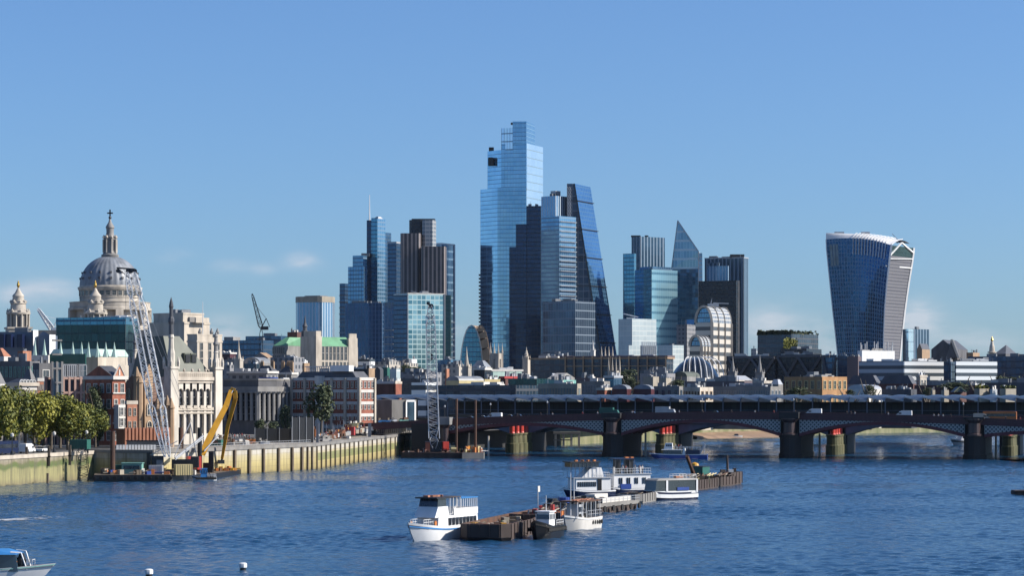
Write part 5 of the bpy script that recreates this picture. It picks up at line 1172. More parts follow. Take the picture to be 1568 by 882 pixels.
# ================================================================ roofs between the river and the towers, from left to right
F_ = [
 # name, label, category, x0, xm, x1, top, Y, wall, options
 ('office_block','long dark blue glass office on the left horizon beside the small crane','office block',337,400,419,521,1700,'gl_blue_dark',dict(rp=1)),
 ('office_block','upper dark glass storey set back under the leaning far crane','office block',376,430,446,514.5,1760,'gl_blue_dark',dict(rp=2)),
 ('plant_house','small blue and white rooftop box left of the far office','building',343,357,368,516,1740,'pale_roof',dict(rp=0)),
 ('low_building','low maroon fronted building beside the arcaded building turret','building',336,352,361,541.5,1500,'maroon',dict(rp=0,corn='white_trim')),
 ('low_building','brown tiled shed roof below the long dark glass office','building',386,410,420,548,1480,'stone_grey',dict(roof='gable',rh=8,roofm='brick_tan')),
 ('curved_roof_hall','pale curved metal roof hall left of the grey columned wing','hall',372,398,414,556,1400,'stone_grey',dict(roof='barrel',rh=9,roofm='lead')),
 ('low_building','blue grey glass block behind the slim white church steeple','office block',337,362,384,551,1450,'gl_office_grey',dict(rp=2)),
 ('dark_block','dark navy block right of the slim white church steeple','office block',371,392,404,557,1300,'gl_dark_office',dict(rp=3)),
 ('dark_block','dark windowed block left of the slim white church steeple','office block',336,352,358,559,1260,'gl_masonry_grey',dict(rp=1)),
 ('terrace_building','dark range with long white cornice above the columned building','building',350,408,424,571,1050,'gl_masonry_grey',dict(rp=0,corn='white_trim')),
 ('mansard_house','slate mansard house with two dormers behind the white cornice','house',390,418,428,570,1080,'stone_grey',dict(roof='mansard',rh=10,roofm='slate',chim=2,wins=(4,1,2))),
 ('mansard_house','second slate mansard house left of the orange topped chimney','house',426,446,455,573,1060,'stone_grey',dict(roof='mansard',rh=12,roofm='slate',chim=3,corn='white_trim')),
 ('brown_plant_tower','brown box behind the left green copper roof','building',440,455,461,508.5,1420,'brick_dark',dict(rp=1)),
 ('chimney_block','sunlit tan chimney block on a stone base above the banded brick building','chimney',463,466,474,556,1000,'brick_tan',dict(rp=1,rhp=(.6,1.2))),
 ('white_stair_block','white stepped roof structure right of the blue hoarding','building',429,434,443,579,930,'white_paint',dict(rp=1)),
 ('grey_range','shaded dark grey range under the left green copper roof','building',414,450,466,547,1290,'gl_masonry_grey',dict(rp=3)),
 ('dark_lowrise','dark low block below the pale stone block with green roofs','office block',478,527,538,572,1150,'gl_dark_office',dict(rp=4)),
 ('white_office','white modern office with dark window band right of the green roofs','office block',546,566,574,550,1380,'gl_stripe_white',dict(rp=2)),
 ('stone_terrace','row of pale cluttered stone roofs below the podium block','building',573,596,613,554,1420,'gl_masonry',dict(rp=9,rhp=(1,3))),
 ('stone_terrace','pale roof range left of the cyan block foot','building',596,620,640,556,1500,'gl_masonry',dict(rp=8,rhp=(1,3.2))),
 ('white_plant_house','white box with small vent under the cyan block','building',626,629,638,550,1600,'white_paint',dict(rp=1)),
 ('navy_block','navy flat block behind the banded building roof','office block',536,563,566,565,1120,'gl_black',dict(rp=1)),
 ('brown_house','tan brick end wall beside the navy flat block','house',563,565,575,564,1115,'brick_tan',dict(rp=1)),
 ('slate_house','blue grey gabled block right of the tan end wall','house',574,582,587,566,1100,'slate',dict(rp=1,roof='gable',rh=4,roofm='slate')),
 ('green_house','dark green copper clad block in the roofscape','building',584,593,597,563,1150,'green_paint',dict(rp=1)),
 ('pale_house','pale blue white sided block right of the dark green block','building',597,607,613,565,1110,'gl_office_pale',dict(rp=0)),
 ('flat_block','flat grey roof with scattered vents near the lattice boom','office block',612,650,676,570,1180,'gl_masonry_grey',dict(rp=10,rhp=(.6,2))),
 ('brown_block','dark brown flat block above the station left end','office block',572,603,606,587,1010,'brick_dark',dict(rp=2,corn='light_metal')),
 ('brick_stub','red brick stair tower right of the dark brown flat block','building',604,606,615,587,1008,'brick_red',dict(rp=0,corn='stone_pale')),
 ('long_block','long shadowed block with white topped bays behind the lattice boom','office block',612,662,668,580,1060,'gl_dark_office',dict(rp=5)),
 ('banded_office','grey block with two cream roof bands left of the lattice boom','office block',630,652,668,586,990,'gl_stripe_white',dict(rp=0)),
 ('blue_glass_block','low blue glass block under the arched building','office block',670,690,704,551,1600,'gl_blue',dict(rp=2)),
 ('far_terrace','grey stone roofs behind the tiny slim steeple','building',676,704,722,558,1560,'gl_masonry',dict(rp=5)),
 ('chimney_block','small orange brick chimney right of the lattice boom','chimney',681.5,684,688,565,1130,'brick_orange',dict(rp=1,rhp=(.5,1))),
 ('domed_pavilion','pale stone pavilion with greenish stepped roof right of the tiered white steeple','building',722,742,752,562,1250,'portland',dict(roof='hip',rh=10,roofm='lead',pin=.35,wins=(5,2,2))),
 ('dark_office','small dark glazed office with white frame below the stone pavilion','office block',726,742,752,566,1160,'gl_black',dict(rp=0,corn='white_trim')),
 ('mint_arcade','pale mint green building with row of dark arches','building',750,755,799,568,1230,'copper_pale',dict(th=60,rp=0,wins=(0,12,1,'pane','copper_pale',True,20),corn='white_trim')),
 ('curved_roof_house','grey curved roof over a cream windowed wall near the station','building',683,703,741,583,1040,'cream_paint',dict(th=45,roof='barrel',rh=7,roofm='lead',wins=(0,6,1,'pane','cream_paint',False,17))),
 ('cream_house','cream low house in front of the mint green building','house',735,742,766,581,1080,'cream_paint',dict(th=50,rp=3)),
 ('awning_terrace','terrace with red awning right of the cream low house','building',766,774,800,579,1075,'brick_dark',dict(th=40,rp=3,corn='cloth_red')),
 ('long_brown_block','very long dark brown windowed block just above the station canopies','office block',668,790,826,590,975,'gl_dark_office',dict(rp=0)),
 ('long_brown_block','dark brown block behind the white structures at the centre','office block',778,822,842,580,1040,'gl_green_office',dict(rp=4)),
 ('white_frame_roof','white steel framed roof shelter above the dark brown block','building',798,806,815,577,1060,'pale_roof',dict(roof='gable',rh=3,roofm='white_paint')),
 ('brown_office','purple brown flat roofed office right of the baroque steeple','office block',812,872,884,550,1420,'gl_dark_office',dict(rp=3,corn='brick_tan')),
 ('brown_office_roof','upper purple brown storey with pale rooftop louvres','office block',826,868,880,545,1440,'roof_brown',dict(rp=2)),
 ('shed_roof_hall','big pale pitched roof hall below the brown offices','hall',836,852,884,581,1120,'pale_roof',dict(roof='gable2',rh=10,roofm='pale_roof')),
 ('white_gabled_shed','small white gabled shed left of the big pale pitched roof','building',843,848,860,577,1190,'white_trim',dict(roof='gable',rh=5,roofm='light_metal')),
 ('purple_roof_block','low purple roofed block behind the glass terrace','building',880,908,922,579,1110,'roof_brown',dict(rp=3)),
 ('glass_terrace_block','grey framed block with square dark windows right of the beige block','office block',888,925,934,584,1000,'concrete',dict(rp=0,wins=(9,2,1,'pane_blue','light_metal',False,21))),
 ('green_lowrise','pale green and white shop fronted block behind the beige block','building',834,862,882,582,1020,'mint_paint',dict(rp=4)),
 ('beige_block','beige box building with window band just above the station canopies','office block',824,884,890,587.5,965,'concrete_tan',dict(rp=0,wins=(14,1,1,'pane_light','concrete_tan',False,18.5))),
 ('blue_block','blue grey glass block with white roof near the pinnacled tower','office block',926,940,952,578,1070,'gl_blue',dict(rp=1,corn='light_metal')),
 ('brick_turret_house','small red brick house with pale roof right of the glass terrace','house',914,926,936,597,960,'brick_red',dict(rp=1,corn='stone_pale')),
 ('barrel_roof_block','maroon block with grey barrel roof, left of two','building',937,960,967,596,960,'maroon',dict(roof='barrel',rh=7,roofm='lead')),
 ('barrel_roof_block','maroon block with grey barrel roof, right of two','building',970,997,1002,596,962,'maroon',dict(roof='barrel',rh=7,roofm='lead')),
 ('square_window_block','grey block with four big square dark windows','office block',1001,1040,1046,591.5,968,'concrete',dict(rp=0,wins=(4,1,1,'pane_blue','grey_metal',False,19))),
 ('salmon_block','salmon pink flat topped block, left one of the pair','building',985,1000,1009,577,1100,'concrete_tan',dict(rp=1)),
 ('salmon_block','salmon pink flat topped block, right one of the pair','building',1010,1020,1028,579,1090,'concrete_tan',dict(rp=1)),
 ('plant_roof_block','flat roof crowded with white plant and ducts at the centre','office block',980,1020,1034,572,1150,'gl_masonry_grey',dict(rp=14,rhp=(1,3.5))),
 ('humped_roof_hall','green grey humped roof hall left of the glass dome','hall',1030,1052,1072,577,1160,'stone_grey',dict(roof='barrel',rh=8,roofm='slate_green')),
 ('cream_range','long cream range with brown patches above the canopies','building',1040,1072,1092,593,975,'stone_pale',dict(rp=5,wins=(7,3,1,'pane','brick_tan',False,18))),
 ('dark_range','long dark brown roof below the glass dome','building',1048,1140,1152,584,1050,'roof_brown',dict(rp=5)),
 ('station_office','long blue grey office with regular windows behind the canopies','office block',1090,1180,1196,592,985,'concrete',dict(rp=6,rhp=(.5,1.6),wins=(24,3,1,'pane_blue','light_metal',False,18.6))),
 ('stone_hall','pale stone hall at the foot of the gothic spires','building',1104,1126,1152,582,1190,'portland',dict(roof='gable',rh=7,roofm='light_metal',wins=(4,2,1))),
 ('stone_hall','small grey stone range with white parapet between spire and turret','building',1140,1170,1184,583,1140,'portland',dict(rp=8)),
 ('round_turret_house','grey house with white domed turret beside the brick block','house',1180,1192,1199,589,1040,'concrete',dict(roof='hip',rh=8,roofm='light_metal',pin=.5,wins=(3,2,1))),
 ('brown_glass_office','long purple brown office with bronze columns at the centre','office block',866,1020,1031,549,1330,'gl_dark_office',dict(rp=0,corn='brick_tan')),
 ('grey_white_box','white boxy office with roof crane left of the teal tower','office block',947,968,1005,488,1950,'gl_office_pale',dict(th=50,rp=0)),
 ('white_box_base','white lower wing with vertical fins below the boxy office','office block',948,963,1006,529,1930,'gl_office_pale',dict(th=50,rp=0)),
 ('cyan_box','small pale cyan box building in front of the teal tower','office block',1008,1030,1047,528.5,1880,'gl_office_pale',dict(th=40,rp=1)),
 ('grey_mid_block','grey stone office with a small blue crane cab on its roof','office block',1036,1052,1066,497,2080,'gl_masonry_grey',dict(rp=5,rhp=(1,4))),
 ('rear_grey_block','small grey rear block right of the striped tower','office block',1150,1158,1163,534,2100,'gl_office_grey',dict(rp=1)),
 ('garden_roof_office','dark green glass office with planted roof terraces','office block',1160,1212,1253,511.5,1900,'gl_dark_office',dict(rp=0,th=35)),
 ('dark_rear_block','dark low block at the foot of the garden roofed office','office block',1195,1235,1258,534,1850,'gl_black',dict(rp=6,rhp=(1,2.5))),
 ('trussed_office','dark navy office with giant cross bracing, left section','office block',1112,1187,1188,545,1500,'gl_black',dict(rp=0)),
 ('trussed_office','dark navy office with giant cross bracing, wide middle section','office block',1188,1258,1259,543,1490,'gl_black',dict(rp=3)),
 ('trussed_office','blue glazed office bay with one big V brace, right section','office block',1259,1281,1283,543.5,1485,'gl_blue_dark',dict(rp=1)),
 ('navy_end_block','navy end block with light rooftop rail beside the brown tower','office block',1282,1297,1299,545,1480,'gl_navy',dict(rp=2)),
 ('brown_stair_tower','plain brown stair tower left of the white plant box','building',1297,1314,1319,546,1430,'roof_brown',dict(rp=0)),
 ('white_plant_box','long white rooftop box under the flared skyscraper','building',1313,1320,1370,537,1460,'white_paint',dict(rp=0,th=55)),
 ('striped_office','white and dark horizontally striped office, left wing coloured as in shade','office block',1315,1384,1386,553,1390,'gl_stripe_shaded',dict(rp=0,roof='flat')),
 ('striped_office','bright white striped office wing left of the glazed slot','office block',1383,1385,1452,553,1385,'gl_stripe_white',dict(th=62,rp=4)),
 ('striped_office','bright white striped office wing right of the glazed slot','office block',1462,1464,1527,553,1380,'gl_stripe_white',dict(th=62,rp=3)),
 ('glazed_slot','dark glazed stair slot between the two white striped wings','building',1445,1456,1466,554,1378,'gl_navy',dict(rp=1)),
 ('dark_curved_tower','dark blue grey office with swept top right of the flared skyscraper','office block',1382,1400,1423,504,2050,'gl_stripes',dict(th=45,rp=1)),
 ('pale_glass_slab','pale reflective glass slab in front of the swept dark office','office block',1387,1391,1399,504,2000,'gl_sky_bright',dict(th=30,rp=0)),
 ('church_hall','dark steep roofed church nave with a tall front gable','church',1426,1462,1482,535,1800,'stone_dark',dict(roof='gable',rh=15,roofm='slate')),
 ('brown_chimney_house','small tan rooftop block right of the steep church roof','building',1480,1490,1500,540,1800,'brick_tan',dict(rp=2)),
 ('navy_office','wide dark navy office at the right edge','office block',1482,1600,1610,545.5,1560,'gl_navy',dict(rp=4)),
 ('slate_pyramid_house','dark pyramid roofed building on the right horizon','building',1523,1540,1558,542,1640,'stone_dark',dict(roof='hip',rh=14,roofm='slate',pin=.05)),
 ('lit_brick_warehouse','brick warehouse, dark on its left and bright orange on its right','warehouse',1201,1259,1297,577,1080,'brick_ochre',dict(th=45,rp=2,wins=(6,5,3,'pane','cream_paint'))),
 ('slate_mansard_range','slate mansard range below the shaded striped wing','building',1296,1345,1352,589,1120,'stone_grey',dict(roof='mansard',rh=14,roofm='slate',wins=(9,1,1,'pane','stone_pale'))),
 ('slate_mansard_range','second slate mansard range with brown shopfront, ending at the narrow stone house','building',1345,1398,1406,588,1110,'brick_dark',dict(roof='mansard',rh=13,roofm='slate',wins=(9,1,1,'pane','stone_pale'))),
 ('narrow_stone_house','narrow cream stone house with tall windows','house',1403,1409,1419,577,1105,'stone_pale',dict(rp=1,th=45,wins=(1,2,4),corn='stone_pale')),
 ('greenhouse_roof','low white ribbed greenhouse roof below the slate mansard ranges','building',1298,1330,1350,596,1000,'white_trim',dict(roof='barrel',rh=7,roofm='light_metal')),
 ('low_slate_block','low slate grey flat block near the right canopies','building',1350,1395,1404,596,1000,'slate',dict(rp=5,rhp=(.5,1.8))),
 ('brick_hut','small pink brick hut with green box on the right roofs','building',1434,1439,1446,587,1060,'brick_orange',dict(rp=1)),
 ('white_gabled_house','dark house with a cream edged triangular gable','house',1461,1470,1480,601,985,'brick_dark',dict(rp=0,th=45)),
 ('dark_terrace','long dark planted terrace above the right canopies','building',1400,1500,1510,590,1030,'brick_dark',dict(rp=8,rhp=(.6,2))),
 ('dark_terrace','dark railed terrace at the right edge','building',1508,1600,1610,586,1040,'slate',dict(rp=5)),
 ('cream_penthouse','cream penthouse with hedge on its roof, left of two','building',1492,1500,1515,595.5,980,'concrete_tan',dict(rp=0,th=55)),
 ('cream_penthouse','cream penthouse with hedge on its roof, right of two','building',1531,1540,1556,595.5,978,'concrete_tan',dict(rp=0,th=55)),
 ('pale_blue_shed','small pale blue shed between the two cream penthouses','building',1516,1520,1527,596,979,'light_metal',dict(rp=0)),
 ('cream_penthouse','short cream wall block left of the triangular gable','building',1441,1446,1453,597.5,990,'concrete_tan',dict(rp=0,th=50)),
 ('cream_penthouse','tiny cream roof block left of the short cream wall block','building',1425,1428,1432,597.5,992,'concrete_tan',dict(rp=0,th=50)),
 ('gothic_block','pale gothic fronted block with a slim tower beside the swept dark office','church',1404,1412,1424,535,1900,'brick_tan',dict(rp=0,roof='gable',rh=9,roofm='slate')),
]
TH = {}
for t in F_:
    kw = dict(t[9]); r_, pl_, z_ = bld(t[0], t[1], t[2], t[3], t[4], t[5], t[6], t[7], t[8], **kw); TH[t[1]] = (r_, pl_, z_)
# extra parts on some of them
def on(label): return TH[label]
r, pl, z1 = on('long purple brown office with bronze columns at the centre')
b = MB(); b.prism(shrink(pl, 1.03), z1+.7, wz(544.5, 1330)); b.build('overhanging_roof', 'roof_brown', r)
a_, c_ = Vector(pl[3]), Vector(pl[0])
b = MB()
for zz in (560.5,): b.prism([tuple(a_+Vector((-.3, -.8))), tuple(c_+Vector((-.3, -.8))), tuple(c_), tuple(a_)], wz(561, 1330), wz(559.6, 1330))
b.build('bronze_ledge', 'brick_tan', r)
for i in range(12):
    q = a_.lerp(c_, i/11); b = MB(); b.box(q.x-.2, q.y-.5, gz(1330), .8, .8, wz(545, 1330)-gz(1330)); b.build('column', 'brick_tan', r)
r, pl, z1 = on('white boxy office with roof crane left of the teal tower')
b = MB(); q = P(966, 488, 1965); b.box(q.x, q.y, z1, 7, 5, 1.2); b.tube((q.x-6, q.y, z1+4.5), (q.x+6, q.y, z1+1.6), .6, n=4); b.build('roof_crane', 'white_paint', r)
r, pl, z1 = on('white lower wing with vertical fins below the boxy office')
b = MB()
for i in range(8):
    q = Vector(pl[0]).lerp(Vector(pl[1]), .45+.5*i/7); b.box(q.x+.4, q.y-.5, gz(1930), .9, .9, z1-gz(1930)+3)
b.build('fin', 'white_paint', r)
r, pl, z1 = on('grey stone office with a small blue crane cab on its roof'); q = P(1057, 493, 2075); b = MB(); b.box(q.x, q.y, z1, 6, 5, 4); b.build('crane_cab', 'sky_blue_paint', r)
for lb, vs in (('dark navy office with giant cross bracing, left section', [(1116, 1150), (1150, 1186)]), ('dark navy office with giant cross bracing, wide middle section', [(1190, 1222), (1222, 1257)]), ('blue glazed office bay with one big V brace, right section', [(1260, 1270.5), (1281, 1270.5)])):
    r, pl, z1 = on(lb); Yb = pl[0][1]; b = MB(); a_, c_ = Vector(pl[3]), Vector(pl[0]); zb_ = gz(1500)
    def atpx(px):
        k = (px-784)/FP; e = c_-a_; s_ = (k*a_.y-a_.x)/(e.x-k*e.y); return a_+e*s_+Vector((-.3, -1.0))
    for x0_, x1_ in vs:
        p, q = atpx(x0_), atpx(x1_); b.tube((p.x, p.y, z1-1.5), (q.x, q.y, zb_+6), 1.0, n=4); 
        if 'V' not in lb: b.tube((q.x, q.y, z1-1.5), (p.x, p.y, zb_+6), 1.0, n=4)
    p, q = atpx(vs[0][0]), atpx(vs[-1][1]); b.tube((p.x, p.y, z1-1), (q.x, q.y, z1-1), .9, n=4)
    b.build('brace', 'slate', r)
r, pl, z1 = on('dark green glass office with planted roof terraces')
b = MB(); rr = random.Random(4)
for i in range(900):
    f, g = rr.random(), rr.random(); q = Vector(pl[0])+(Vector(pl[1])-Vector(pl[0]))*f*(1 if rr.random() < .5 else 0)+(Vector(pl[3])-Vector(pl[0]))*g; z = z1+rr.uniform(0, 3.2)*(.5+.5*math.sin(f*9+g*14)**2); e = 1.1
    n = Vector((rr.gauss(0, 1), rr.gauss(0, 1), rr.gauss(0, 1)+.6)).normalized(); u = n.orthogonal().normalized(); v = n.cross(u); q = Vector((q.x, q.y, z)); b.poly((q-u*e, q+v*e, q+u*e, q-v*e))
b.build('roof_planting', 'leaves_dark', r)
b = MB(); a_, c_ = Vector(pl[0]), Vector(pl[1])
for i in range(420):
    q = a_.lerp(c_, rr.uniform(-.25, .25)); z = z1-rr.uniform(6, 14)+rr.uniform(0, 3); q = Vector((q.x-(.6+abs(rr.gauss(0, .4))), q.y-1.2, z)); e = .9
    n = Vector((rr.gauss(0, 1), rr.gauss(0, 1)-1, rr.gauss(0, 1))).normalized(); u = n.orthogonal().normalized(); v = n.cross(u); b.poly((q-u*e, q+v*e, q+u*e, q-v*e))
b.build('hanging_planting', 'leaves', r)
r, pl, z1 = on('long white rooftop box under the flared skyscraper')
b = MB()
for i in range(14):
    q = Vector(pl[0]).lerp(Vector(pl[1]), rr.random()); b.tube((q.x, q.y+6, z1), (q.x, q.y+6, z1+rr.uniform(2, 6)), .35, n=5)
b.build('aerial', 'light_metal', r)
r, pl, z1 = on('dark house with a cream edged triangular gable')
b = MB(); y_ = 980; p0, p1, p2 = P(1461, 600.5, y_), P(1480, 600.5, y_), P(1470, 592.5, y_); b.tube(p0, p2, .35, n=4); b.tube(p2, p1, .35, n=4); b.tube(p0+Vector((1, 0, 0)), P(1470, 596, y_), .2, n=4); b.build('gable_trim', 'cream_paint', r)
b = MB(); b.poly((p0, p1, p2)); q = Vector((0, 9, 0)); b.poly((p0, p2, p2+q, p0+q)); b.poly((p2, p1, p1+q, p2+q)); b.poly((p1+q, p0+q, p2+q)); b.poly((p0, p1, p1+q, p0+q)); b.build('gable', 'slate', r)
r, pl, z1 = on('dark steep roofed church nave with a tall front gable')
b = MB(); p0, p1, p2 = P(1449, 548, 1790), P(1467, 548, 1790), P(1456.5, 520, 1790); q = Vector((5, 16, 0)); b.poly((p0, p1, p2)); b.poly((p1, p1+q, p2+q, p2)); b.poly((p0, p2, p2+q, p0+q)); b.poly((p1+q, p0+q, p2+q)); b.build('gable_wing', 'stone_dark', r)
b = MB(); b.tube(p2+Vector((0, -.5, 0)), p1+Vector((0, -.5, 0)), 1.0, n=4); b.build('gable_coping', 'stone_pale', r)
# roof hedges
for lb in ('cream penthouse with hedge on its roof, left of two', 'cream penthouse with hedge on its roof, right of two'):
    r, pl, z1 = on(lb); b = MB()
    for i in range(260):
        f, g = rr.random(), rr.random(); q = Vector(pl[0]).lerp(Vector(pl[1]), f).lerp(Vector(pl[3]).lerp(Vector(pl[2]), f), g); z = z1+rr.uniform(0, 1.3); e = .4
        n = Vector((rr.gauss(0, 1), rr.gauss(0, 1), rr.gauss(0, 1)+.6)).normalized(); u = n.orthogonal().normalized(); v = n.cross(u); q = Vector((q.x, q.y, z)); b.poly((q-u*e, q+v*e, q+u*e, q-v*e))
    b.build('hedge', 'leaves', r)
# domed white building
Y = 2000; r = thing('vaulted_office', 'white striped office with big barrel vaulted glass top', 'office block', (wx(1092, Y), Y, gz(Y)))
def vault(name, x0, xm, x1, ytop, yspring, Yb, th=28):
    pl = corner_plan(x0, xm, x1, Yb, th); zs_, zt_ = wz(yspring, Yb), wz(ytop, Yb); b = MB(); b.prism(pl, gz(Yb), zs_, 0); b.build(name+'_storeys', 'gl_stripe_stone', r)
    L_, C_, R_, B_ = Vector(pl[3]), Vector(pl[0]), Vector(pl[1]), Vector(pl[2]); K = 12
    f = []; g = []
    for k in range(K+1):
        t = math.pi*k/K; u = (1-math.cos(t))/2; z = zs_+(zt_-zs_)*math.sin(t)
        p = L_.lerp(C_, u); q = B_.lerp(R_, u); f.append(Vector((p.x, p.y, z))); g.append(Vector((q.x, q.y, z)))
    b = MB(); b.poly(f, 0, [(i*2.0, q.z) for i, q in enumerate(f)]); b.poly(list(reversed(g)), 0)
    for k in range(K):
        Lr = (R_-C_).length; b.poly((f[k], g[k], g[k+1], f[k+1]), 1, ((0, k*3.), (Lr, k*3.), (Lr, k*3.+3), (0, k*3.+3)))
    b.build(name+'_vault', ['gl_blue', 'gl_arch_grid'], r)
    b = MB()
    for k in range(K): b.tube(f[k]+Vector((-.2, -.6, 0)), f[k+1]+Vector((-.2, -.6, 0)), 1.3, n=4, caps=False)
    q0 = C_; b.box(q0.x, q0.y-.4, gz(Yb), 2.4, 2.4, zs_-gz(Yb)); b.box(R_.x, R_.y-.4, gz(Yb), 2.2, 2.2, zs_-gz(Yb)); 
    for fr in (.33, .66):
        q = C_.lerp(R_, fr); b.box(q.x+.3, q.y-.4, gz(Yb), 1.2, 1.2, zs_-gz(Yb))
    for fr in (0, .33, .66, 1):
        pts = [f[k].lerp(g[k], fr)+Vector((0, 0, .5)) for k in range(K//2-2, K+1)]
        for k in range(len(pts)-1): b.tube(pts[k], pts[k+1], .7, n=4, caps=False)
    b.build(name+'_ribs', 'stone_pale', r)
vault('main', 1065, 1090, 1120, 469, 494, Y); vault('lower', 1056, 1074, 1089, 514.5, 530, Y-34)
b = MB(); q = P(1092, 466, Y+18); b.box(q.x, q.y, q.z-2, 9, 6, 2.5); b.tube((q.x-2, q.y, q.z), (q.x-1, q.y, q.z+5), .6, .2, n=4); b.tube((q.x, q.y, q.z+1), (q.x+13, q.y, q.z+.6), .6, n=4); b.build('roof_crane', 'light_metal', r)
# glass dome with white ribs
Y = 1500; r = thing('ribbed_glass_dome', 'low dark glass dome with curved white ribs', 'hall', (wx(1068, Y), Y+20, gz(Y)))
c = Vector((wx(1068, Y), Y+20, gz(Y))); RX = 44*Y/FP; RZ = wz(547, Y)-gz(Y); b = MB(); rows = []
for j in range(9):
    e = math.pi/2*j/8; rows.append([c+Vector((RX*math.cos(e)*math.cos(t), 24*math.cos(e)*math.sin(t), RZ*math.sin(e)**.9 if j else 0)) for t in [2*math.pi*i/40 for i in range(41)]])
b.grid(rows); b.build('glass_shell', 'pane', r, smooth=True)
b = MB()
for i in range(8):
    x0_ = -0.42+i*.18
    prev = None
    for j in range(10):
        e = math.pi/2*j/9; t = -math.pi/2-.0; cs = math.cos(e); s_ = math.sin(e)
        q = c+Vector((RX*(x0_*s_*.55+ (x0_*1.0)*cs*1.0), -24*cs*math.sqrt(max(0, 1-x0_**2)), RZ*s_**.9))+Vector((0, -.6, .5))
        if prev is not None: b.tube(prev, q, .32, n=4, caps=False)
        prev = q
b.build('rib', 'white_paint', r)
# rooftop clutter trees
for lab, px, yt, Y, rx, rz in (('low dark tree among pale roofs left of the lattice boom', 622, 559, 1340, 5, 3.5), ('second dark roof tree beside the flat grey roof', 636, 562, 1330, 6, 3), ('shrub like tree beyond the beige block', 968, 580, 1110, 4, 2.5), ('dark green tree in front of the long purple brown office', 962, 566, 1260, 6, 5), ('dark tree left of the dark brown roof below the glass dome', 1036, 582, 1080, 6, 2.6), ('green tree before the brick warehouse', 1222, 593, 1020, 7, 2.4), ('round tree by the white greenhouse roof', 1332, 590, 985, 3.4, 2.6), ('green tree above the right terraces near the cream penthouse', 1502, 588, 1015, 3.4, 3), ('dark hedge like tree at the right edge below the navy office', 1550, 578, 1200, 12, 4), ('dark tree right of the striped office', 1532, 576, 1180, 5, 4), ('dark tree row piece above the triangular gable', 1462, 586, 1020, 8, 2.2), ('small tree beside the orange warehouse front', 1302, 597, 990, 2.6, 1.8), ('shrubby tree left of the short cream wall block', 1420, 594, 1000, 3, 1.8)):
    top = wz(yt, Y); tree(lab, wx(px, Y), Y, gz(Y), rx, rz, top-rz*.9-gz(Y), 1, None, px)
# far cranes
def far_crane(label, base, knee, tip, Y, mt, r_=.45):
    q0 = P(*base, Y); q1 = P(*knee, Y); q2 = P(*tip, Y); r = thing('tower_crane', label, 'crane', (q0.x, Y, gz(Y)))
    b = MB(); lattice(b, (q0.x, Y, gz(Y)), q1, 2.2, 2.2, 12, r_*.5, (1, 0, 0)); b.build('mast', mt, r)
    b = MB(); lattice(b, q1, q2, 3.2, 1.2, 12, r_*.8, (1, .2, .3)); b.build('jib', mt, r)
    b = MB(); b.box(q1.x+2.5, Y, q1.z-1, 5, 3, 2.4); b.tube(q1, q1+Vector((3.5, 0, 7)), .4, n=4); b.tube(q1+Vector((3.5, 0, 7)), q2.lerp(q1, .3), .15, n=3); b.tube(q1+Vector((3.5, 0, 7)), q1+Vector((6, 0, 1)), .3, n=4); b.build('counterweight', mt, r)
far_crane('dark leaning crane on the left horizon', (400, 514), (400, 503), (386, 450), 1700, 'dark_metal', .32)
far_crane('distant white crane jib beside the left bell tower', (80, 512), (80, 505), (58, 473), 1600, 'white_paint', .8)
# ================================================================ the road bridge
O = Vector((34.6, 831)); DV = Vector((.966, -.259)).normalized(); NV = Vector((.259, .966)).normalized(); BA = math.atan2(DV.y, DV.x)
def BP(t, s, z): q = O+DV*t+NV*s; return Vector((q.x, q.y, z))
def ztop(t): return 15.45-((t-42)/80)**2*1.55
SP = 61.3; PH = 3.2; rb = thing('road_bridge', 'dark red iron arch road bridge with pale lattice spandrels and granite piers', 'bridge', (BP(-61.3, 0, 0).x, BP(-61.3, 0, 0).y, 0))
ts = [-61.3-30+i*4 for i in range(90)]
deck = MB(); para = MB(); fas = MB(); rail = MB()
for i in range(len(ts)-1):
    a, c = ts[i], ts[i+1]; za, zc = ztop(a), ztop(c)
    def q(t, s, dz): return BP(t, s, ztop(t)+dz)
    deck.grid([[q(a, 0, -1.1), q(a, 16, -1.0), q(a, 32, -1.1)], [q(c, 0, -1.1), q(c, 16, -1.0), q(c, 32, -1.1)]]); deck.quad(q(a, 0, -2.4), q(c, 0, -2.4), q(c, 32, -2.4), q(a, 32, -2.4))
    for s_, o in ((-.35, 0), (32.35, 0)):
        for (z0_, z1_, w0) in ((-.15, 0, .5),):
            pts = [(s_-w0/2, z0_), (s_+w0/2, z0_), (s_+w0/2, z1_), (s_-w0/2, z1_)]
            for k in range(4): (s0, h0), (s1, h1) = pts[k], pts[(k+1) % 4]; para.quad(q(a, s0, h0), q(c, s0, h0), q(c, s1, h1), q(a, s1, h1))
        s0 = s_-.1; para.quad(q(a, s0, -1.2), q(c, s0, -1.2), q(c, s0, -.15), q(a, s0, -.15)); para.quad(q(a, s0+.2, -1.2), q(c, s0+.2, -1.2), q(c, s0+.2, -.15), q(a, s0+.2, -.15))
    for s_ in (-.6, 32.6):
        pts = [(s_, -2.4), (s_, -1.2), (s_-.25 if s_ < 0 else s_+.25, -1.2), (s_-.25 if s_ < 0 else s_+.25, -1.05), (0 if s_ < 0 else 32, -1.05), (0 if s_ < 0 else 32, -2.4)]
        for k in range(len(pts)): (s0, h0), (s1, h1) = pts[k], pts[(k+1) % len(pts)]; fas.quad(q(a, s0, h0), q(c, s0, h0), q(c, s1, h1), q(a, s1, h1))
deck.build('deck', 'asphalt', rb); para.build('parapet', 'maroon', rb); fas.build('fascia', 'maroon', rb)
mt, t_, p_ = newmat('lattice_paint')
uv = N(t_, 'UVMap'); s_ = N(t_, 'SeparateXYZ'); t_.links.new(uv.outputs[0], s_.inputs[0])
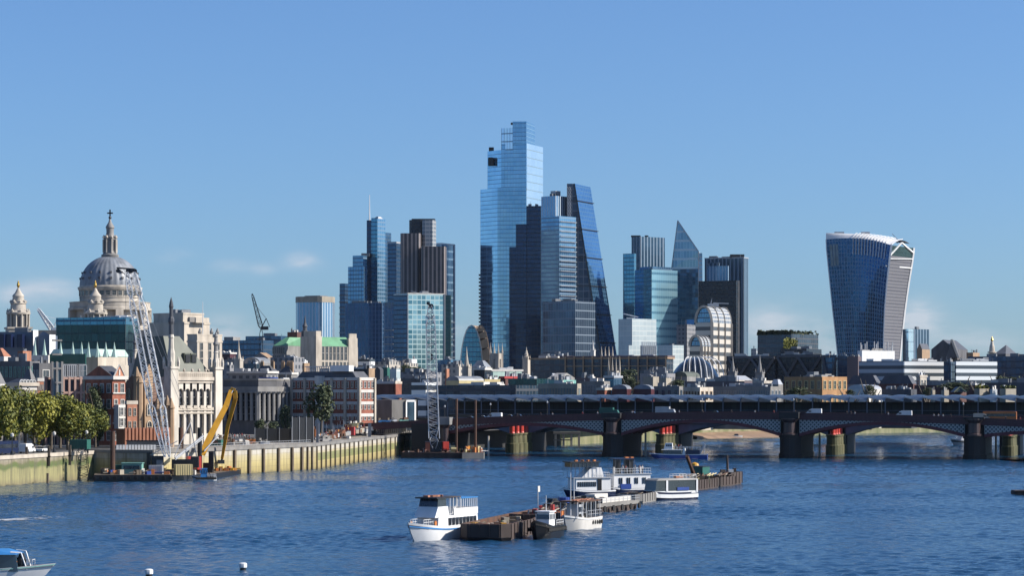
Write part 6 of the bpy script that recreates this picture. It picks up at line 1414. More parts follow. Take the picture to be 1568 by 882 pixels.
a1 = mm(t_, 'FRACT', mm(t_, 'MULTIPLY', mm(t_, 'ADD', s_.outputs[0], s_.outputs[1]), .75)); a2 = mm(t_, 'FRACT', mm(t_, 'MULTIPLY', mm(t_, 'SUBTRACT', s_.outputs[0], s_.outputs[1]), .75))
hole = mm(t_, 'MULTIPLY', mm(t_, 'GREATER_THAN', a1, .42), mm(t_, 'GREATER_THAN', a2, .42))
t_.links.new(mixc(t_, hole, (.30, .31, .30), (.03, .03, .035)), p_.inputs['Base Color']); p_.inputs['Roughness'].default_value = .6
K = 24
for span in range(-1, 4):
    t0 = span*SP+(PH if span > -1 else 1.5); t1 = (span+1)*SP-PH
    def zi(t): u = (2*t-t0-t1)/(t1-t0); crown = ztop((t0+t1)/2)-2.4-1.15; return 7.3+(crown-7.3)*(1-u*u)
    tt = [t0+(t1-t0)*k/K for k in range(K+1)]
    for s0 in (-.35, 31.9):
        lat = MB()
        for k in range(K):
            a, c = tt[k], tt[k+1]
            lat.poly((BP(a, s0, zi(a)+1.0), BP(c, s0, zi(c)+1.0), BP(c, s0, ztop(c)-2.4), BP(a, s0, ztop(a)-2.4)), 0, ((a, zi(a)+1), (c, zi(c)+1), (c, ztop(c)-2.4), (a, ztop(a)-2.4)))
        lat.build('lattice_spandrel', 'lattice_paint', rb)
    for s0 in (-.75, 7.6, 15.9, 24.2, 31.6):
        rib = MB(); und = MB()
        for k in range(K):
            a, c = tt[k], tt[k+1]; P0 = [BP(a, s0, zi(a)), BP(c, s0, zi(c)), BP(c, s0, zi(c)+1.1), BP(a, s0, zi(a)+1.1)]; P1 = [BP(a, s0+.8, zi(a)), BP(c, s0+.8, zi(c)), BP(c, s0+.8, zi(c)+1.1), BP(a, s0+.8, zi(a)+1.1)]
            rib.poly(P0); rib.poly(P1); rib.poly((P0[0], P0[1], P1[1], P1[0])); rib.poly((P0[3], P0[2], P1[2], P1[3]))
            if s0 > 0 and s0 < 30: und.quad(BP(a, s0+.3, zi(a)+1.1), BP(c, s0+.3, zi(c)+1.1), BP(c, s0+.3, ztop(c)-2.4), BP(a, s0+.3, ztop(a)-2.4))
        rib.build('arch_rib', 'arch_red', rb)
        if und.f: und.build('inner_spandrel', 'dark_metal', rb)
def pier(t):
    m = MB(); zt_ = ztop(t)
    def ring(hw, s0, s1, nose):   # plan with pointed ends
        return [tuple((O+DV*x+NV*y)) for x, y in ((t-hw, s0), (t-hw*.5, s0-nose*.7), (t, s0-nose), (t+hw*.5, s0-nose*.7), (t+hw, s0), (t+hw, s1), (t, s1+nose), (t-hw, s1))]
    m.prism(ring(3.9, .5, 31.5, 3.4), -1, 1.6); m.prism(ring(3.55, .5, 31.5, 3.0), 1.6, 7.0); m.prism(ring(3.9, .5, 31.5, 3.4), 7.0, 7.8); m.prism(ring(3.1, 1, 31, .6), 7.8, zt_-1.2)
    o = m.build('pier', 'granite', rb)
    for s0 in (-1.2, 33.2):
        c = MB(); q = O+DV*t+NV*s0; c.lathe(q.x, q.y, [(2.6, 7.8), (2.6, 8.3), (2.1, 8.6), (2.0, 12.0), (2.5, 12.5), (2.9, 13.1), (2.9, 13.5)], 14); c.build('column', 'polished_red', o)
        c = MB(); c.box(q.x, q.y, zt_-2.3 if zt_-2.3 > 13.4 else 13.4, 6.6, 4.2, max(.6, zt_+.15-max(13.4, zt_-2.3)), BA); c.build('recess_parapet', 'granite', o)
for k in range(0, 4): pier(k*SP)
b = MB(); q = BP(-61.3-5, 16, 0); b.box(q.x, q.y, -1, 11, 36, 12.2, BA); b.build('abutment', 'granite', rb)
b = MB(); q = BP(-59.5, -2.2, 0); b.box(q.x, q.y, -1, 5.5, 4.5, 3.6, BA); b.box(q.x, q.y, 2.6, 6.4, 5.2, .9, BA); b.lathe(q.x, q.y, [(2.4, 3.5), (1.9, 4.4)], 12); b.box(q.x, q.y, 10.9, 4.6, 4.2, 2.6, BA); b.build('abutment_plinth', 'stone_grey', rb)
b = MB(); b.lathe(q.x, q.y, [(1.35, 4.4), (1.35, 9.7), (1.8, 10.2), (2.1, 10.9)], 14); b.build('abutment_column', 'polished_red', rb)
# old bridge columns and stone bases, posts
for i, (t, lab) in enumerate(((-48, 'first from the left'), (8, 'second from the left'), (69.5, 'third from the left'), (130.5, 'fourth from the left, rightmost'))):
    q0 = BP(t, 58, 0); r = thing('old_bridge_pier', f'red columns on mossy stone drums under the bridge, {lab}', 'bridge pier', (q0.x, q0.y, 0), 'old red column clusters')
    for k in range(4):
        q = BP(t+.4, 44+k*6.6, 0); b = MB(); b.lathe(q.x, q.y, [(2.5, -1), (2.5, 3.4), (2.2, 3.6), (2.1, 6.4), (2.35, 6.6), (2.35, 7.2)], 14); b.build('stone_drum', 'stone_shore', r)
    for k in range(4):
        q = BP(t+.4, 44+k*6.6, 0); b = MB(); b.lathe(q.x, q.y, [(1.15, 7.1), (.95, 7.7), (.95, 11.0), (1.25, 11.3), (1.25, 11.8)], 12); b.build('column', 'red_paint', r)
for px, yb_, yt_, lab in ((748, 699, 668, 'pale weathered mooring post under the left arch of the road bridge'), (988.5, 699, 663, 'pale weathered mooring post beside the second bridge pier'), (1255, 700, 664, 'thin pale post right of the middle bridge pier'), (1525, 702, 668, 'thin pale post beside the right bridge pier')):
    Yp = HC*FP/(yb_-HY); q = P(px, yt_, Yp+0); r = MB(); r.tube((q.x, q.y, -1), (q.x, q.y, q.z), .38, .34, 8); tag(r.build('mooring_post', 'stone_pale'), lab, 'post')
# ================================================================ the railway station bridge behind
def zc_(t): return 19.7
q0 = BP(-100, 66, 0); rs = thing('station_bridge', 'railway station bridge with rows of curved sawtooth canopies behind the road bridge', 'railway station', (q0.x, q0.y, 0))
PIT = 6.6; t = -112.0; cm = MB(); 
def canopy_mesh():
    b = MB(); rows = []; NU_, NS = 8, 6
    for j in range(NS+1):
        s0 = j/NS*24; row = []
        for i in range(NU_+1):
            u = i/NU_; x = u*PIT*.985; eave = 20.7-1.35*u; k_ = j/NS; bulge = max(0, 20.62+.85*math.sin(math.pi*u*.8)-eave)*min(1, k_*2.4)**.7*(1-.08*k_)
            row.append(Vector((x, s0, eave+bulge)))
        rows.append(row)
    b.grid(rows, 0)
    und = [[v-Vector((0, 0, .35)) for v in row] for row in rows]; b.grid(und, 1)
    for i in range(NU_): b.quad(rows[0][i]-Vector((0, .05, 0)), rows[0][i+1]-Vector((0, .05, 0)), und[0][i+1]-Vector((0, .05, .05)), und[0][i]-Vector((0, .05, .05)), 2)
    for j in range(NS): b.quad(rows[j][NU_], rows[j+1][NU_], und[j+1][NU_], und[j][NU_], 1); b.quad(rows[j][0], rows[j+1][0], und[j+1][0], und[j][0], 1)
    return b.build('canopy', ['solar_panel', 'dark_metal', 'white_trim'], rs, local=True)
mat('solar_panel', (.045, .055, .075), rough=.3, var=.3, scale=.3)
co_ = canopy_mesh(); first = True; post0 = MB(); post0.box(0, 0, 12.5, .35, .35, 6.9); po_ = post0.build('post', 'steel_blue', rs, local=True)
while t < 150:
    q = BP(t, 66, 0)-Vector(rs.location); oc = co_ if first else co_.copy(); op = po_ if first else po_.copy()
    if not first: COL.objects.link(oc); COL.objects.link(op); oc.parent = rs; op.parent = rs
    oc.location = q; oc.rotation_euler = (0, 0, BA); op.location = BP(t+PIT*.98, 67.5, 0)-Vector(rs.location); op.rotation_euler = (0, 0, BA); first = False; t += PIT
def bslab(b, t0, t1, s0, s1, z0_, z1_, m=0):
    b.prism([tuple(O+DV*t0+NV*s0), tuple(O+DV*t1+NV*s0), tuple(O+DV*t1+NV*s1), tuple(O+DV*t0+NV*s1)], z0_, z1_, m)
b = MB(); bslab(b, -104, 160, 64.5, 92, 11.4, 12.6); b.build('deck', 'dark_metal', rs)
glass('gl_station', (.004,.008,.012), (.016,.03,.036), (.012,.02,.028), 2.2, 2.6, .08, .1, .0, .5, .02, .8)
b = MB()
t = -70; 
a, c = O+DV*(-78)+NV*78, O+DV*160+NV*78
b.poly(((a.x, a.y, 12.6), (c.x, c.y, 12.6), (c.x, c.y, 18.7), (a.x, a.y, 18.7)), 0, ((0, 0), (238, 0), (238, 6.1), (0, 6.1))); bslab(b, -78, 160, 78.05, 78.4, 12.6, 18.6, 0)
b.build('glazed_screen', 'gl_station', rs)
b = MB(); bslab(b, -78, 160, 65, 65.15, 12.6, 14.0); b.build('balustrade', 'pane', rs)
b = MB(); bslab(b, -78, 160, 64.9, 65.2, 14.0, 14.12); bslab(b, -78, 160, 64.9, 65.2, 15.6, 15.72); b.build('handrail', 'steel_blue', rs)
b = MB(); bslab(b, -78, 160, 64.3, 64.5, 10.9, 12.7); b.build('fascia', 'steel_blue', rs)
pr_ = [-116, -50.5, 7, 68.5, 130, 192]
for i in range(len(pr_)-1):
    t0, t1 = pr_[i]+3.2, pr_[i+1]-3.2; K = 14
    def z2(t): u = (2*t-t0-t1)/(t1-t0); return 6.6+(11.0-6.6)*(1-u*u)**.9 if abs(u) < 1 else 6.6
    for s0 in (66, 72, 78, 84, 90):
        b = MB()
        for k in range(K):
            a, c = t0+(t1-t0)*k/K, t0+(t1-t0)*(k+1)/K; b.quad(BP(a, s0, z2(a)), BP(c, s0, z2(c)), BP(c, s0, 11.4), BP(a, s0, 11.4)) if s0 == 66 else None
            b.quad(BP(a, s0, z2(a)), BP(c, s0, z2(c)), BP(c, s0+.9, z2(c)), BP(a, s0+.9, z2(a))); b.quad(BP(a, s0+.9, z2(a)), BP(c, s0+.9, z2(c)), BP(c, s0+.9, 11.4), BP(a, s0+.9, 11.4))
            if k % 2 == 0: b.quad(BP(a, s0-.02, z2(a)), BP(c, s0-.02, z2(c)), BP(c, s0-.02, z2(c)+.5), BP(a, s0-.02, z2(a)+.5))
        b.build('arch_rib', 'steel_blue', rs)
for t in pr_[1:5]:
    b = MB(); b.prism([tuple(O+DV*(t+x)+NV*y) for x, y in ((-3.6, 68), (0, 65.5), (3.6, 68), (3.6, 92), (-3.6, 92))], -1, 7.4); bslab(b, t-3.4, t+3.4, 68, 92, 7.4, 11.4); b.build('pier', 'granite', rs)
# curved end wall of the station with the framed door
b = MB(); p = [P(578, 0, 905), P(600, 0, 900), P(622, 0, 903), P(637, 0, 912), P(640, 0, 940), P(575, 0, 940)]; b.prism([(q.x, q.y) for q in p], 7, wz(612.5, 903)); b.build('end_wall', 'concrete', rs)
b = MB(); a, c = P(621.5, 0, 902.2), P(636.5, 0, 910.5)
for f0, f1, za, zb_ in ((0, .12, 8, wz(613, 903)), (.88, 1, 8, wz(613, 903)), (0, 1, wz(615.5, 903), wz(613, 903))):
    p, q = a.lerp(c, f0), a.lerp(c, f1); b.prism([(p.x, p.y), (q.x, q.y), (q.x, q.y+.5), (p.x, p.y+.5)], za, zb_)
b.build('door_frame', 'white_paint', rs)
b = MB(); p, q = a.lerp(c, .12), a.lerp(c, .88); b.prism([(p.x, p.y+.2), (q.x, q.y+.2), (q.x, q.y+.4), (p.x, p.y+.4)], 8, wz(615.5, 903)); b.build('glass_door', 'pane_blue', rs)

q = Vector((wx(868, 985), 985)); r = thing('jetty', 'pale concrete jetty on posts seen under the left arch', 'jetty', (q.x, q.y, 0)); b = MB(); b.box(0, 0, 5.2, 11, 5, .9); b.box(-2, 0, 2.6, 7, 4, .4); b.build('jetty_deck', 'concrete', r, local=True)
for dx in (-4.6, -1.4, 1.8, 4.9): b = MB(); b.box(dx, -1.5, -1, .9, .9, 6.2); b.build('post', 'stone_pale', r, local=True)
# ================================================================ people
def person_mesh(name, mats, pose=0):
    b = MB()                       # one continuous lofted figure, 1.72 m tall, feet at the origin; hips, waist, chest, neck and head rings joined to two legs and two arms
    def ring(x, y, z, rx, ry, n=8): return [Vector((x+rx*math.cos(2*math.pi*i/n), y+ry*math.sin(2*math.pi*i/n), z)) for i in range(n)]
    def loft(rs, ms, capa=True, capb=True):
        for k in range(len(rs)-1):
            for i in range(8): j = (i+1) % 8; b.poly((rs[k][i], rs[k][j], rs[k+1][j], rs[k+1][i]), ms[k])
        if capa: b.poly(list(reversed(rs[0])), ms[0])
        if capb: b.poly(rs[-1], ms[-1])
    st = .16 if pose else .0
    loft([ring(0, 0, .82, .17, .11), ring(0, 0, .95, .17, .12), ring(0, 0, 1.08, .14, .10), ring(0, 0, 1.28, .19, .12), ring(0, 0, 1.42, .18, .10), ring(0, 0, 1.47, .07, .06), ring(0, 0, 1.53, .06, .06), ring(0, 0, 1.57, .085, .095), ring(0, 0, 1.65, .095, .11), ring(0, 0, 1.73, .07, .08), ring(0, 0, 1.76, .02, .02)], [1, 0, 0, 0, 0, 2, 2, 2, 2, 3])
    for s_ in (-1, 1):
        loft([ring(s_*.09, s_*st*1.3+.03, 0, .055, .11), ring(s_*.09, s_*st*1.2, .09, .05, .06), ring(s_*.09, s_*st*.5, .47, .065, .07), ring(s_*.085, 0, .88, .09, .10)], [3, 1, 1])
        loft([ring(s_*.24, -s_*st*.9+.05, .78, .035, .045), ring(s_*.25, -s_*st*.3, 1.08, .04, .04), ring(s_*.2, 0, 1.40, .06, .06)], [2, 0])
    o = b.build(name, mats); me = o.data; bpy.data.objects.remove(o); return me
PM = [person_mesh('person', ['cloth_dark', 'navy_paint', 'skin', 'black_paint'], 1), person_mesh('person', ['cloth_light', 'cloth_dark', 'skin', 'brick_dark'], 0), person_mesh('person', ['cloth_red', 'cloth_dark', 'skin', 'black_paint'], 1), person_mesh('person', ['hi_vis', 'cloth_dark', 'skin', 'white_paint'], 0)]
def person(label, x, y, z, kind=0, rz=0, group=None):
    o = bpy.data.objects.new('person', PM[kind]); COL.objects.link(o); o.location = (x, y, z); o.rotation_euler = (0, 0, rz)
    return tag(o, label, 'person', group)
# walkers on the bridge footway
WK = [(1018+22, 1), (968, 1), (1076, 0), (1120, 0), (1156, 1), (1185, 2), (1297, 0), (1303, 0), (1309, 1), (1360, 1), (1358, 0), (1430, 1), (1437, 1), (1444, 1), (1456, 0), (892, 2), (915, 1), (1540, 0), (1562, 2), (828, 0), (846, 1), (1218, 0), (792, 0)]
def bridge_t(px, s_):
    k = (px-784)/FP; q = O+NV*s_; return (k*q.y-q.x)/(DV.x-k*DV.y)
WT = ['dark', 'pale', 'red', 'orange']
ORD = 'first second third fourth fifth sixth seventh eighth ninth tenth eleventh twelfth thirteenth fourteenth fifteenth sixteenth seventeenth eighteenth nineteenth twentieth twenty-first twenty-second twenty-third twenty-fourth'.split()
for i, (px, kd) in enumerate(WK):
    t = bridge_t(px, 1.5); q = BP(t, 1.5, ztop(t)-.95); person('%s walker from the left on the road bridge, in %s clothes' % (ORD[sorted(p_[0] for p_ in WK).index(px)], WT[kd]), q.x, q.y, q.z, kd, BA+(0 if i % 2 else math.pi), 'walkers on the road bridge')
# ================================================================ vehicles on the bridge and the embankment
def vehicle(kind, name, label, cat, loc, rz, paint, group=None):
    L, W, H = {'van': (5.4, 2.0, 2.4), 'truck': (6.8, 2.3, 3.0), 'car': (4.3, 1.8, 1.5), 'bus': (11, 2.5, 4.3), 'coach': (11, 2.5, 3.3)}[kind]
    r = thing(name, label, cat, loc, group, rz); hw = W/2
    def prof(pts, w_, m, nm):
        b = MB(); A = [Vector((x, -w_, z)) for x, z in pts]; B_ = [Vector((x, w_, z)) for x, z in pts]; b.poly(A); b.poly(list(reversed(B_)))
        for i in range(len(pts)): j = (i+1) % len(pts); b.poly((A[j], A[i], B_[i], B_[j]))
        return b.build(nm, m, r, local=True)
    h = L/2
    if kind == 'car':
        prof([(-h, .35), (h, .35), (h, .75), (h-.9, .88), (-h+.5, .92), (-h, .8)], hw, paint, 'body'); prof([(-h+.7, .9), (h-1.4, .88), (h-2.0, H-.03), (-h+1.2, H-.03)], hw-.12, 'pane', 'cabin_glass'); prof([(-h+1.15, H-.06), (h-1.95, H-.06), (h-2.1, H), (-h+1.3, H)], hw-.14, paint, 'roof')
    elif kind in ('van', 'truck'):
        c = .9 if kind == 'van' else 1.7
        prof([(-h, .4), (h, .4), (h, 1.0), (h-c*.7, 1.25), (h-c-.5, H*.9), (h-c-.7, H*.9), (-h, H*.9)] if kind == 'van' else [(-h, .5), (h, .5), (h, 1.2), (h-.4, 2.1), (h-1.8, 2.2), (-h, 2.2)], hw, paint, 'body')
        prof([(-h, H*.9-.1), (h-c-.7, H*.9-.1), (h-c-1.0, H), (-h+.1, H)], hw-.05, paint, 'roof') if kind == 'van' else prof([(-h, .9), (h-1.9, .9), (h-1.9, H), (-h, H)], hw+.03, paint, 'cargo_box')
        b = MB(); b.box(h-c-.6, 0, H*.52, 1.0, W+.04, H*.22); b.build('side_window', 'pane', r, local=True); b = MB(); b.box(h-c*.75-.02, 0, 1.3 if kind == 'van' else 1.4, .5, W*.86, .5); b.build('windscreen', 'pane', r, local=True)
    else:
        prof([(-h, .35), (h, .35), (h, H*.95), (h-.3, H), (-h+.2, H), (-h, H*.95)], hw, paint, 'body')
        for z in ((1.2, 2.9) if kind == 'bus' else (1.6,)): b = MB(); b.box(0, 0, z, L*.92, W+.06, .95); b.build('window_band', 'pane', r, local=True)
    for sx in (-.31, .31):
        for sy in (-1, 1): b = MB(); b.tube((L*sx, sy*(hw-.22), .36), (L*sx, sy*(hw+.02), .36), .36, n=10); b.build('wheel', 'rubber', r, local=True)
    return r
for px, kd, nm, lb, cat, pt, s_ in ((1019, 'truck', 'box_truck', 'pale box truck crossing the middle of the road bridge', 'truck', 'light_metal', 8), (1246, 'van', 'delivery_van', 'white van on the road bridge right of the middle pier', 'van', 'white_paint', 7), (1384, 'van', 'delivery_van', 'white van on the road bridge before the right pier', 'van', 'white_paint', 8), (757, 'van', 'delivery_van', 'white van at the left end of the road bridge', 'van', 'white_paint', 7), (722, 'car', 'parked_car', 'pale car at the left end of the road bridge', 'car', 'light_metal', 7), (741, 'car', 'parked_car', 'second small white car behind the van at the bridge left end', 'car', 'white_paint', 11), (782, 'car', 'parked_car', 'cream car on the road bridge over the left arch', 'car', 'cream_paint', 7), (796, 'car', 'parked_car', 'grey car right behind the cream car on the bridge', 'car', 'grey_metal', 7), (933, 'truck', 'flat_truck', 'dull green truck on the bridge above the second pier', 'truck', 'green_paint', 10), (970, 'car', 'parked_car', 'pinkish pale car on the bridge right of the green truck', 'car', 'pink_stone', 7), (1097, 'car', 'parked_car', 'dark car on the bridge at mid span', 'car', 'black_paint', 8), (1503, 'van', 'delivery_van', 'pale van near the right end of the bridge', 'van', 'stone_pale', 8), (1531, 'coach', 'coach', 'red and orange coach near the right end of the bridge', 'coach', 'orange_paint', 9)):
    t = bridge_t(px, s_); q = BP(t, s_, ztop(t)-1.02); vehicle(kd, nm, lb, cat, q, BA+(math.pi if px in (1246, 1384, 757) else 0), pt)
for px, lb in ((681, 'left'), (751, 'second'), (838, 'third'), (1075, 'fourth'), (1215, 'fifth'), (1350, 'sixth'), (1475, 'rightmost')):
    t = bridge_t(px, 1); q = BP(t, 1, ztop(t)-1.05); r = thing('street_lamp', f'slim lamp post on the road bridge, {lb} one from the left' if lb not in ('rightmost', 'left') else f'slim lamp post on the road bridge, {lb} of the row', 'street lamp', q, 'lamp posts on the road bridge')
    b = MB(); b.tube((0, 0, 0), (0, 0, 5), .12, .07, 6); b.build('pole', 'dark_metal', r, local=True); b = MB(); b.lathe(0, 0, [(.12, 5), (.28, 5.2), (.3, 5.6), (.05, 5.9)], 8); b.build('lantern', 'light_metal', r, local=True)
# embankment: vehicles, lamps, hoardings and the container under the trees
def EW(Y, d=3): # a point d metres inland of the old wall
    f = (Y-569)/53; return Vector((-120+13*f-d, Y, 7.05)) if Y < 622 else Vector((-107+74*(Y-622)/303-d, Y, 7.05))
for Y, d, kd, nm, lb, cat, pt, in ((585, 7, 'coach', 'coach', 'dark coach with pale windows under the plane trees', 'coach', 'navy_paint'), (600, 8, 'van', 'delivery_van', 'white van parked beside the green container', 'van', 'white_paint'), (573, 9, 'car', 'parked_car', 'dark car under the leftmost plane trees', 'car', 'black_paint'), (611, 9, 'car', 'parked_car', 'white car half hidden by the green container', 'car', 'white_paint'), (592, 12, 'van', 'delivery_van', 'blue van behind the dark coach under the trees', 'van', 'blue_paint')):
    q = EW(Y, d); vehicle(kd, nm, lb, cat, q, R(76), pt)
for px in (42, 76, 108): 
    Y = {42: 585, 76: 594, 108: 603}[px]; q = EW(Y, -.9); r = thing('mooring_timber', {42: 'leftmost dark timber fender on the old stone wall', 76: 'middle dark timber fender on the old stone wall', 108: 'right dark timber fender on the old stone wall below the container'}[px], 'post', (wx(px, Y), Y-1.0, 0)); b = MB(); b.box(0, 0, 4.0, .6, .5, 5.0); b.box(0, .1, 6.2, .9, .7, .3); b.build('post', 'timber', r, local=True)
for Y, lb in ((575, 'first lamp post on the wall from the left edge'), (598, 'lamp post on the wall beneath the plane trees'), (617, 'last lamp post on the old wall, by the container')):
    q = EW(Y, .4); r = thing('street_lamp', lb, 'street lamp', (q.x, q.y, 7.2)); b = MB(); b.lathe(0, 0, [(.5, 0), (.4, .8), (.14, 1.1), (.1, 4.2)], 8); b.build('pole', 'dark_metal', r, local=True); b = MB(); b.lathe(0, 0, [(.1, 4.2), (.4, 4.5), (.42, 5.0), (.05, 5.3)], 10); b.build('globe', 'white_trim', r, local=True)
q = P(123, 689, 607); r = thing('container', 'dark green site container on legs above the old river wall', 'container', (q.x, 607, 7)); b = MB(); b.box(0, 0, .9, 4.6, 2.4, 2.4, R(-15)); 
for i in range(9): b.box((-2+i*.5)*.97, -1.22+(-2+i*.5)*-.26, .95, .12, .12, 2.3, R(-15))
b.build('box', 'green_paint', r, local=True)
for dx in (-2, 2): b = MB(); b.box(dx, -dx*.26, -.1, .3, .3, 1.1); b.build('leg', 'dark_metal', r, local=True)
q = P(131, 0, 604); r = thing('access_ladder', 'dark lattice access stair hanging down the old river wall', 'ladder', (q.x, 603, 0)); b = MB(); lattice(b, (0, 0, -.5), (-.9, 0, 8.2), 2.4, 2.4, 9, .09, (1, 0, 0)); b.build('ladder_frame', 'dark_metal', r, local=True)
for px, yt, lb, mt in ((172.5, 661, 'tall brown steel pile standing at the left end of the crane barge', 'rust'), (277, 655, 'thick brown steel pile in front of the arcaded building', 'rust'), (306, 655, 'dark stub pile right of the thick brown pile', 'black_paint'), (73, 725, 'short dark post in the water by the old wall', 'timber')):
    Y = 603 if px < 200 else 628
    if px == 73: Y = 585
    q = P(px, yt, Y); r = MB(); r.lathe(q.x, q.y, [(.62 if px != 73 else .3, -1), (.62 if px != 73 else .3, q.z)], 12); tag(r.build('pile', mt), lb, 'pile')
# hoarding, dark site screen, quay-side clutter
def simple(name, label, cat, parts, loc=(0, 0, 0), rz=0, group=None):
    r = thing(name, label, cat, loc, group, rz)
    for nm, b, mt in parts: b.build(nm, mt, r, local=True)
    return r
def frame_screen(px0, px1, yt, Y, label):
    a, c = P(px0, yt, Y), P(px1, yt, Y+4); L = (c-a).length; ang = math.atan2(c.y-a.y, c.x-a.x); b = MB(); b.box(L/2, 0, 0, L, .25, a.z-7.5); f = MB()
    for x in (0, L/3, 2*L/3, L): f.box(x, -.2, -.3, .25, .25, a.z-6.9)
    simple('hoarding', label, 'hoarding', [('panel', b, 'black_paint'), ('post', f, 'grey_metal')], (a.x, a.y, 7), ang)
frame_screen(447, 479, 637, 725, 'tall black hoarding screen on the cofferdam site')
frame_screen(390, 446, 654, 730, 'low dark grey site hoarding left of the tall black screen')
b = MB(); 
for i in range(13): b.box(i*.78, 0, 0, .62, .12, 1.6)
simple('site_fence', 'white mesh site fence panels in front of the orange brick wall', 'fence', [('mesh_panel', b, 'white_paint'), ('rail', MB().box(4.7, .15, 1.45, 10, .1, .12), 'grey_metal')], tuple(P(180, 0, 618).xy)+(7.1,), R(10))
q = P(225, 0, 625); b = MB(); b.box(0, 0, 0, 10, 3, 2.4, R(-4)); simple('site_office', 'grey flat site cabin behind the lattice boom foot', 'cabin', [('cabin_wall', b, 'concrete'), ('roof', MB().box(0, 0, 2.4, 10.4, 3.3, .25, R(-4)), 'black_paint'), ('window', MB().box(1, -1.52, .9, 3.4, .08, .9, R(-4)), 'pane')], (q.x, 625, 7.1))
CL = [(330, 672, 680, 'green_paint', 'small green site cabin below the excavator arm'), (352, 676, 690, 'concrete', 'grey stack of formwork by the quay edge'), (371, 678, 700, 'concrete_tan', 'tan heap of boards on the quay'), (384, 672, 710, 'orange_paint', 'orange machine on the quay left of the low hoarding'), (405, 676, 705, 'light_metal', 'pale bags heaped on the quay'), (476, 655, 760, 'orange_paint', 'orange and white machine beside the black screen'), (495, 668, 770, 'stone_pale', 'pale block pile right of the black screen'), (510, 660, 790, 'brick_red', 'reddish timber stack on the concrete ramp'), (522, 656, 800, 'brick_orange', 'orange crates on the concrete ramp'), (536, 652, 815, 'cloth_red', 'dark red container on the ramp'), (541, 646, 850, 'cream_paint', 'yellow portable toilet block on the ramp'), (553, 648, 860, 'pale_roof', 'pale mauve tank on the ramp'), (501, 678, 745, 'white_trim', 'white sheeted pile near the quay edge'), (530, 672, 790, 'white_trim', 'long white formwork pile along the quay'), (560, 664, 840, 'concrete', 'grey rebar cage stack on the quay'), (588, 642, 890, 'sky_blue_paint', 'small bright blue cabin by the station end wall'), (601, 641, 893, 'white_paint', 'small white cabin beside the blue cabin'), (618, 641, 895, 'mint_paint', 'mint green cabin below the framed glass door'), (570, 650, 870, 'grey_metal', 'grey plant box left of the blue cabin'), (345, 668, 705, 'timber', 'brown plank stack under the excavator boom')]
for i, (px, yt, Y, mt, lb) in enumerate(CL):
    q = P(px, yt, Y); h = max(1.0, min(3.2, q.z-7.1)); w_ = random.Random(i).uniform(2.2, 4.2); b = MB(); b.box(0, 0, 0, w_, 2.2, h*.86, R(-10+i*7 % 30)); r_ = random.Random(i*3); b2 = MB()
    for k in range(7): b2.box(r_.uniform(-w_*.6, w_*.6), r_.uniform(-1.6, 1.0), 0 if k % 2 else h*.86, r_.uniform(.4, 1.2), r_.uniform(.4, 1.1), r_.uniform(.3, .9), r_.random())
    cat = 'cabin' if 'cabin' in lb else 'machine' if 'machine' in lb else 'stack'; nm = {'cabin': 'site_cabin', 'machine': 'site_machine', 'stack': 'material_stack'}[cat]
    simple(nm, lb, cat, [('body', b, mt), ('loose_pieces', b2, ['concrete', 'rust', 'white_trim', 'timber'][i % 4])] + ([('window', MB().box(0, -1.14, h*.4, w_*.4, .08, h*.3, R(-10+i*7 % 30)), 'pane')] if cat == 'cabin' else []), (q.x, Y, max(7.05, q.z-h)))
r_ = random.Random(77)
for i in range(16):
    px = 489+i*4.8+r_.uniform(0, 2); Y = 765+i*5.5+r_.uniform(-8, 8); q = P(px, 0, Y); kd = (3, 1, 2)[i % 3]; person('site worker in %s clothing on the concrete ramp, %s counted from the left' % (WT[kd], ORD[i]), q.x, Y, 7.15+max(0, (Y-740)*.022), kd, r_.uniform(0, 6), 'site workers on the ramp')
for i in range(9):
    px = 352+i*3.7; Y = r_.uniform(760, 800); q = P(px, 0, Y); kd = (1, 0, 2)[i % 3]; person('%s pedestrian from the left before the columned building, in %s clothes' % (ORD[i], WT[kd]), q.x, Y, 7.05, kd, r_.uniform(0, 6), 'pedestrians by the columned building')
b = MB(); r_ = random.Random(9)
for i in range(260):
    px = r_.uniform(484, 572); Y = 765+(px-484)*1.2+r_.uniform(-14, 20); s_ = r_.uniform(.5, 1.9); b.box(wx(px, Y), Y, 7.0+max(0, (Y-770)*.02), s_, r_.uniform(.4, 1.2), r_.uniform(.3, 1.6), r_.random(), r_.randrange(5))
    if i % 9 == 0: b.tube((wx(px, Y), Y, 7.4), (wx(px, Y), Y, r_.uniform(10, 13)), .06, n=4, m=4)
tag(b.build('building_materials', ['white_trim', 'concrete_tan', 'brick_orange', 'rust', 'light_metal']), kind='stuff')
# concrete ramp deck and its slender columns
b = MB(); pts = [(-72, 760), (-45, 900), (-37, 915)]
a, c = P(486, 0, 760), P(640, 0, 900)
b = MB(); ra = [(wx(484, 770), 770), (wx(573, 880), 880), (wx(640, 905), 905), (wx(640, 912), 912), (wx(560, 892), 892), (wx(480, 785), 785)]
b2 = MB()
zz = [7.4, 9.3, 10.8, 10.8, 9.3, 7.4]
b.poly([(p_[0], p_[1], z) for p_, z in zip(ra, zz)]); b.poly([(p_[0], p_[1], z-.7) for p_, z in reversed(list(zip(ra, zz)))])
for i in range(6): j = (i+1) % 6; b.quad((ra[i][0], ra[i][1], zz[i]-.7), (ra[j][0], ra[j][1], zz[j]-.7), (ra[j][0], ra[j][1], zz[j]), (ra[i][0], ra[i][1], zz[i]))
rr_ = thing('concrete_ramp', 'pale concrete ramp deck on slender columns climbing towards the station', 'ramp', (ra[0][0], ra[0][1], 7)); b.build('deck', 'pale_roof', rr_)
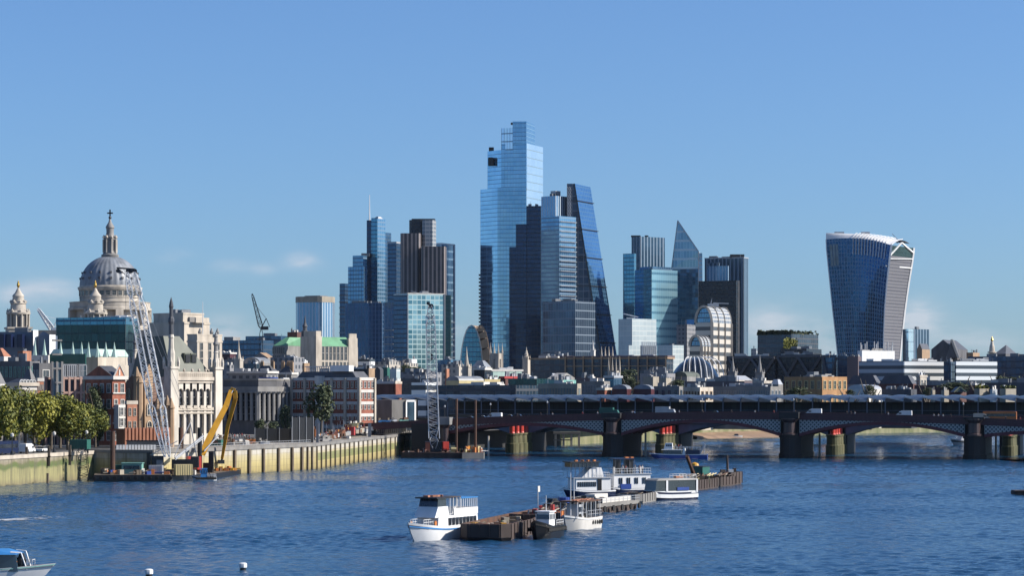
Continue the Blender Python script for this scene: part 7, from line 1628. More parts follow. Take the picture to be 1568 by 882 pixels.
for i in range(22):
    f = i/21; p_ = Vector(ra[1]).lerp(Vector(ra[2]), f); z = 9.3+1.5*f; b2 = MB(); b2.box(p_.x, p_.y+.4, 7, .35, .35, z-7.6); b2.build('column', 'concrete', rr_)
b2 = MB(); 
for k in range(2):
    p_, q_ = Vector((*ra[0], zz[0]+.5+k*.5)), Vector((*ra[1], zz[1]+.5+k*.5)); b2.tube(p_, q_, .05, n=4); b2.tube(q_, Vector((*ra[2], zz[2]+.5+k*.5)), .05, n=4)
b2.build('handrail', 'light_metal', rr_)
for px, lb in ((486, 'tall thin dark site post right of the black screen'), (566, 'second thick dark post on the quay, near the banded brick building')):
    Y = 712 if px < 500 else 800; q = P(px, 648, Y); tag(MB().box(q.x, q.y, 1, .8 if px < 500 else 1.0, .7, q.z-1).build('site_post', 'grey_metal'), lb, 'post')
q = P(338, 678, 662); b = MB()
for i in range(60):
    p_ = Vector(cof[1]).lerp(Vector(cof[2]), i/59)+Vector((-.8, .3)); b.tube((p_.x, p_.y, 7.4), (p_.x, p_.y, 8.5), .05, n=4)
for z in (7.9, 8.5): a, c = Vector(cof[1])+Vector((-.8, .3)), Vector(cof[2])+Vector((-.8, .3)); b.tube((a.x, a.y, z), (c.x, c.y, z), .06, n=4)
tag(b.build('quay_railing', 'light_metal'), 'light metal railing along the top of the cofferdam wall', 'railing')
# ================================================================ crane barge by the left wall
def barge_box(root, pts, z1, m='rust_dark', top='rust'):
    b = MB(); b.prism(pts, -.8, z1, 0, cap=1, bottom=False); b.build('hull', [m, top], root)
Y = 598; q = P(150, 738, Y)
r = thing('crane_barge', 'long black work barge by the old wall crowded with gear', 'barge', (wx(200, Y), Y, 0))
pts = [(wx(145, 598), 597), (wx(262, 600), 599), (wx(262, 612), 612), (wx(145, 610), 610)]
barge_box(r, pts, 1.7, 'black_paint', 'timber')
b = MB()
for i in range(12): f = i/11; b.tube((pts[0][0]+(pts[1][0]-pts[0][0])*f, pts[0][1]-.3+(2)*f, .9), (pts[0][0]+(pts[1][0]-pts[0][0])*f, pts[0][1]-.1+2*f, .9), .5, n=8)
b.build('tyre_fender', 'rubber', r)
b = MB(); r_ = random.Random(5)
b.build('rail', 'light_metal', r) if False else None
def gear(root, x0, x1, y0, y1, z, n, seed, mts=('rust', 'orange_paint', 'timber', 'white_trim', 'concrete_tan', 'blue_paint', 'dark_metal'), h=(.4, 1.5), nm='deck_gear'):
    r_ = random.Random(seed)
    for k, mt in enumerate(mts):
        b = MB()
        for i in range(n//len(mts)+1):
            x, y = r_.uniform(x0, x1), r_.uniform(y0, y1); s_ = r_.random()
            if s_ < .5: b.box(x, y, z, r_.uniform(.4, 1.6), r_.uniform(.4, 1.2), r_.uniform(*h), r_.random())
            elif s_ < .8: b.tube((x, y, z), (x+r_.uniform(-.3, .3), y, z+r_.uniform(1, 2.2)), .07, n=4)
            else: b.tube((x, y, z+.4), (x+r_.uniform(1, 3), y+r_.uniform(-.5, .5), z+.5), .16, n=6)
        b.build(nm, mt, root)
gear(r, wx(150, 600), wx(255, 600), 600, 609, 1.7, 60, 11)
b = MB(); q = P(203, 712, 606); b.box(q.x, q.y, 1.7, 5, 3, 2.6); b.box(q.x, q.y, 4.3, 5.4, 3.4, .2); b.build('deck_cabin', 'mint_paint', r); b = MB(); b.box(q.x, q.y-1.55, 2.9, 4, .1, .9); b.build('cabin_window', 'pane', r)
b = MB(); q = P(239, 716, 604); b.box(q.x, q.y, 1.7, 3.4, 2.2, 2.2); 
for i in range(6): b.box(q.x-1.4+i*.55, q.y-1.14, 1.75, .12, .1, 2.1)
b.build('grey_container', 'light_metal', r)
b = MB(); q = P(184, 716, 608); b.box(q.x, q.y, 1.7, 3, 2, 2.2); b.build('green_container', 'green_paint', r)
r2 = thing('work_pontoon', 'low black pontoon carrying the yellow container and the excavator', 'barge', (wx(300, 615), 615, 0))
pts = [(wx(262.5, 606), 606), (wx(330, 622), 620), (wx(381, 668), 662), (wx(372, 676), 672), (wx(262.5, 618), 620)]
barge_box(r2, pts, 1.3, 'black_paint', 'timber'); gear(r2, wx(322, 640), wx(368, 655), 640, 652, 1.3, 34, 19, ('hi_vis', 'orange_paint', 'yellow_paint', 'rust'), (.4, 1.1)); gear(r2, wx(264, 612), wx(300, 614), 611, 616, 1.3, 16, 23)
r3 = thing('yellow_container', 'pale yellow corrugated container on the work pontoon', 'container', (wx(280.5, 608), 608, 1.3)); b = MB(); b.box(0, 0, 0, 4.3, 2.3, 2.7, R(22)); b.build('box', 'cream_paint', r3, local=True); b = MB()
for i in range(8): b.box((-2.1+i*.6)*.93+.44, (-2.1+i*.6)*.375-1.1, .05, .14, .1, 2.6, R(22))
b.build('rib', 'cream_paint', r3, local=True)
# the crawler crane with its lattice boom
Yc = 608; foot = P(256, 700, Yc); tip = P(200, 416, Yc+12)
r = thing('lattice_crane', 'tall white lattice boom crane leaning left on the barge by the old wall', 'crane', (foot.x+1, Yc, 1.7))
ax = (tip-foot)
for sgn, nm in ((-1, 'boom_truss'), (1, 'boom_truss')):
    b = MB(); off0, off1 = Vector((sgn*.55, 0, 0)), Vector((sgn*.9, 0, 0)); m1 = foot.lerp(tip, .28)+Vector((sgn*1.45, 0, 0)); m2 = foot.lerp(tip, .86)+Vector((sgn*1.2, 0, 0))
    lattice(b, foot+off0, m1, .7, 1.35, 12, .13, (1, 0, .2)); lattice(b, m1, m2, 1.35, 1.35, 24, .13, (1, 0, .2)); lattice(b, m2, tip+off1, 1.35, .8, 7, .13, (1, 0, .2)); b.build(nm, 'white_paint', r)
b = MB()
for i in range(26):
    f = .1+.82*i/25; g = 1.0*(f/.28 if f < .28 else 1)*2.0; g = min(g, 2.0 - max(0, f-.28)*1.1); p_, q_ = foot.lerp(tip, f)+Vector((-g, 0, 0)), foot.lerp(tip, min(1, f+.033))+Vector((g, 0, 0)); b.tube(p_, q_, .06, n=3); b.tube(foot.lerp(tip, f)+Vector((-g, 0, 0)), foot.lerp(tip, f)+Vector((g, 0, 0)), .06, n=3)
b.build('boom_bracing', 'grey_metal', r)
b = MB(); b.tube(tip+Vector((-3.6, 0, 1)), tip+Vector((1.2, 0, .6)), .22, n=5); b.tube(tip+Vector((-3.6, 0, 1)), tip+Vector((0, 0, -1.8)), .12, n=4)
for dx in (-.7, .2, 1.1, -3.2): b.tube(tip+Vector((dx, -.3, .2)), tip+Vector((dx, .3, .2)), .55, n=10)
b.build('boom_head', 'dark_metal', r)
b = MB(); b.tube(tip+Vector((.5, .5, .3)), foot+Vector((5.5, 6, 8.5)), .05, n=3); b.tube(tip+Vector((-.9, .5, .3)), foot+Vector((4.5, 6, 8.5)), .05, n=3); b.tube(tip+Vector((-1.2, -.4, 0)), tip+Vector((-1.2, -.4, -24)), .045, n=3); b.build('cable', 'grey_metal', r)
b = MB(); b.tube(foot+Vector((1.5, 2, 0)), foot+Vector((5, 6, 8.5)), .14, n=4); b.tube(foot+Vector((6.5, 7, 0)), foot+Vector((5, 6, 8.5)), .14, n=4); b.tube(foot+Vector((-4.4, 1, 0.4)), foot+Vector((2.5, 1, 4)), .12, n=4); b.build('gantry', 'light_metal', r)
b = MB(); b.box(foot.x+3, Yc+7, 2.7, 5.5, 3.2, 2.4, R(5)); b.box(foot.x+6, Yc+7.4, 3.0, 2.0, 3.2, 2.8, R(5)); b.build('machine_house', 'black_paint', r)
b = MB(); b.box(foot.x-2, Yc+1, 2.9, 1.6, 1.6, 2.2, R(5)); b.build('operator_cab', 'grey_metal', r); b = MB(); b.box(foot.x+2, Yc+5.2, 1.3, 6.5, 1.1, 1.2, R(5)); b.box(foot.x+2, Yc+8.4, 1.3, 6.5, 1.1, 1.2, R(5)); b.build('crawler_track', 'rubber', r)
b = MB(); b.box(P(228, 0, 613).x, 613, 1.7, 1.0, 1.0, 5.2); q = P(241, 706, 609); b.box(q.x, 609.5, 1.7, 3.0, 2.4, 4.4, R(8)); b.build('counterweight', 'black_paint', r)
# long reach excavator
Ye = 634; b0, kn, en = P(309, 697, Ye-6), P(357.5, 602, Ye+4), P(340, 703, Ye+8)
r = thing('long_reach_excavator', 'yellow long reach excavator with folded boom over the cofferdam wall', 'excavator', (b0.x, Ye-6, 1.3))
def arm(b, pts, ws):
    for k in range(len(pts)-1):
        a, c = pts[k], pts[k+1]; d_ = (c-a).normalized(); n_ = Vector((0, 1, 0)); s_ = d_.cross(n_).normalized(); w0, w1 = ws[k]/2, ws[k+1]/2
        A = [a+s_*w0*i+n_*.38*j for i, j in ((-1, -1), (1, -1), (1, 1), (-1, 1))]; C = [c+s_*w1*i+n_*.38*j for i, j in ((-1, -1), (1, -1), (1, 1), (-1, 1))]
        for i in range(4): b.quad(A[i], A[(i+1) % 4], C[(i+1) % 4], C[i])
        b.poly(A); b.poly(list(reversed(C)))
b = MB(); arm(b, [b0, b0.lerp(kn, .3)+Vector((-.2, 0, .2)), b0.lerp(kn, .75)+Vector((.1, 0, .6)), kn+Vector((-.6, 0, .8)), kn], [1.6, 1.6, 1.35, 1.0, .8]); b.build('boom', 'yellow_paint', r)
b = MB(); arm(b, [kn+Vector((-.7, 0, 1.3)), kn+Vector((.3, 0, .6)), kn+Vector((.5, 0, -1.5)), kn.lerp(en, .5), en], [.6, 1.2, 1.05, .95, .7]); b.build('stick', 'yellow_paint', r)
b = MB(); b.tube(b0+Vector((.6, 0, 1)), b0.lerp(kn, .35)+Vector((1.4, 0, -.6)), .2, n=6); b.tube(b0.lerp(kn, .6), kn+Vector((.1, 0, 1.3)), .14, n=6); b.build('hydraulic_cylinder', 'light_metal', r)
b = MB(); b.box(en.x-.3, en.y, en.z-1.3, 1.7, 1.3, 1.0, .3); b.tube(en, en+Vector((-.2, 0, -.8)), .3, n=6); b.build('bucket', 'dark_metal', r)
b = MB(); q = b0; b.box(q.x-2.3, q.y-3.6, 2.2, 2.0, 1.6, 3.4, R(28)); b.box(q.x-.3, q.y-3.7, 2.2, 1.1, 1.0, 3.4, R(28)); b.build('red_engine_housing', 'red_paint', r)
b = MB(); b.box(q.x+1.6, q.y+1, 2.0, 2.6, 2.4, 1.8); b.box(q.x-.2, q.y+1, 1.3, 6, 3, .9); b.box(q.x+2.4, q.y+.4, 2.6, 1.2, 1.4, 4.2); b.build('undercarriage', 'black_paint', r)
b = MB(); a, c = P(268, 702, 612), P(311, 668, 620); b.tube(a, c, .28, n=6); b.tube(a+Vector((0, 0, -.4)), c+Vector((0, 0, -.6)), .18, n=5); tag(b.build('loading_spout', 'light_metal'), 'slanting grey pipe between the lattice crane foot and the excavator', 'pipe')
# ================================================================ second crane barge by the bridge
r = thing('crane_barge', 'rust brown work barge moored at the left end of the bridge', 'barge', (wx(690, 815), 815, 0))
pts = [(wx(615, 817), 816), (wx(712, 812), 811), (wx(714, 826), 826), (wx(618, 836), 836)]; barge_box(r, pts, 1.9, 'rust_dark', 'rust'); gear(r, wx(622, 820), wx(708, 820), 815, 824, 1.9, 44, 31, ('rust', 'dark_metal', 'timber', 'white_trim', 'brick_dark'))
r = thing('work_pontoon', 'low pontoon heaped with orange and white gear beside the left pier', 'barge', (wx(725, 812), 812, 0)); pts = [(wx(708, 810), 808), (wx(741, 812), 809), (wx(742, 820), 818), (wx(710, 822), 820)]; barge_box(r, pts, 2.0, 'concrete', 'rust'); gear(r, wx(711, 815), wx(738, 815), 811, 817, 2.0, 46, 37, ('orange_paint', 'white_trim', 'hi_vis', 'brick_orange', 'cream_paint'), (.5, 2.2))
Y = 818; foot = P(665, 690, Y); tip = P(658.5, 466, Y+6)
r = thing('lattice_crane', 'upright pale lattice boom crane on the barge at the bridge end', 'crane', (foot.x, Y, 1.9))
b = MB(); lattice(b, foot, foot.lerp(tip, .1)+Vector((0, 0, 0)), 1.2, 3.6, 3, .16, (1, 0, 0)); lattice(b, foot.lerp(tip, .08), foot.lerp(tip, .92), 3.5, 3.0, 34, .17, (1, 0, 0)); lattice(b, foot.lerp(tip, .9), tip, 2.8, 1.0, 5, .15, (1, 0, 0)); b.build('boom', 'light_metal', r)
b = MB(); b.tube(foot+Vector((-1.8, -.8, 4)), foot.lerp(tip, .92)+Vector((-1.5, -.8, 0)), .22, n=4); b.tube(foot+Vector((1.8, -.8, 4)), foot.lerp(tip, .92)+Vector((1.5, -.8, 0)), .22, n=4); b.build('boom_chord', 'white_paint', r)
b = MB(); b.tube(tip+Vector((.4, -.6, -.6)), tip+Vector((.4, .6, -.6)), .8, n=10); b.tube(tip+Vector((-.6, -.6, .3)), tip+Vector((-.6, .6, .3)), .6, n=10); b.build('boom_head', 'dark_metal', r)
b = MB(); b.tube(tip+Vector((.6, -1, -1)), tip+Vector((.6, -1, -17)), .07, n=3); b.box(tip.x+.6, tip.y-1, tip.z-19, .7, .5, 2); b.build('hook_block', 'dark_metal', r)
b = MB(); b.box(foot.x, Y+2.5, 2.9, 6.5, 5, 2.6); b.prism([(foot.x-2.6, Y-.5), (foot.x+2.6, Y-.5), (foot.x+2.6, Y+1), (foot.x-2.6, Y+1)], 2, 5.2, 0, top=[(foot.x-.6, Y-.5), (foot.x+.6, Y-.5), (foot.x+.6, Y+1), (foot.x-.6, Y+1)]); b.build('machine_house', 'black_paint', r)
b = MB(); q = P(655, 684, Y); b.box(q.x, Y, 2, 1.5, 2, 3.4); b.build('red_housing', 'brick_red', r); b = MB(); q = P(682, 680, Y); b.box(q.x, Y, 2.6, 2.0, 2.0, 2.9, .3); b.build('red_box', 'red_paint', r)
q = P(695, 683, 816); r = thing('yellow_winch', 'yellow and tan winch machine on the brown work barge', 'machine', (q.x, 816, 1.9)); b = MB(); b.box(0, 0, 0, 2.4, 2, 2.3); b.tube((-.9, -1.2, 1.2), (.9, -1.2, 1.2), .6, n=8); b.build('body', 'cream_paint', r, local=True); b = MB(); b.box(.2, 0, 2.3, 1.6, 1.4, 1.0); b.build('cab', 'dark_metal', r, local=True)
for px, yt, lb in ((699, 611, 'left of two tall brown spud piles by the bridge end'), (728, 613, 'right of two tall brown spud piles by the bridge end')):
    q = P(px, yt, 815); b = MB(); b.lathe(q.x, 815, [(.42, -1), (.42, q.z)], 10); tag(b.build('spud_pile', 'rust'), lb, 'pile')
# ================================================================ boats
def hull(L, W, H, bowrise=.35, z0=-.5, sheer=.25, sternw=.8, flare=.82, bl=.35):
    """local: bow at the origin pointing -X, stern at +L. returns rings"""
    n = 14; out = []
    for i in range(n+1):
        f = i/n; w_ = W/2*(1-(1-min(1, f/bl))**2.2)*(1 if f < .75 else 1-(1-sternw)*((f-.75)/.25)**1.5); w_ = max(w_, .04)
        zt = H+(bowrise*H)*(1-min(1, f/.45))**1.7+sheer*max(0, f-.7)
        x = f*L-(0 if f else .0); xo = -L*.035*(1-f)**3; out.append([Vector((x+xo*3*(1), 0-w_, zt)), Vector((x+xo*1.5, -w_*.97, zt*.45)), Vector((x+L*.03*(1-f), -w_*flare, z0)), Vector((x+L*.03*(1-f), w_*flare, z0)), Vector((x+xo*1.5, w_*.97, zt*.45)), Vector((x+xo*3, w_, zt))])
    return out
def add_hull(r, rings, mats, stripe=None):
    b = MB(); n = len(rings)
    for i in range(n-1):
        a, c = rings[i], rings[i+1]
        for k in (0, 1, 2, 3, 4): b.poly((a[k], a[k+1], c[k+1], c[k]), 0 if k != 0 and k != 4 else 0)
        b.poly((a[5]-Vector((0, 0, .35)), a[0]-Vector((0, 0, .35)), c[0]-Vector((0, 0, .35)), c[5]-Vector((0, 0, .35))), 1)
    b.poly(rings[-1], 0); b.poly(rings[0], 0); b.build('hull', mats, r, local=True, smooth=True)
    if stripe:
        s_ = MB()
        for i in range(n-1):
            for k, sg in ((0, -1), (5, 1)):
                o_ = Vector((0, sg*.06, 0)); a, c = rings[i][k], rings[i+1][k]; z = stripe[1]
                ka = 1 if k == 0 else 4; fa = 1-z
                p0 = a.lerp(rings[i][ka], fa)+o_; p1 = c.lerp(rings[i+1][ka], fa)+o_; s_.quad(p0, p1, p1-Vector((0, 0, stripe[2])), p0-Vector((0, 0, stripe[2])))
        s_.build('hull_stripe', stripe[0], r, local=True)
def boat(name, label, px, py, ang, cat='boat', group=None):
    q = on_water(px, py); return thing(name, label, cat, (q.x, q.y, 0), group, R(ang))
def cabin(r, x0, x1, w_, z0_, z1_, nm='cabin', m='white_paint', rake=.3, top=None):
    b = MB(); b.prism([(x0, -w_), (x1, -w_), (x1, w_), (x0, w_)], z0_, z1_, 0, top=[(x0+rake, -w_*.96), (x1-rake*.3, -w_*.96), (x1-rake*.3, w_*.96), (x0+rake, w_*.96)]); return b.build(nm, m, r, local=True)
def ports(r, x0, x1, n, y, z, w_, h, m='pane', nm='window', both=True):
    b = MB(); b.box(0, 0, 0, w_, .08, h); me = b.build(nm, m, r, local=True); me.location = (x0+(x1-x0)*.5/n, y, z)
    for i in range(n):
        for yy in ((y, -y) if both else (y,)):
            if i == 0 and yy == y: continue
            o = me.copy(); COL.objects.link(o); o.parent = r; o.location = (x0+(x1-x0)*(i+.5)/n, yy, z)

def rails(r, x0, x1, y, z, n, h=1.0, m='white_paint', nm='railing', ends=True):
    b = MB()
    for i in range(n+1):
        x = x0+(x1-x0)*i/n
        for yy in (y, -y): b.tube((x, yy, z), (x, yy, z+h), .045, n=4)
    for yy in (y, -y):
        for k in (.5, 1): b.tube((x0, yy, z+h*k), (x1, yy, z+h*k), .04, n=4)
    if ends: b.tube((x0, y, z+h), (x0, -y, z+h), .04, n=4); b.tube((x1, y, z+h), (x1, -y, z+h), .04, n=4)
    b.build(nm, m, r, local=True)
def canopy(r, x0, x1, w_, z, n, zb_, m='dark_metal', mp='white_paint', th=.14, nm='canopy'):
    b = MB(); b.box((x0+x1)/2, 0, z, x1-x0, w_*2, th); b.build(nm, m, r, local=True)
    for i in range(n+1):
        b = MB()
        for yy in (-w_+.12, w_-.12): b.tube((x0+.2+(x1-x0-.4)*i/n, yy, zb_), (x0+.2+(x1-x0-.4)*i/n, yy, z), .07, n=4)
        b.build(nm+'_post', mp, r, local=True)
A0_ = 63
# (a) white passenger boat, bow towards the viewer
r = boat('passenger_boat', 'white passenger boat with blue stripe at the near end of the moored row', 634, 830, 61)
r.scale = (.88, .95, 1); L, W = 18.5, 4.6; hr = hull(L, W, 2.0, .45, bl=.28); add_hull(r, hr, ['white_paint', 'timber'], ('sky_blue_paint', .72, .22))
cabin(r, 4.2, 17.8, 2.05, 1.7, 3.6, 'main_saloon'); ports(r, 7.5, 17.2, 8, -2.1, 2.15, .85, 1.1); cabin(r, 3.4, 8.2, 1.9, 3.4, 5.0, 'wheelhouse_base', rake=1.2); cabin(r, 4.6, 7.6, 1.7, 5.0, 6.2, 'wheelhouse_glass', 'pane', .35)
b = MB(); b.box(6.2, 0, 6.2, 4.6, 4.0, .22); b.build('wheelhouse_roof', 'dark_metal', r, local=True); canopy(r, 8.4, 12.2, 1.9, 6.25, 3, 3.6, 'rust_dark'); canopy(r, 12.3, 18, 1.9, 6.0, 8, 4.4, 'sky_blue_paint')
b = MB(); b.box(13.6, -2.0, 3.6, 8.2, .12, 1.0); b.box(13.6, 2.0, 3.6, 8.2, .12, 1.0); b.box(17.7, 0, 3.6, .12, 4, 1.0); b.build('upper_bulwark', 'white_paint', r, local=True); rails(r, 1.0, 4.0, 1.2, 2.4, 4, .8)
for x, y in ((2.0, 1.7), (3.6, -1.9)): b = MB(); b.tube((x, y-.08, 2.6), (x, y+.08, 2.6), .38, n=12); b.build('lifebuoy', 'orange_paint', r, local=True)
b = MB()
for k in range(5): b.box(5+k*.8, .5-k*.2, 6.42, .7, .9, .25, k*.5)
b.build('roof_lockers', 'brick_orange', r, local=True)
person('person in pale clothes on the deck of the near white passenger boat', *(r.matrix_basis @ Vector((9.4, -1.4, 3.6))), 1, 0) if False else None
# (b) rusty barges
def open_barge(label, px, py, ang, L, W, H, m='rust_dark', fill=None, seed=1, inner='rust'):
    r = boat('open_barge', label, px, py, ang, 'barge'); b = MB(); t = .35; c = 1.2
    pl = [(0+c, -W/2), (L-c, -W/2), (L, -W/2+c), (L, W/2-c), (L-c, W/2), (c, W/2), (0, W/2-c), (0, -W/2+c)]
    bot = [(x+(1.2 if x < 2 else -1.2 if x > L-2 else 0), y) for x, y in pl]; b.prism(bot, -.6, .5, 0, top=pl, bottom=True); inn = shrink(pl, .93); n = len(pl)
    for i in range(n):
        j = (i+1) % n; b.poly(((*pl[i], .5), (*pl[j], .5), (*pl[j], H), (*pl[i], H)), 0); b.poly(((*pl[i], H), (*pl[j], H), (*inn[j], H), (*inn[i], H)), 1); b.poly(((*inn[i], .7), (*inn[j], .7), (*inn[j], H), (*inn[i], H)), 1)
    b.poly([(x, y, .7) for x, y in inn], 1); b.build('hull', [m, inner], r, local=True)
    b = MB()
    for i in range(int(L/2.2)):
        for yy in (-W/2-.06, W/2+.06): b.box(1.4+i*2.2, yy, .3, .18, .14, H-.3)
    for i in range(4): b.box(-.06, -W/2+1.5+i*(W-3)/3, .5, .14, .2, H-.5)
    b.build('hull_rib', m, r, local=True)
    return r
r = open_barge('large rusty open barge with dark flat end behind the white passenger boat', 741, 829, 77, 38, 7.6, 2.5); L = 38
gear(r, 0, 0, 0, 0, 0, 0, 1) if False else None
def lgear(r, x0, x1, y0, y1, z, n, seed, mts, h=(.3, 1.2), nm='cargo'):
    r_ = random.Random(seed)
    for mt in mts:
        b = MB()
        for i in range(n//len(mts)+1):
            x, y = r_.uniform(x0, x1), r_.uniform(y0, y1)
            if r_.random() < .6: b.box(x, y, z, r_.uniform(.5, 2), r_.uniform(.4, 1.4), r_.uniform(*h), r_.random())
            else: b.tube((x, y, z+h[1]*.6), (x+r_.uniform(1, 4), y+r_.uniform(-1, 1), z+h[1]*.8), .14, n=5)
        b.build(nm, mt, r, local=True)
lgear(r, 3, 34, -2.8, 2.8, .75, 60, 3, ('rust', 'timber', 'rust_dark', 'leaves_dark', 'concrete_tan'), (.5, 1.7)); lgear(r, 1.5, 4, -3, 3, 1.6, 14, 8, ('rust', 'timber', 'yellow_paint'), (.5, 1.2))
r = open_barge('second rusty barge with bright orange side lying right of the large one', 806, 813, 77, 26, 6, 2.6, 'rust_dark', seed=2); b = MB(); b.box(8, -3.05, 1.7, 13, .14, .8)
for i in range(9): b.box(2+i*1.5, -3.1, 1.2, .2, .2, 1.4)
b.build('orange_side_frame', 'orange_paint', r, local=True); lgear(r, 3, 24, -2.4, 2.4, .75, 40, 13, ('rust_dark', 'black_paint', 'cloth_red', 'concrete_tan', 'dark_metal'), (.8, 2.6))
r = open_barge('dark barge heaped with black gear behind the tug', 852, 796, 76, 24, 6.5, 2.4, 'black_paint', inner='rust_dark'); lgear(r, 2, 22, -2.8, 2.8, 1.0, 50, 21, ('black_paint', 'rust_dark', 'dark_metal', 'timber'), (.8, 2.4)); b = MB(); b.lathe(6, 0, [(1.0, 2.6), (1.0, 3.6)], 12); b.build('blue_drum', 'blue_paint', r, local=True)
# (c) tug
def tug(label, px, py, ang, L, W, hm, cm, H=1.5, nm='tug_boat', mast=True):
    r = boat(nm, label, px, py, ang); add_hull(r, hull(L, W, H, .55, bl=.3), [hm, 'timber'], ('rubber', .75, .3)); cabin(r, L*.28, L*.58, W*.32, H, H+2.1, 'wheelhouse', cm, .35)
    b = MB(); b.prism([(L*.29, -W*.33), (L*.57, -W*.33), (L*.57, W*.33), (L*.29, W*.33)], H+1.05, H+1.75, 0, top=[(L*.30, -W*.328), (L*.57, -W*.328), (L*.57, W*.328), (L*.30, W*.328)]); b.build('wheelhouse_window', 'pane', r, local=True)
    b = MB(); 
    for f in (.29, .36, .43, .5, .57): 
        for sg in (-1, 1): b.box(L*f, sg*W*.34, H+1.0, .14, .08, .85)
    b.build('window_post', cm, r, local=True)
    b = MB(); b.box(L*.43, 0, H+2.1, L*.33, W*.74, .16); b.build('wheelhouse_roof', cm, r, local=True)
    if mast: b = MB(); b.tube((L*.46, 0, H+2.2), (L*.46, 0, H+4.6), .08, .04, 5); b.tube((L*.46, -.7, H+3.4), (L*.46, .7, H+3.4), .04, n=4); b.build('mast', 'white_paint', r, local=True)
    b = MB(); 
    for i in range(12):
        f = .1+i*.075
        for sg in (-1, 1): b.tube((L*f, sg*W*.52, H*.75), (L*f, sg*(W*.52+.12), H*.75), .32, n=8)
    b.build('tyre_fender', 'rubber', r, local=True); b = MB(); b.box(L*.75, 0, H-.1, 1.2, 1.2, .8); b.tube((L*.68, 0, H), (L*.68, 0, H+1.1), .18, n=6); b.build('towing_post', 'dark_metal', r, local=True); rails(r, L*.62, L*.97, W*.36, H, 5, .8)
    return r
r = tug('small black hulled tug with white wheelhouse right of the rusty barges', 822, 827, 68, 8.4, 3.2, 'black_paint', 'white_paint', 1.9); b = MB(); b.lathe(6.5, 0, [(.35, 3.9), (.35, 5.0)], 8); b.build('funnel', 'red_paint', r, local=True); b = MB(); b.tube((3.5, 1.2, 3.8), (3.5, 1.2, 7.8), .06, n=4); b.box(3.9, 1.2, 7.0, .9, .04, .9); b.build('flag', 'white_trim', r, local=True)
# (d) small white boat with rusty canopy
r = boat('work_boat', 'small white work boat with rust coloured canopy and two masts', 868, 813, 61); r.scale = (.72, .85, 1); add_hull(r, hull(13.5, 4.2, 1.9, .35, bl=.3), ['white_trim', 'timber'], ('white_paint', .9, .2)); cabin(r, 2.6, 4.8, 1.3, 1.7, 4.1, 'wheelhouse', 'light_metal', .2); ports(r, 2.7, 4.7, 2, -1.32, 2.9, .7, .8); canopy(r, .8, 12.2, 1.9, 4.5, 5, 1.8, 'rust', 'white_paint', .2); 
b = MB()
for i in range(9): b.tube((1+i*.8, -1.6+(i % 3)*.9, 4.8), (3.5+i*.8, -1.4+(i % 2)*1.2, 4.85), .09, n=4)
b.build('canopy_poles', 'brick_orange', r, local=True); rails(r, 6, 13, 1.75, 1.9, 7, 1.1, 'light_metal')
for x, h in ((1.8, 9.2), (3.4, 8.4)): b = MB(); b.tube((x, 0, 1.8), (x, 0, h), .12, .06, 6); b.build('mast', 'white_paint', r, local=True)
for x in (3.3, 5.6): b = MB(); b.tube((x, -1.5, 2.2), (x, -1.36, 2.2), .42, n=12); b.build('tyre', 'rubber', r, local=True)
b = MB(); b.box(6.2, -2.02, 1.1, 3.4, .06, .4); b.build('name_board', 'sky_blue_paint', r, local=True)
b = MB()
for i in range(5): b.tube((8+i*1.1, -2.15, 1.1), (8+i*1.1, -1.95, 1.1), .34, n=8)
b.build('tyre_fender', 'rubber', r, local=True)
# (e) grey pontoon barge
r = open_barge('grey flat pontoon barge with pale deck rail behind the small work boat', 884, 788, 64, 21, 6.5, 1.9, 'rust_dark', inner='pale_roof'); b = MB(); b.box(10.5, 0, 1.2, 20, 7, .7); b.build('deck', 'concrete', r, local=True); b = MB(); b.box(11, -2.6, 1.9, 13, .8, .9); b.box(13, 2, 1.9, 6, 2, 1.3); b.build('deck_house', 'white_trim', r, local=True); rails(r, 1, 20, 3.7, 1.9, 10, .9, 'light_metal'); lgear(r, 2, 9, -3, 3, 1.9, 20, 44, ('dark_metal', 'rust', 'black_paint'), (.4, 1.0))
b = MB()
for i in range(5): b.tube((3+i*4, -4.25, .9), (3+i*4, -4.0, .9), .55, n=10)
b.build('tyre_fender', 'rubber', r, local=True)
# (f) two white river ships
r = boat('river_ship', 'white river ship with sloping upper house and dark canopy, nearer one of the white pair', 869, 764, 24); r.scale = (.43, .72, 1); L, W = 24, 6.2; add_hull(r, hull(L, W, 1.7, .35, bl=.2), ['navy_paint', 'timber'], ('white_paint', .95, .3)); cabin(r, 2.2, 21, 2.85, 1.5, 4.2, 'main_saloon'); ports(r, 3.0, 13.2, 9, -2.88, 2.5, .85, 1.0); b = MB(); b.box(14.9, -2.88, 1.7, 2.2, .12, 2.4); b.build('doorway', 'black_paint', r, local=True); b = MB(); b.box(11.5, 0, 4.2, 20, 6.2, .18); b.build('upper_deck', 'light_metal', r, local=True)
cabin(r, 6, 18, 2.2, 4.4, 6.4, 'upper_house', 'white_paint', 5.0); canopy(r, -.5, 15.5, 2.7, 7.5, 7, 4.4, 'dark_metal', 'grey_metal', .25); b = MB()
for i in range(10): b.box(3+i*1.3, -1.6+(i*7 % 5)*.6, 7.75, 1.0, .8, .28, i*.4)
b.build('canopy_gear', 'orange_paint', r, local=True)
b = MB(); b.prism([(.4, -2.5), (14.8, -2.5), (14.8, 2.5), (.4, 2.5)], 6.55, 7.5); b.build('canopy_window', 'pane', r, local=True); rails(r, 13, 20.5, 2.7, 4.4, 6, 1.0)
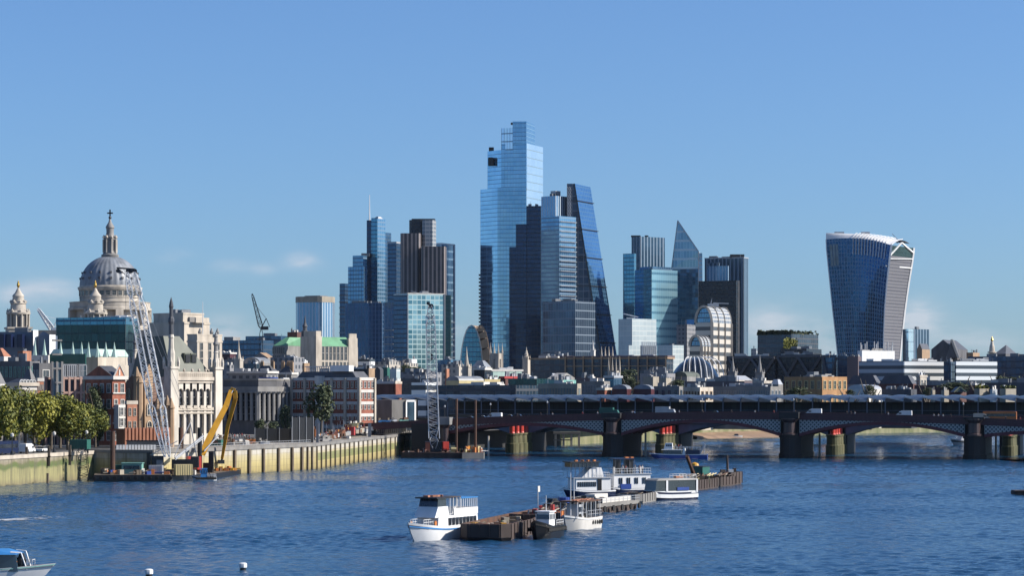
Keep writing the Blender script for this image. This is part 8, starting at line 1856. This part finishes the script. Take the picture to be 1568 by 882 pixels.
r = boat('river_ship', 'second white river ship behind, with open top deck and paired windows', 930, 762, 24); r.scale = (.41, .72, 1.05); L, W = 24, 6; add_hull(r, hull(L, W, 1.8, .3, bl=.2), ['navy_paint', 'timber'], ('white_paint', .95, .3)); cabin(r, 1.2, 22.5, 2.8, 1.5, 4.6, 'main_saloon')
for x in (4, 8.5, 13, 17.5): ports(r, x, x+2.4, 2, -2.84, 2.7, .75, 1.25)
b = MB(); b.box(12, 0, 4.6, 22, 6, .16); b.build('upper_deck', 'light_metal', r, local=True); rails(r, 1.5, 22.5, 2.85, 4.75, 14, 1.05); canopy(r, 2.5, 14, 2.2, 7.6, 4, 4.75, 'navy_paint', 'grey_metal', .22); cabin(r, 4.5, 6.5, 1.6, 4.75, 7.6, 'stair_house', 'black_paint', .1); cabin(r, 11, 13.5, 1.8, 4.75, 7.6, 'bar_house', 'dark_metal', .1); b = MB()
for i in range(9): b.box(2+i*1.9, -1.9+(i % 4)*1.1, 4.8, .7, .7, .9 if i % 2 else 1.3, i)
b.build('deck_seat', 'white_trim', r, local=True); b = MB(); b.box(10, -1, 7.85, 2, 1.2, .25); b.box(13, -1, 7.85, 1.6, 1.2, .25); b.build('canopy_gear', 'orange_paint', r, local=True); b = MB(); b.box(8, -2.95, 1.7, 6, .5, 1.0); b.build('blue_cover', 'blue_paint', r, local=True)
for i, (x, y) in enumerate(((7.6, -1.4), (9.2, -1.7), (15, -1.2), (17.2, -1.6), (19.5, -.8))):
    p_ = Vector((r.location.x, r.location.y, 4.78))+Vector((.41*x*math.cos(R(24))-.72*y*math.sin(R(24)), .41*x*math.sin(R(24))+.72*y*math.cos(R(24)), .24)); kd = (1, 2)[i % 2]; person('passenger in %s clothes on the second white ship, %s from the bow' % (WT[kd], ORD[i]), p_.x, p_.y, p_.z, kd, i, 'passengers on the top deck')
# (g) grey dinghy barge, (h) navy cruiser
r = open_barge('small grey swim ended barge between the white ship and the navy cruiser', 962, 772, 74, 15, 5.2, 1.9, 'concrete', inner='rust_dark'); lgear(r, 2, 12, -2, 2, .8, 12, 5, ('dark_metal', 'timber'), (.4, 1.4))
r = boat('cruise_boat', 'navy and white glass sided cruise boat at the centre of the row', 990, 767, 33); r.scale = (.60, .8, 1); L, W = 20, 5.2; add_hull(r, hull(L, W, 1.6, .3, bl=.2), ['navy_paint', 'timber'], ('white_paint', .55, .75)); cabin(r, 1.2, 19.3, 2.5, 1.4, 2.0, 'saloon_base', 'white_paint', .1); cabin(r, 1.4, 19, 2.42, 1.9, 4.1, 'saloon_glass', 'pane', .6)
b = MB(); b.prism([(1.8, -2.6), (19.4, -2.6), (19.4, 2.6), (1.8, 2.6)], 4.1, 4.45, 0, top=[(3, -2.3), (19, -2.3), (19, 2.3), (3, 2.3)]); b.build('saloon_roof', 'pale_roof', r, local=True); b = MB(); b.prism([(5.2, -2.56), (6.4, -2.56), (8.2, -2.5), (7.4, -2.5)], 1.7, 4.1) if False else b.box(6.2, -2.5, 1.9, .8, .14, 2.2); b.box(19, -2.5, 1.5, .7, .14, 2.8); b.build('white_pillar', 'white_paint', r, local=True); b = MB(); b.box(13, -2.58, 2.0, 5, .08, .65); b.build('name_board', 'blue_paint', r, local=True); b = MB(); b.box(2.8, -.6, 1.7, 1.0, .06, .5); b.build('red_mark', 'red_paint', r, local=True)
b = MB(); b.box(14, .5, 4.5, 3, 1.2, .35); b.build('roof_locker', 'brick_orange', r, local=True); rails(r, 12, 19, 2.2, 4.45, 5, .8)
# (i) far barges
r = open_barge('dark barge with cabin gear lying behind the navy cruise boat', 1044, 752, 70, 22, 6, 2.3, 'rust_dark'); lgear(r, 4, 24, -3, 3, 1.2, 30, 17, ('rust', 'dark_metal', 'timber', 'cream_paint'), (.8, 2.6)); b = MB(); b.tube((20, 2, 1), (13, 2.5, 7.5), .45, n=6); b.build('leaning_beam', 'rust', r, local=True)
c_ = Vector((r.location.x, r.location.y, 0)); q = P(1072, 735, 566); r2 = thing('green_container', 'dark green container standing on the dark barge at the far end of the row', 'container', (q.x, q.y, 1.6)); b = MB(); b.box(0, 0, 0, 3.0, 5, 3.1, R(-24)); b.build('box', 'green_paint', r2, local=True); b = MB(); b.box(0, 0, 3.1, 3.2, 5.2, .15, R(-24)); b.build('lid', 'dark_metal', r2, local=True)
q = P(1063.5, 716, 575); b = MB(); b.lathe(q.x, q.y, [(.2, q.z-1.2), (1.0, q.z-.9), (1.2, q.z), (.9, q.z+.9), (.2, q.z+1.2)], 12); b.tube((q.x, q.y, 1), (q.x, q.y, q.z-1), .2, n=6); tag(b.build('yellow_tank', 'yellow_paint'), 'small yellow tank raised above the dark barge', 'tank')
r = open_barge('blunt brown barge at the far right end of the row', 1109, 743, 66, 9, 3.6, 3.0, 'rust_dark', inner='rust_dark'); lgear(r, 1.5, 7.5, -1.2, 1.2, 1.4, 14, 27, ('rust_dark', 'black_paint', 'light_metal'), (.8, 2.6)); b = MB(); b.tube((4, .5, 2), (3.6, .5, 7), .35, .2, n=6); b.build('mast', 'rust_dark', r, local=True)
r = open_barge('low brown barge lying between the green container and the last barge', 1088, 746, 66, 14, 3.8, 2.2, 'rust_dark', inner='timber'); lgear(r, 2, 12, -1.3, 1.3, 1.2, 18, 29, ('concrete_tan', 'rust_dark', 'timber'), (.6, 2.0))
# (j) moving passenger boat before the bridge
r = boat('passenger_boat', 'blue and white passenger boat passing in front of the bridge pier', 1003, 703, -8); L, W = 17.5, 4.6; add_hull(r, hull(L, W, 1.6, .2, bl=.2), ['blue_paint', 'timber'], ('white_paint', .98, .25)); cabin(r, 2.5, 9, 2.0, 1.5, 3.0, 'saloon_glass', 'pane', .6); cabin(r, 2.2, 9.5, 2.1, 3.0, 3.2, 'saloon_roof', 'white_paint', .2); cabin(r, 3.0, 6, 1.5, 3.2, 5.3, 'wheelhouse', 'white_paint', .6); ports(r, 3.7, 5.8, 3, -1.52, 4.2, .5, .6); cabin(r, 9.2, 10.2, 2.05, 1.5, 3.6, 'white_pillar', 'white_paint', .4); cabin(r, 10.4, 15, 2.0, 1.5, 3.0, 'rear_saloon', 'navy_paint', .1)
b = MB(); b.tube((15, -1.8, 1.6), (16.6, -1.8, 5), .2, n=5); b.tube((16.4, -1.8, 1.6), (16.8, -1.8, 5), .15, n=5); b.tube((15, 1.8, 1.6), (16.6, 1.8, 5), .2, n=5); b.build('stern_frame', 'light_metal', r, local=True); rails(r, 6.2, 15, 1.9, 3.2, 8, .9)
for i, x in enumerate((6.8, 7.8, 8.6)):
    p_ = r.location+Vector((x*math.cos(R(-8)), x*math.sin(R(-8))-.8, 3.2)); kd = (1, 2)[i % 2]; person('%s rider on the roof of the blue and white moving boat, in %s' % (ORD[i], WT[kd]), p_.x, p_.y, p_.z, kd, i, 'riders on the moving boat')
b = MB(); q = r.location
for i in range(40):
    f = random.Random(i).random(); g = random.Random(i+99).uniform(-1, 1)
    b.poly([(q.x+.5+f*13+.9*math.cos(a)*(1.2), q.y-2.6+g*.4-f*1.6+.25*math.sin(a), .06+i*.002) for a in [2*math.pi*k/6 for k in range(6)]])
mat('foam', (.85, .87, .9), rough=.6, var=.1); tag(b.build('bow_wave', 'foam'), kind='stuff')
# (k) boat behind the right pier
q = Vector((wx(1460, 1010), 1010, 0)); r = thing('pleasure_boat', 'grey and white boat half hidden behind the right bridge pier', 'boat', tuple(q), None, R(20)); add_hull(r, hull(13, 4.5, 2.2, .3, bl=.3), ['light_metal', 'timber'], ('dark_metal', .6, .6)); cabin(r, 2.6, 9, 1.8, 2.2, 4.2, 'wheelhouse', 'white_paint', .8); cabin(r, 3.2, 8.4, 1.85, 3.0, 3.8, 'cabin_window', 'pane', .5)
q = Vector((wx(1118, 1180), 1180, 0)); r = thing('small_boat', 'tiny white boat on the far water under the middle arch', 'boat', tuple(q), None, R(10)); add_hull(r, hull(6, 2.2, 1.1, .3, bl=.4), ['white_paint', 'timber']); cabin(r, 2, 4, .8, 1.0, 2.0, 'cabin', 'navy_paint')
# (l) boat at bottom left leaving the frame
r = thing('passenger_boat', 'white boat with blue awning and red flag at the bottom left corner', 'boat', (wx(56, 281), 281, -.2), None, R(181)); r.scale = (.9, .9, .9); L, W = 24, 5.2
rg = hull(L, W, 1.9, .4, bl=.3); add_hull(r, rg, ['white_paint', 'timber'], ('mint_paint', .92, .12)); cabin(r, 2.0, 23, 2.2, 1.7, 3.9, 'saloon_glass', 'pane_blue', .3)
b = MB(); b.prism([(2.1, -2.5), (23.5, -2.5), (23.5, 2.5), (2.1, 2.5)], 3.9, 4.5, 0, top=[(3.8, -1.2), (23, -1.2), (23, 1.2), (5.5, 1.2)]); b.build('awning', 'sky_blue_paint', r, local=True); b = MB(); b.prism([(6.4, -1.6), (23, -1.6), (23, 1.6), (6.4, 1.6)], 4.25, 4.6); b.build('awning_top', 'white_paint', r, local=True)
b = MB(); b.tube((7, 0, 4.5), (6.6, 0, 6.0), .05, n=4); b.poly([(7, 0, 4.9), (9, .1, 4.8), (9, .1, 5.6), (7.6, .05, 5.8), (6.7, 0, 5.6)]); b.poly([(7, .05, 4.9), (9, .15, 4.8), (9, .15, 5.6), (7.6, .1, 5.8), (6.7, .05, 5.6)]); b.build('flag', 'red_paint', r, local=True)
for sg in (-1, 1): b = MB(); b.tube((1.0, sg*1.5, 1.9), (1.7, sg*1.7, 4.1), .1, n=5); b.tube((1.7, sg*1.7, 4.1), (3.0, sg*2.0, 4.2), .1, n=5); b.build('bow_frame', 'white_paint', r, local=True)
b = MB(); b.tube((2.6, 1.9, 2.9), (2.6, 2.05, 2.9), .45, n=12); b.build('lifebuoy', 'orange_paint', r, local=True); b = MB(); b.lathe(1.7, 1.2, [(.5, 2.2), (.6, 3.2), (.3, 4.0)], 8); b.build('black_cover', 'black_paint', r, local=True); rails(r, .4, 3, 1.0, 2.4, 4, .7)
tug('tiny blue and white workboat moored at the yellow container pontoon', 297, 737, 12, 5.6, 2.2, 'white_paint', 'sky_blue_paint', .9, 'work_boat', False)
# (m) buoys, (n) dark hull end at the right edge
for px, py, lb in ((372, 874, 'white square topped mooring buoy floating near the bottom'), (228, 884, 'white buoy just cut by the bottom edge of the photo')):
    q = on_water(px, py); r = thing('mooring_buoy', lb, 'buoy', (q.x, q.y, 0)); b = MB(); b.lathe(0, 0, [(.25, -.4), (.4, -.1), (.4, .25), (.2, .35)], 12); b.build('float', 'black_paint', r, local=True); b = MB(); b.lathe(0, 0, [(.36, .3), (.5, .36), (.5, .85), (.3, .95)], 10); b.box(0, -.5, .45, .35, .06, .25); b.build('marker', 'white_paint', r, local=True)
r = thing('mooring_pontoon', 'dark mooring pontoon end at the right edge of the photo', 'pontoon', (wx(1572, 520), 520, 0)); b = MB(); b.box(0, 0, -.4, 6, 4, 1.2); b.box(.4, 0, .8, 6.6, 4.4, .25); b.build('float', 'rust_dark', r, local=True); b = MB(); b.box(0, 0, 1.05, 1.0, 1.0, .9); b.build('bollard', 'dark_metal', r, local=True)
# wake of a passed boat at the left
b = MB(); r_ = random.Random(3)
for i in range(170):
    px = -15+r_.random()**1.6*125; f = max(0, px)/110; py = 797.5-f*5+r_.gauss(0, .55+f*1.2); q = on_water(px, py); s_ = (1-f)*.34+.06
    b.poly([(q.x+s_*2.4*math.cos(a), q.y+s_*.9*math.sin(a), .04+i*.0006) for a in [2*math.pi*k/6+r_.random()*.4 for k in range(6)]])
tag(b.build('boat_wake', 'foam'), kind='stuff')
# ================================================================ thin city haze
mh = bpy.data.materials.new('haze'); mh.use_nodes = True; t_ = mh.node_tree; t_.nodes.clear(); M['haze'] = mh
ho = N(t_, 'OutputMaterial'); pv = N(t_, 'VolumePrincipled'); pv.inputs['Color'].default_value = (.72, .82, .95, 1); pv.inputs['Density'].default_value = .000007; pv.inputs['Anisotropy'].default_value = .2
t_.links.new(pv.outputs[0], ho.inputs['Volume'])
b = MB(); b.prism([(-9500, -1300), (9500, -1300), (9500, 15000), (-9500, 15000)], -3, 330); tag(b.build('haze', 'haze'), kind='stuff')
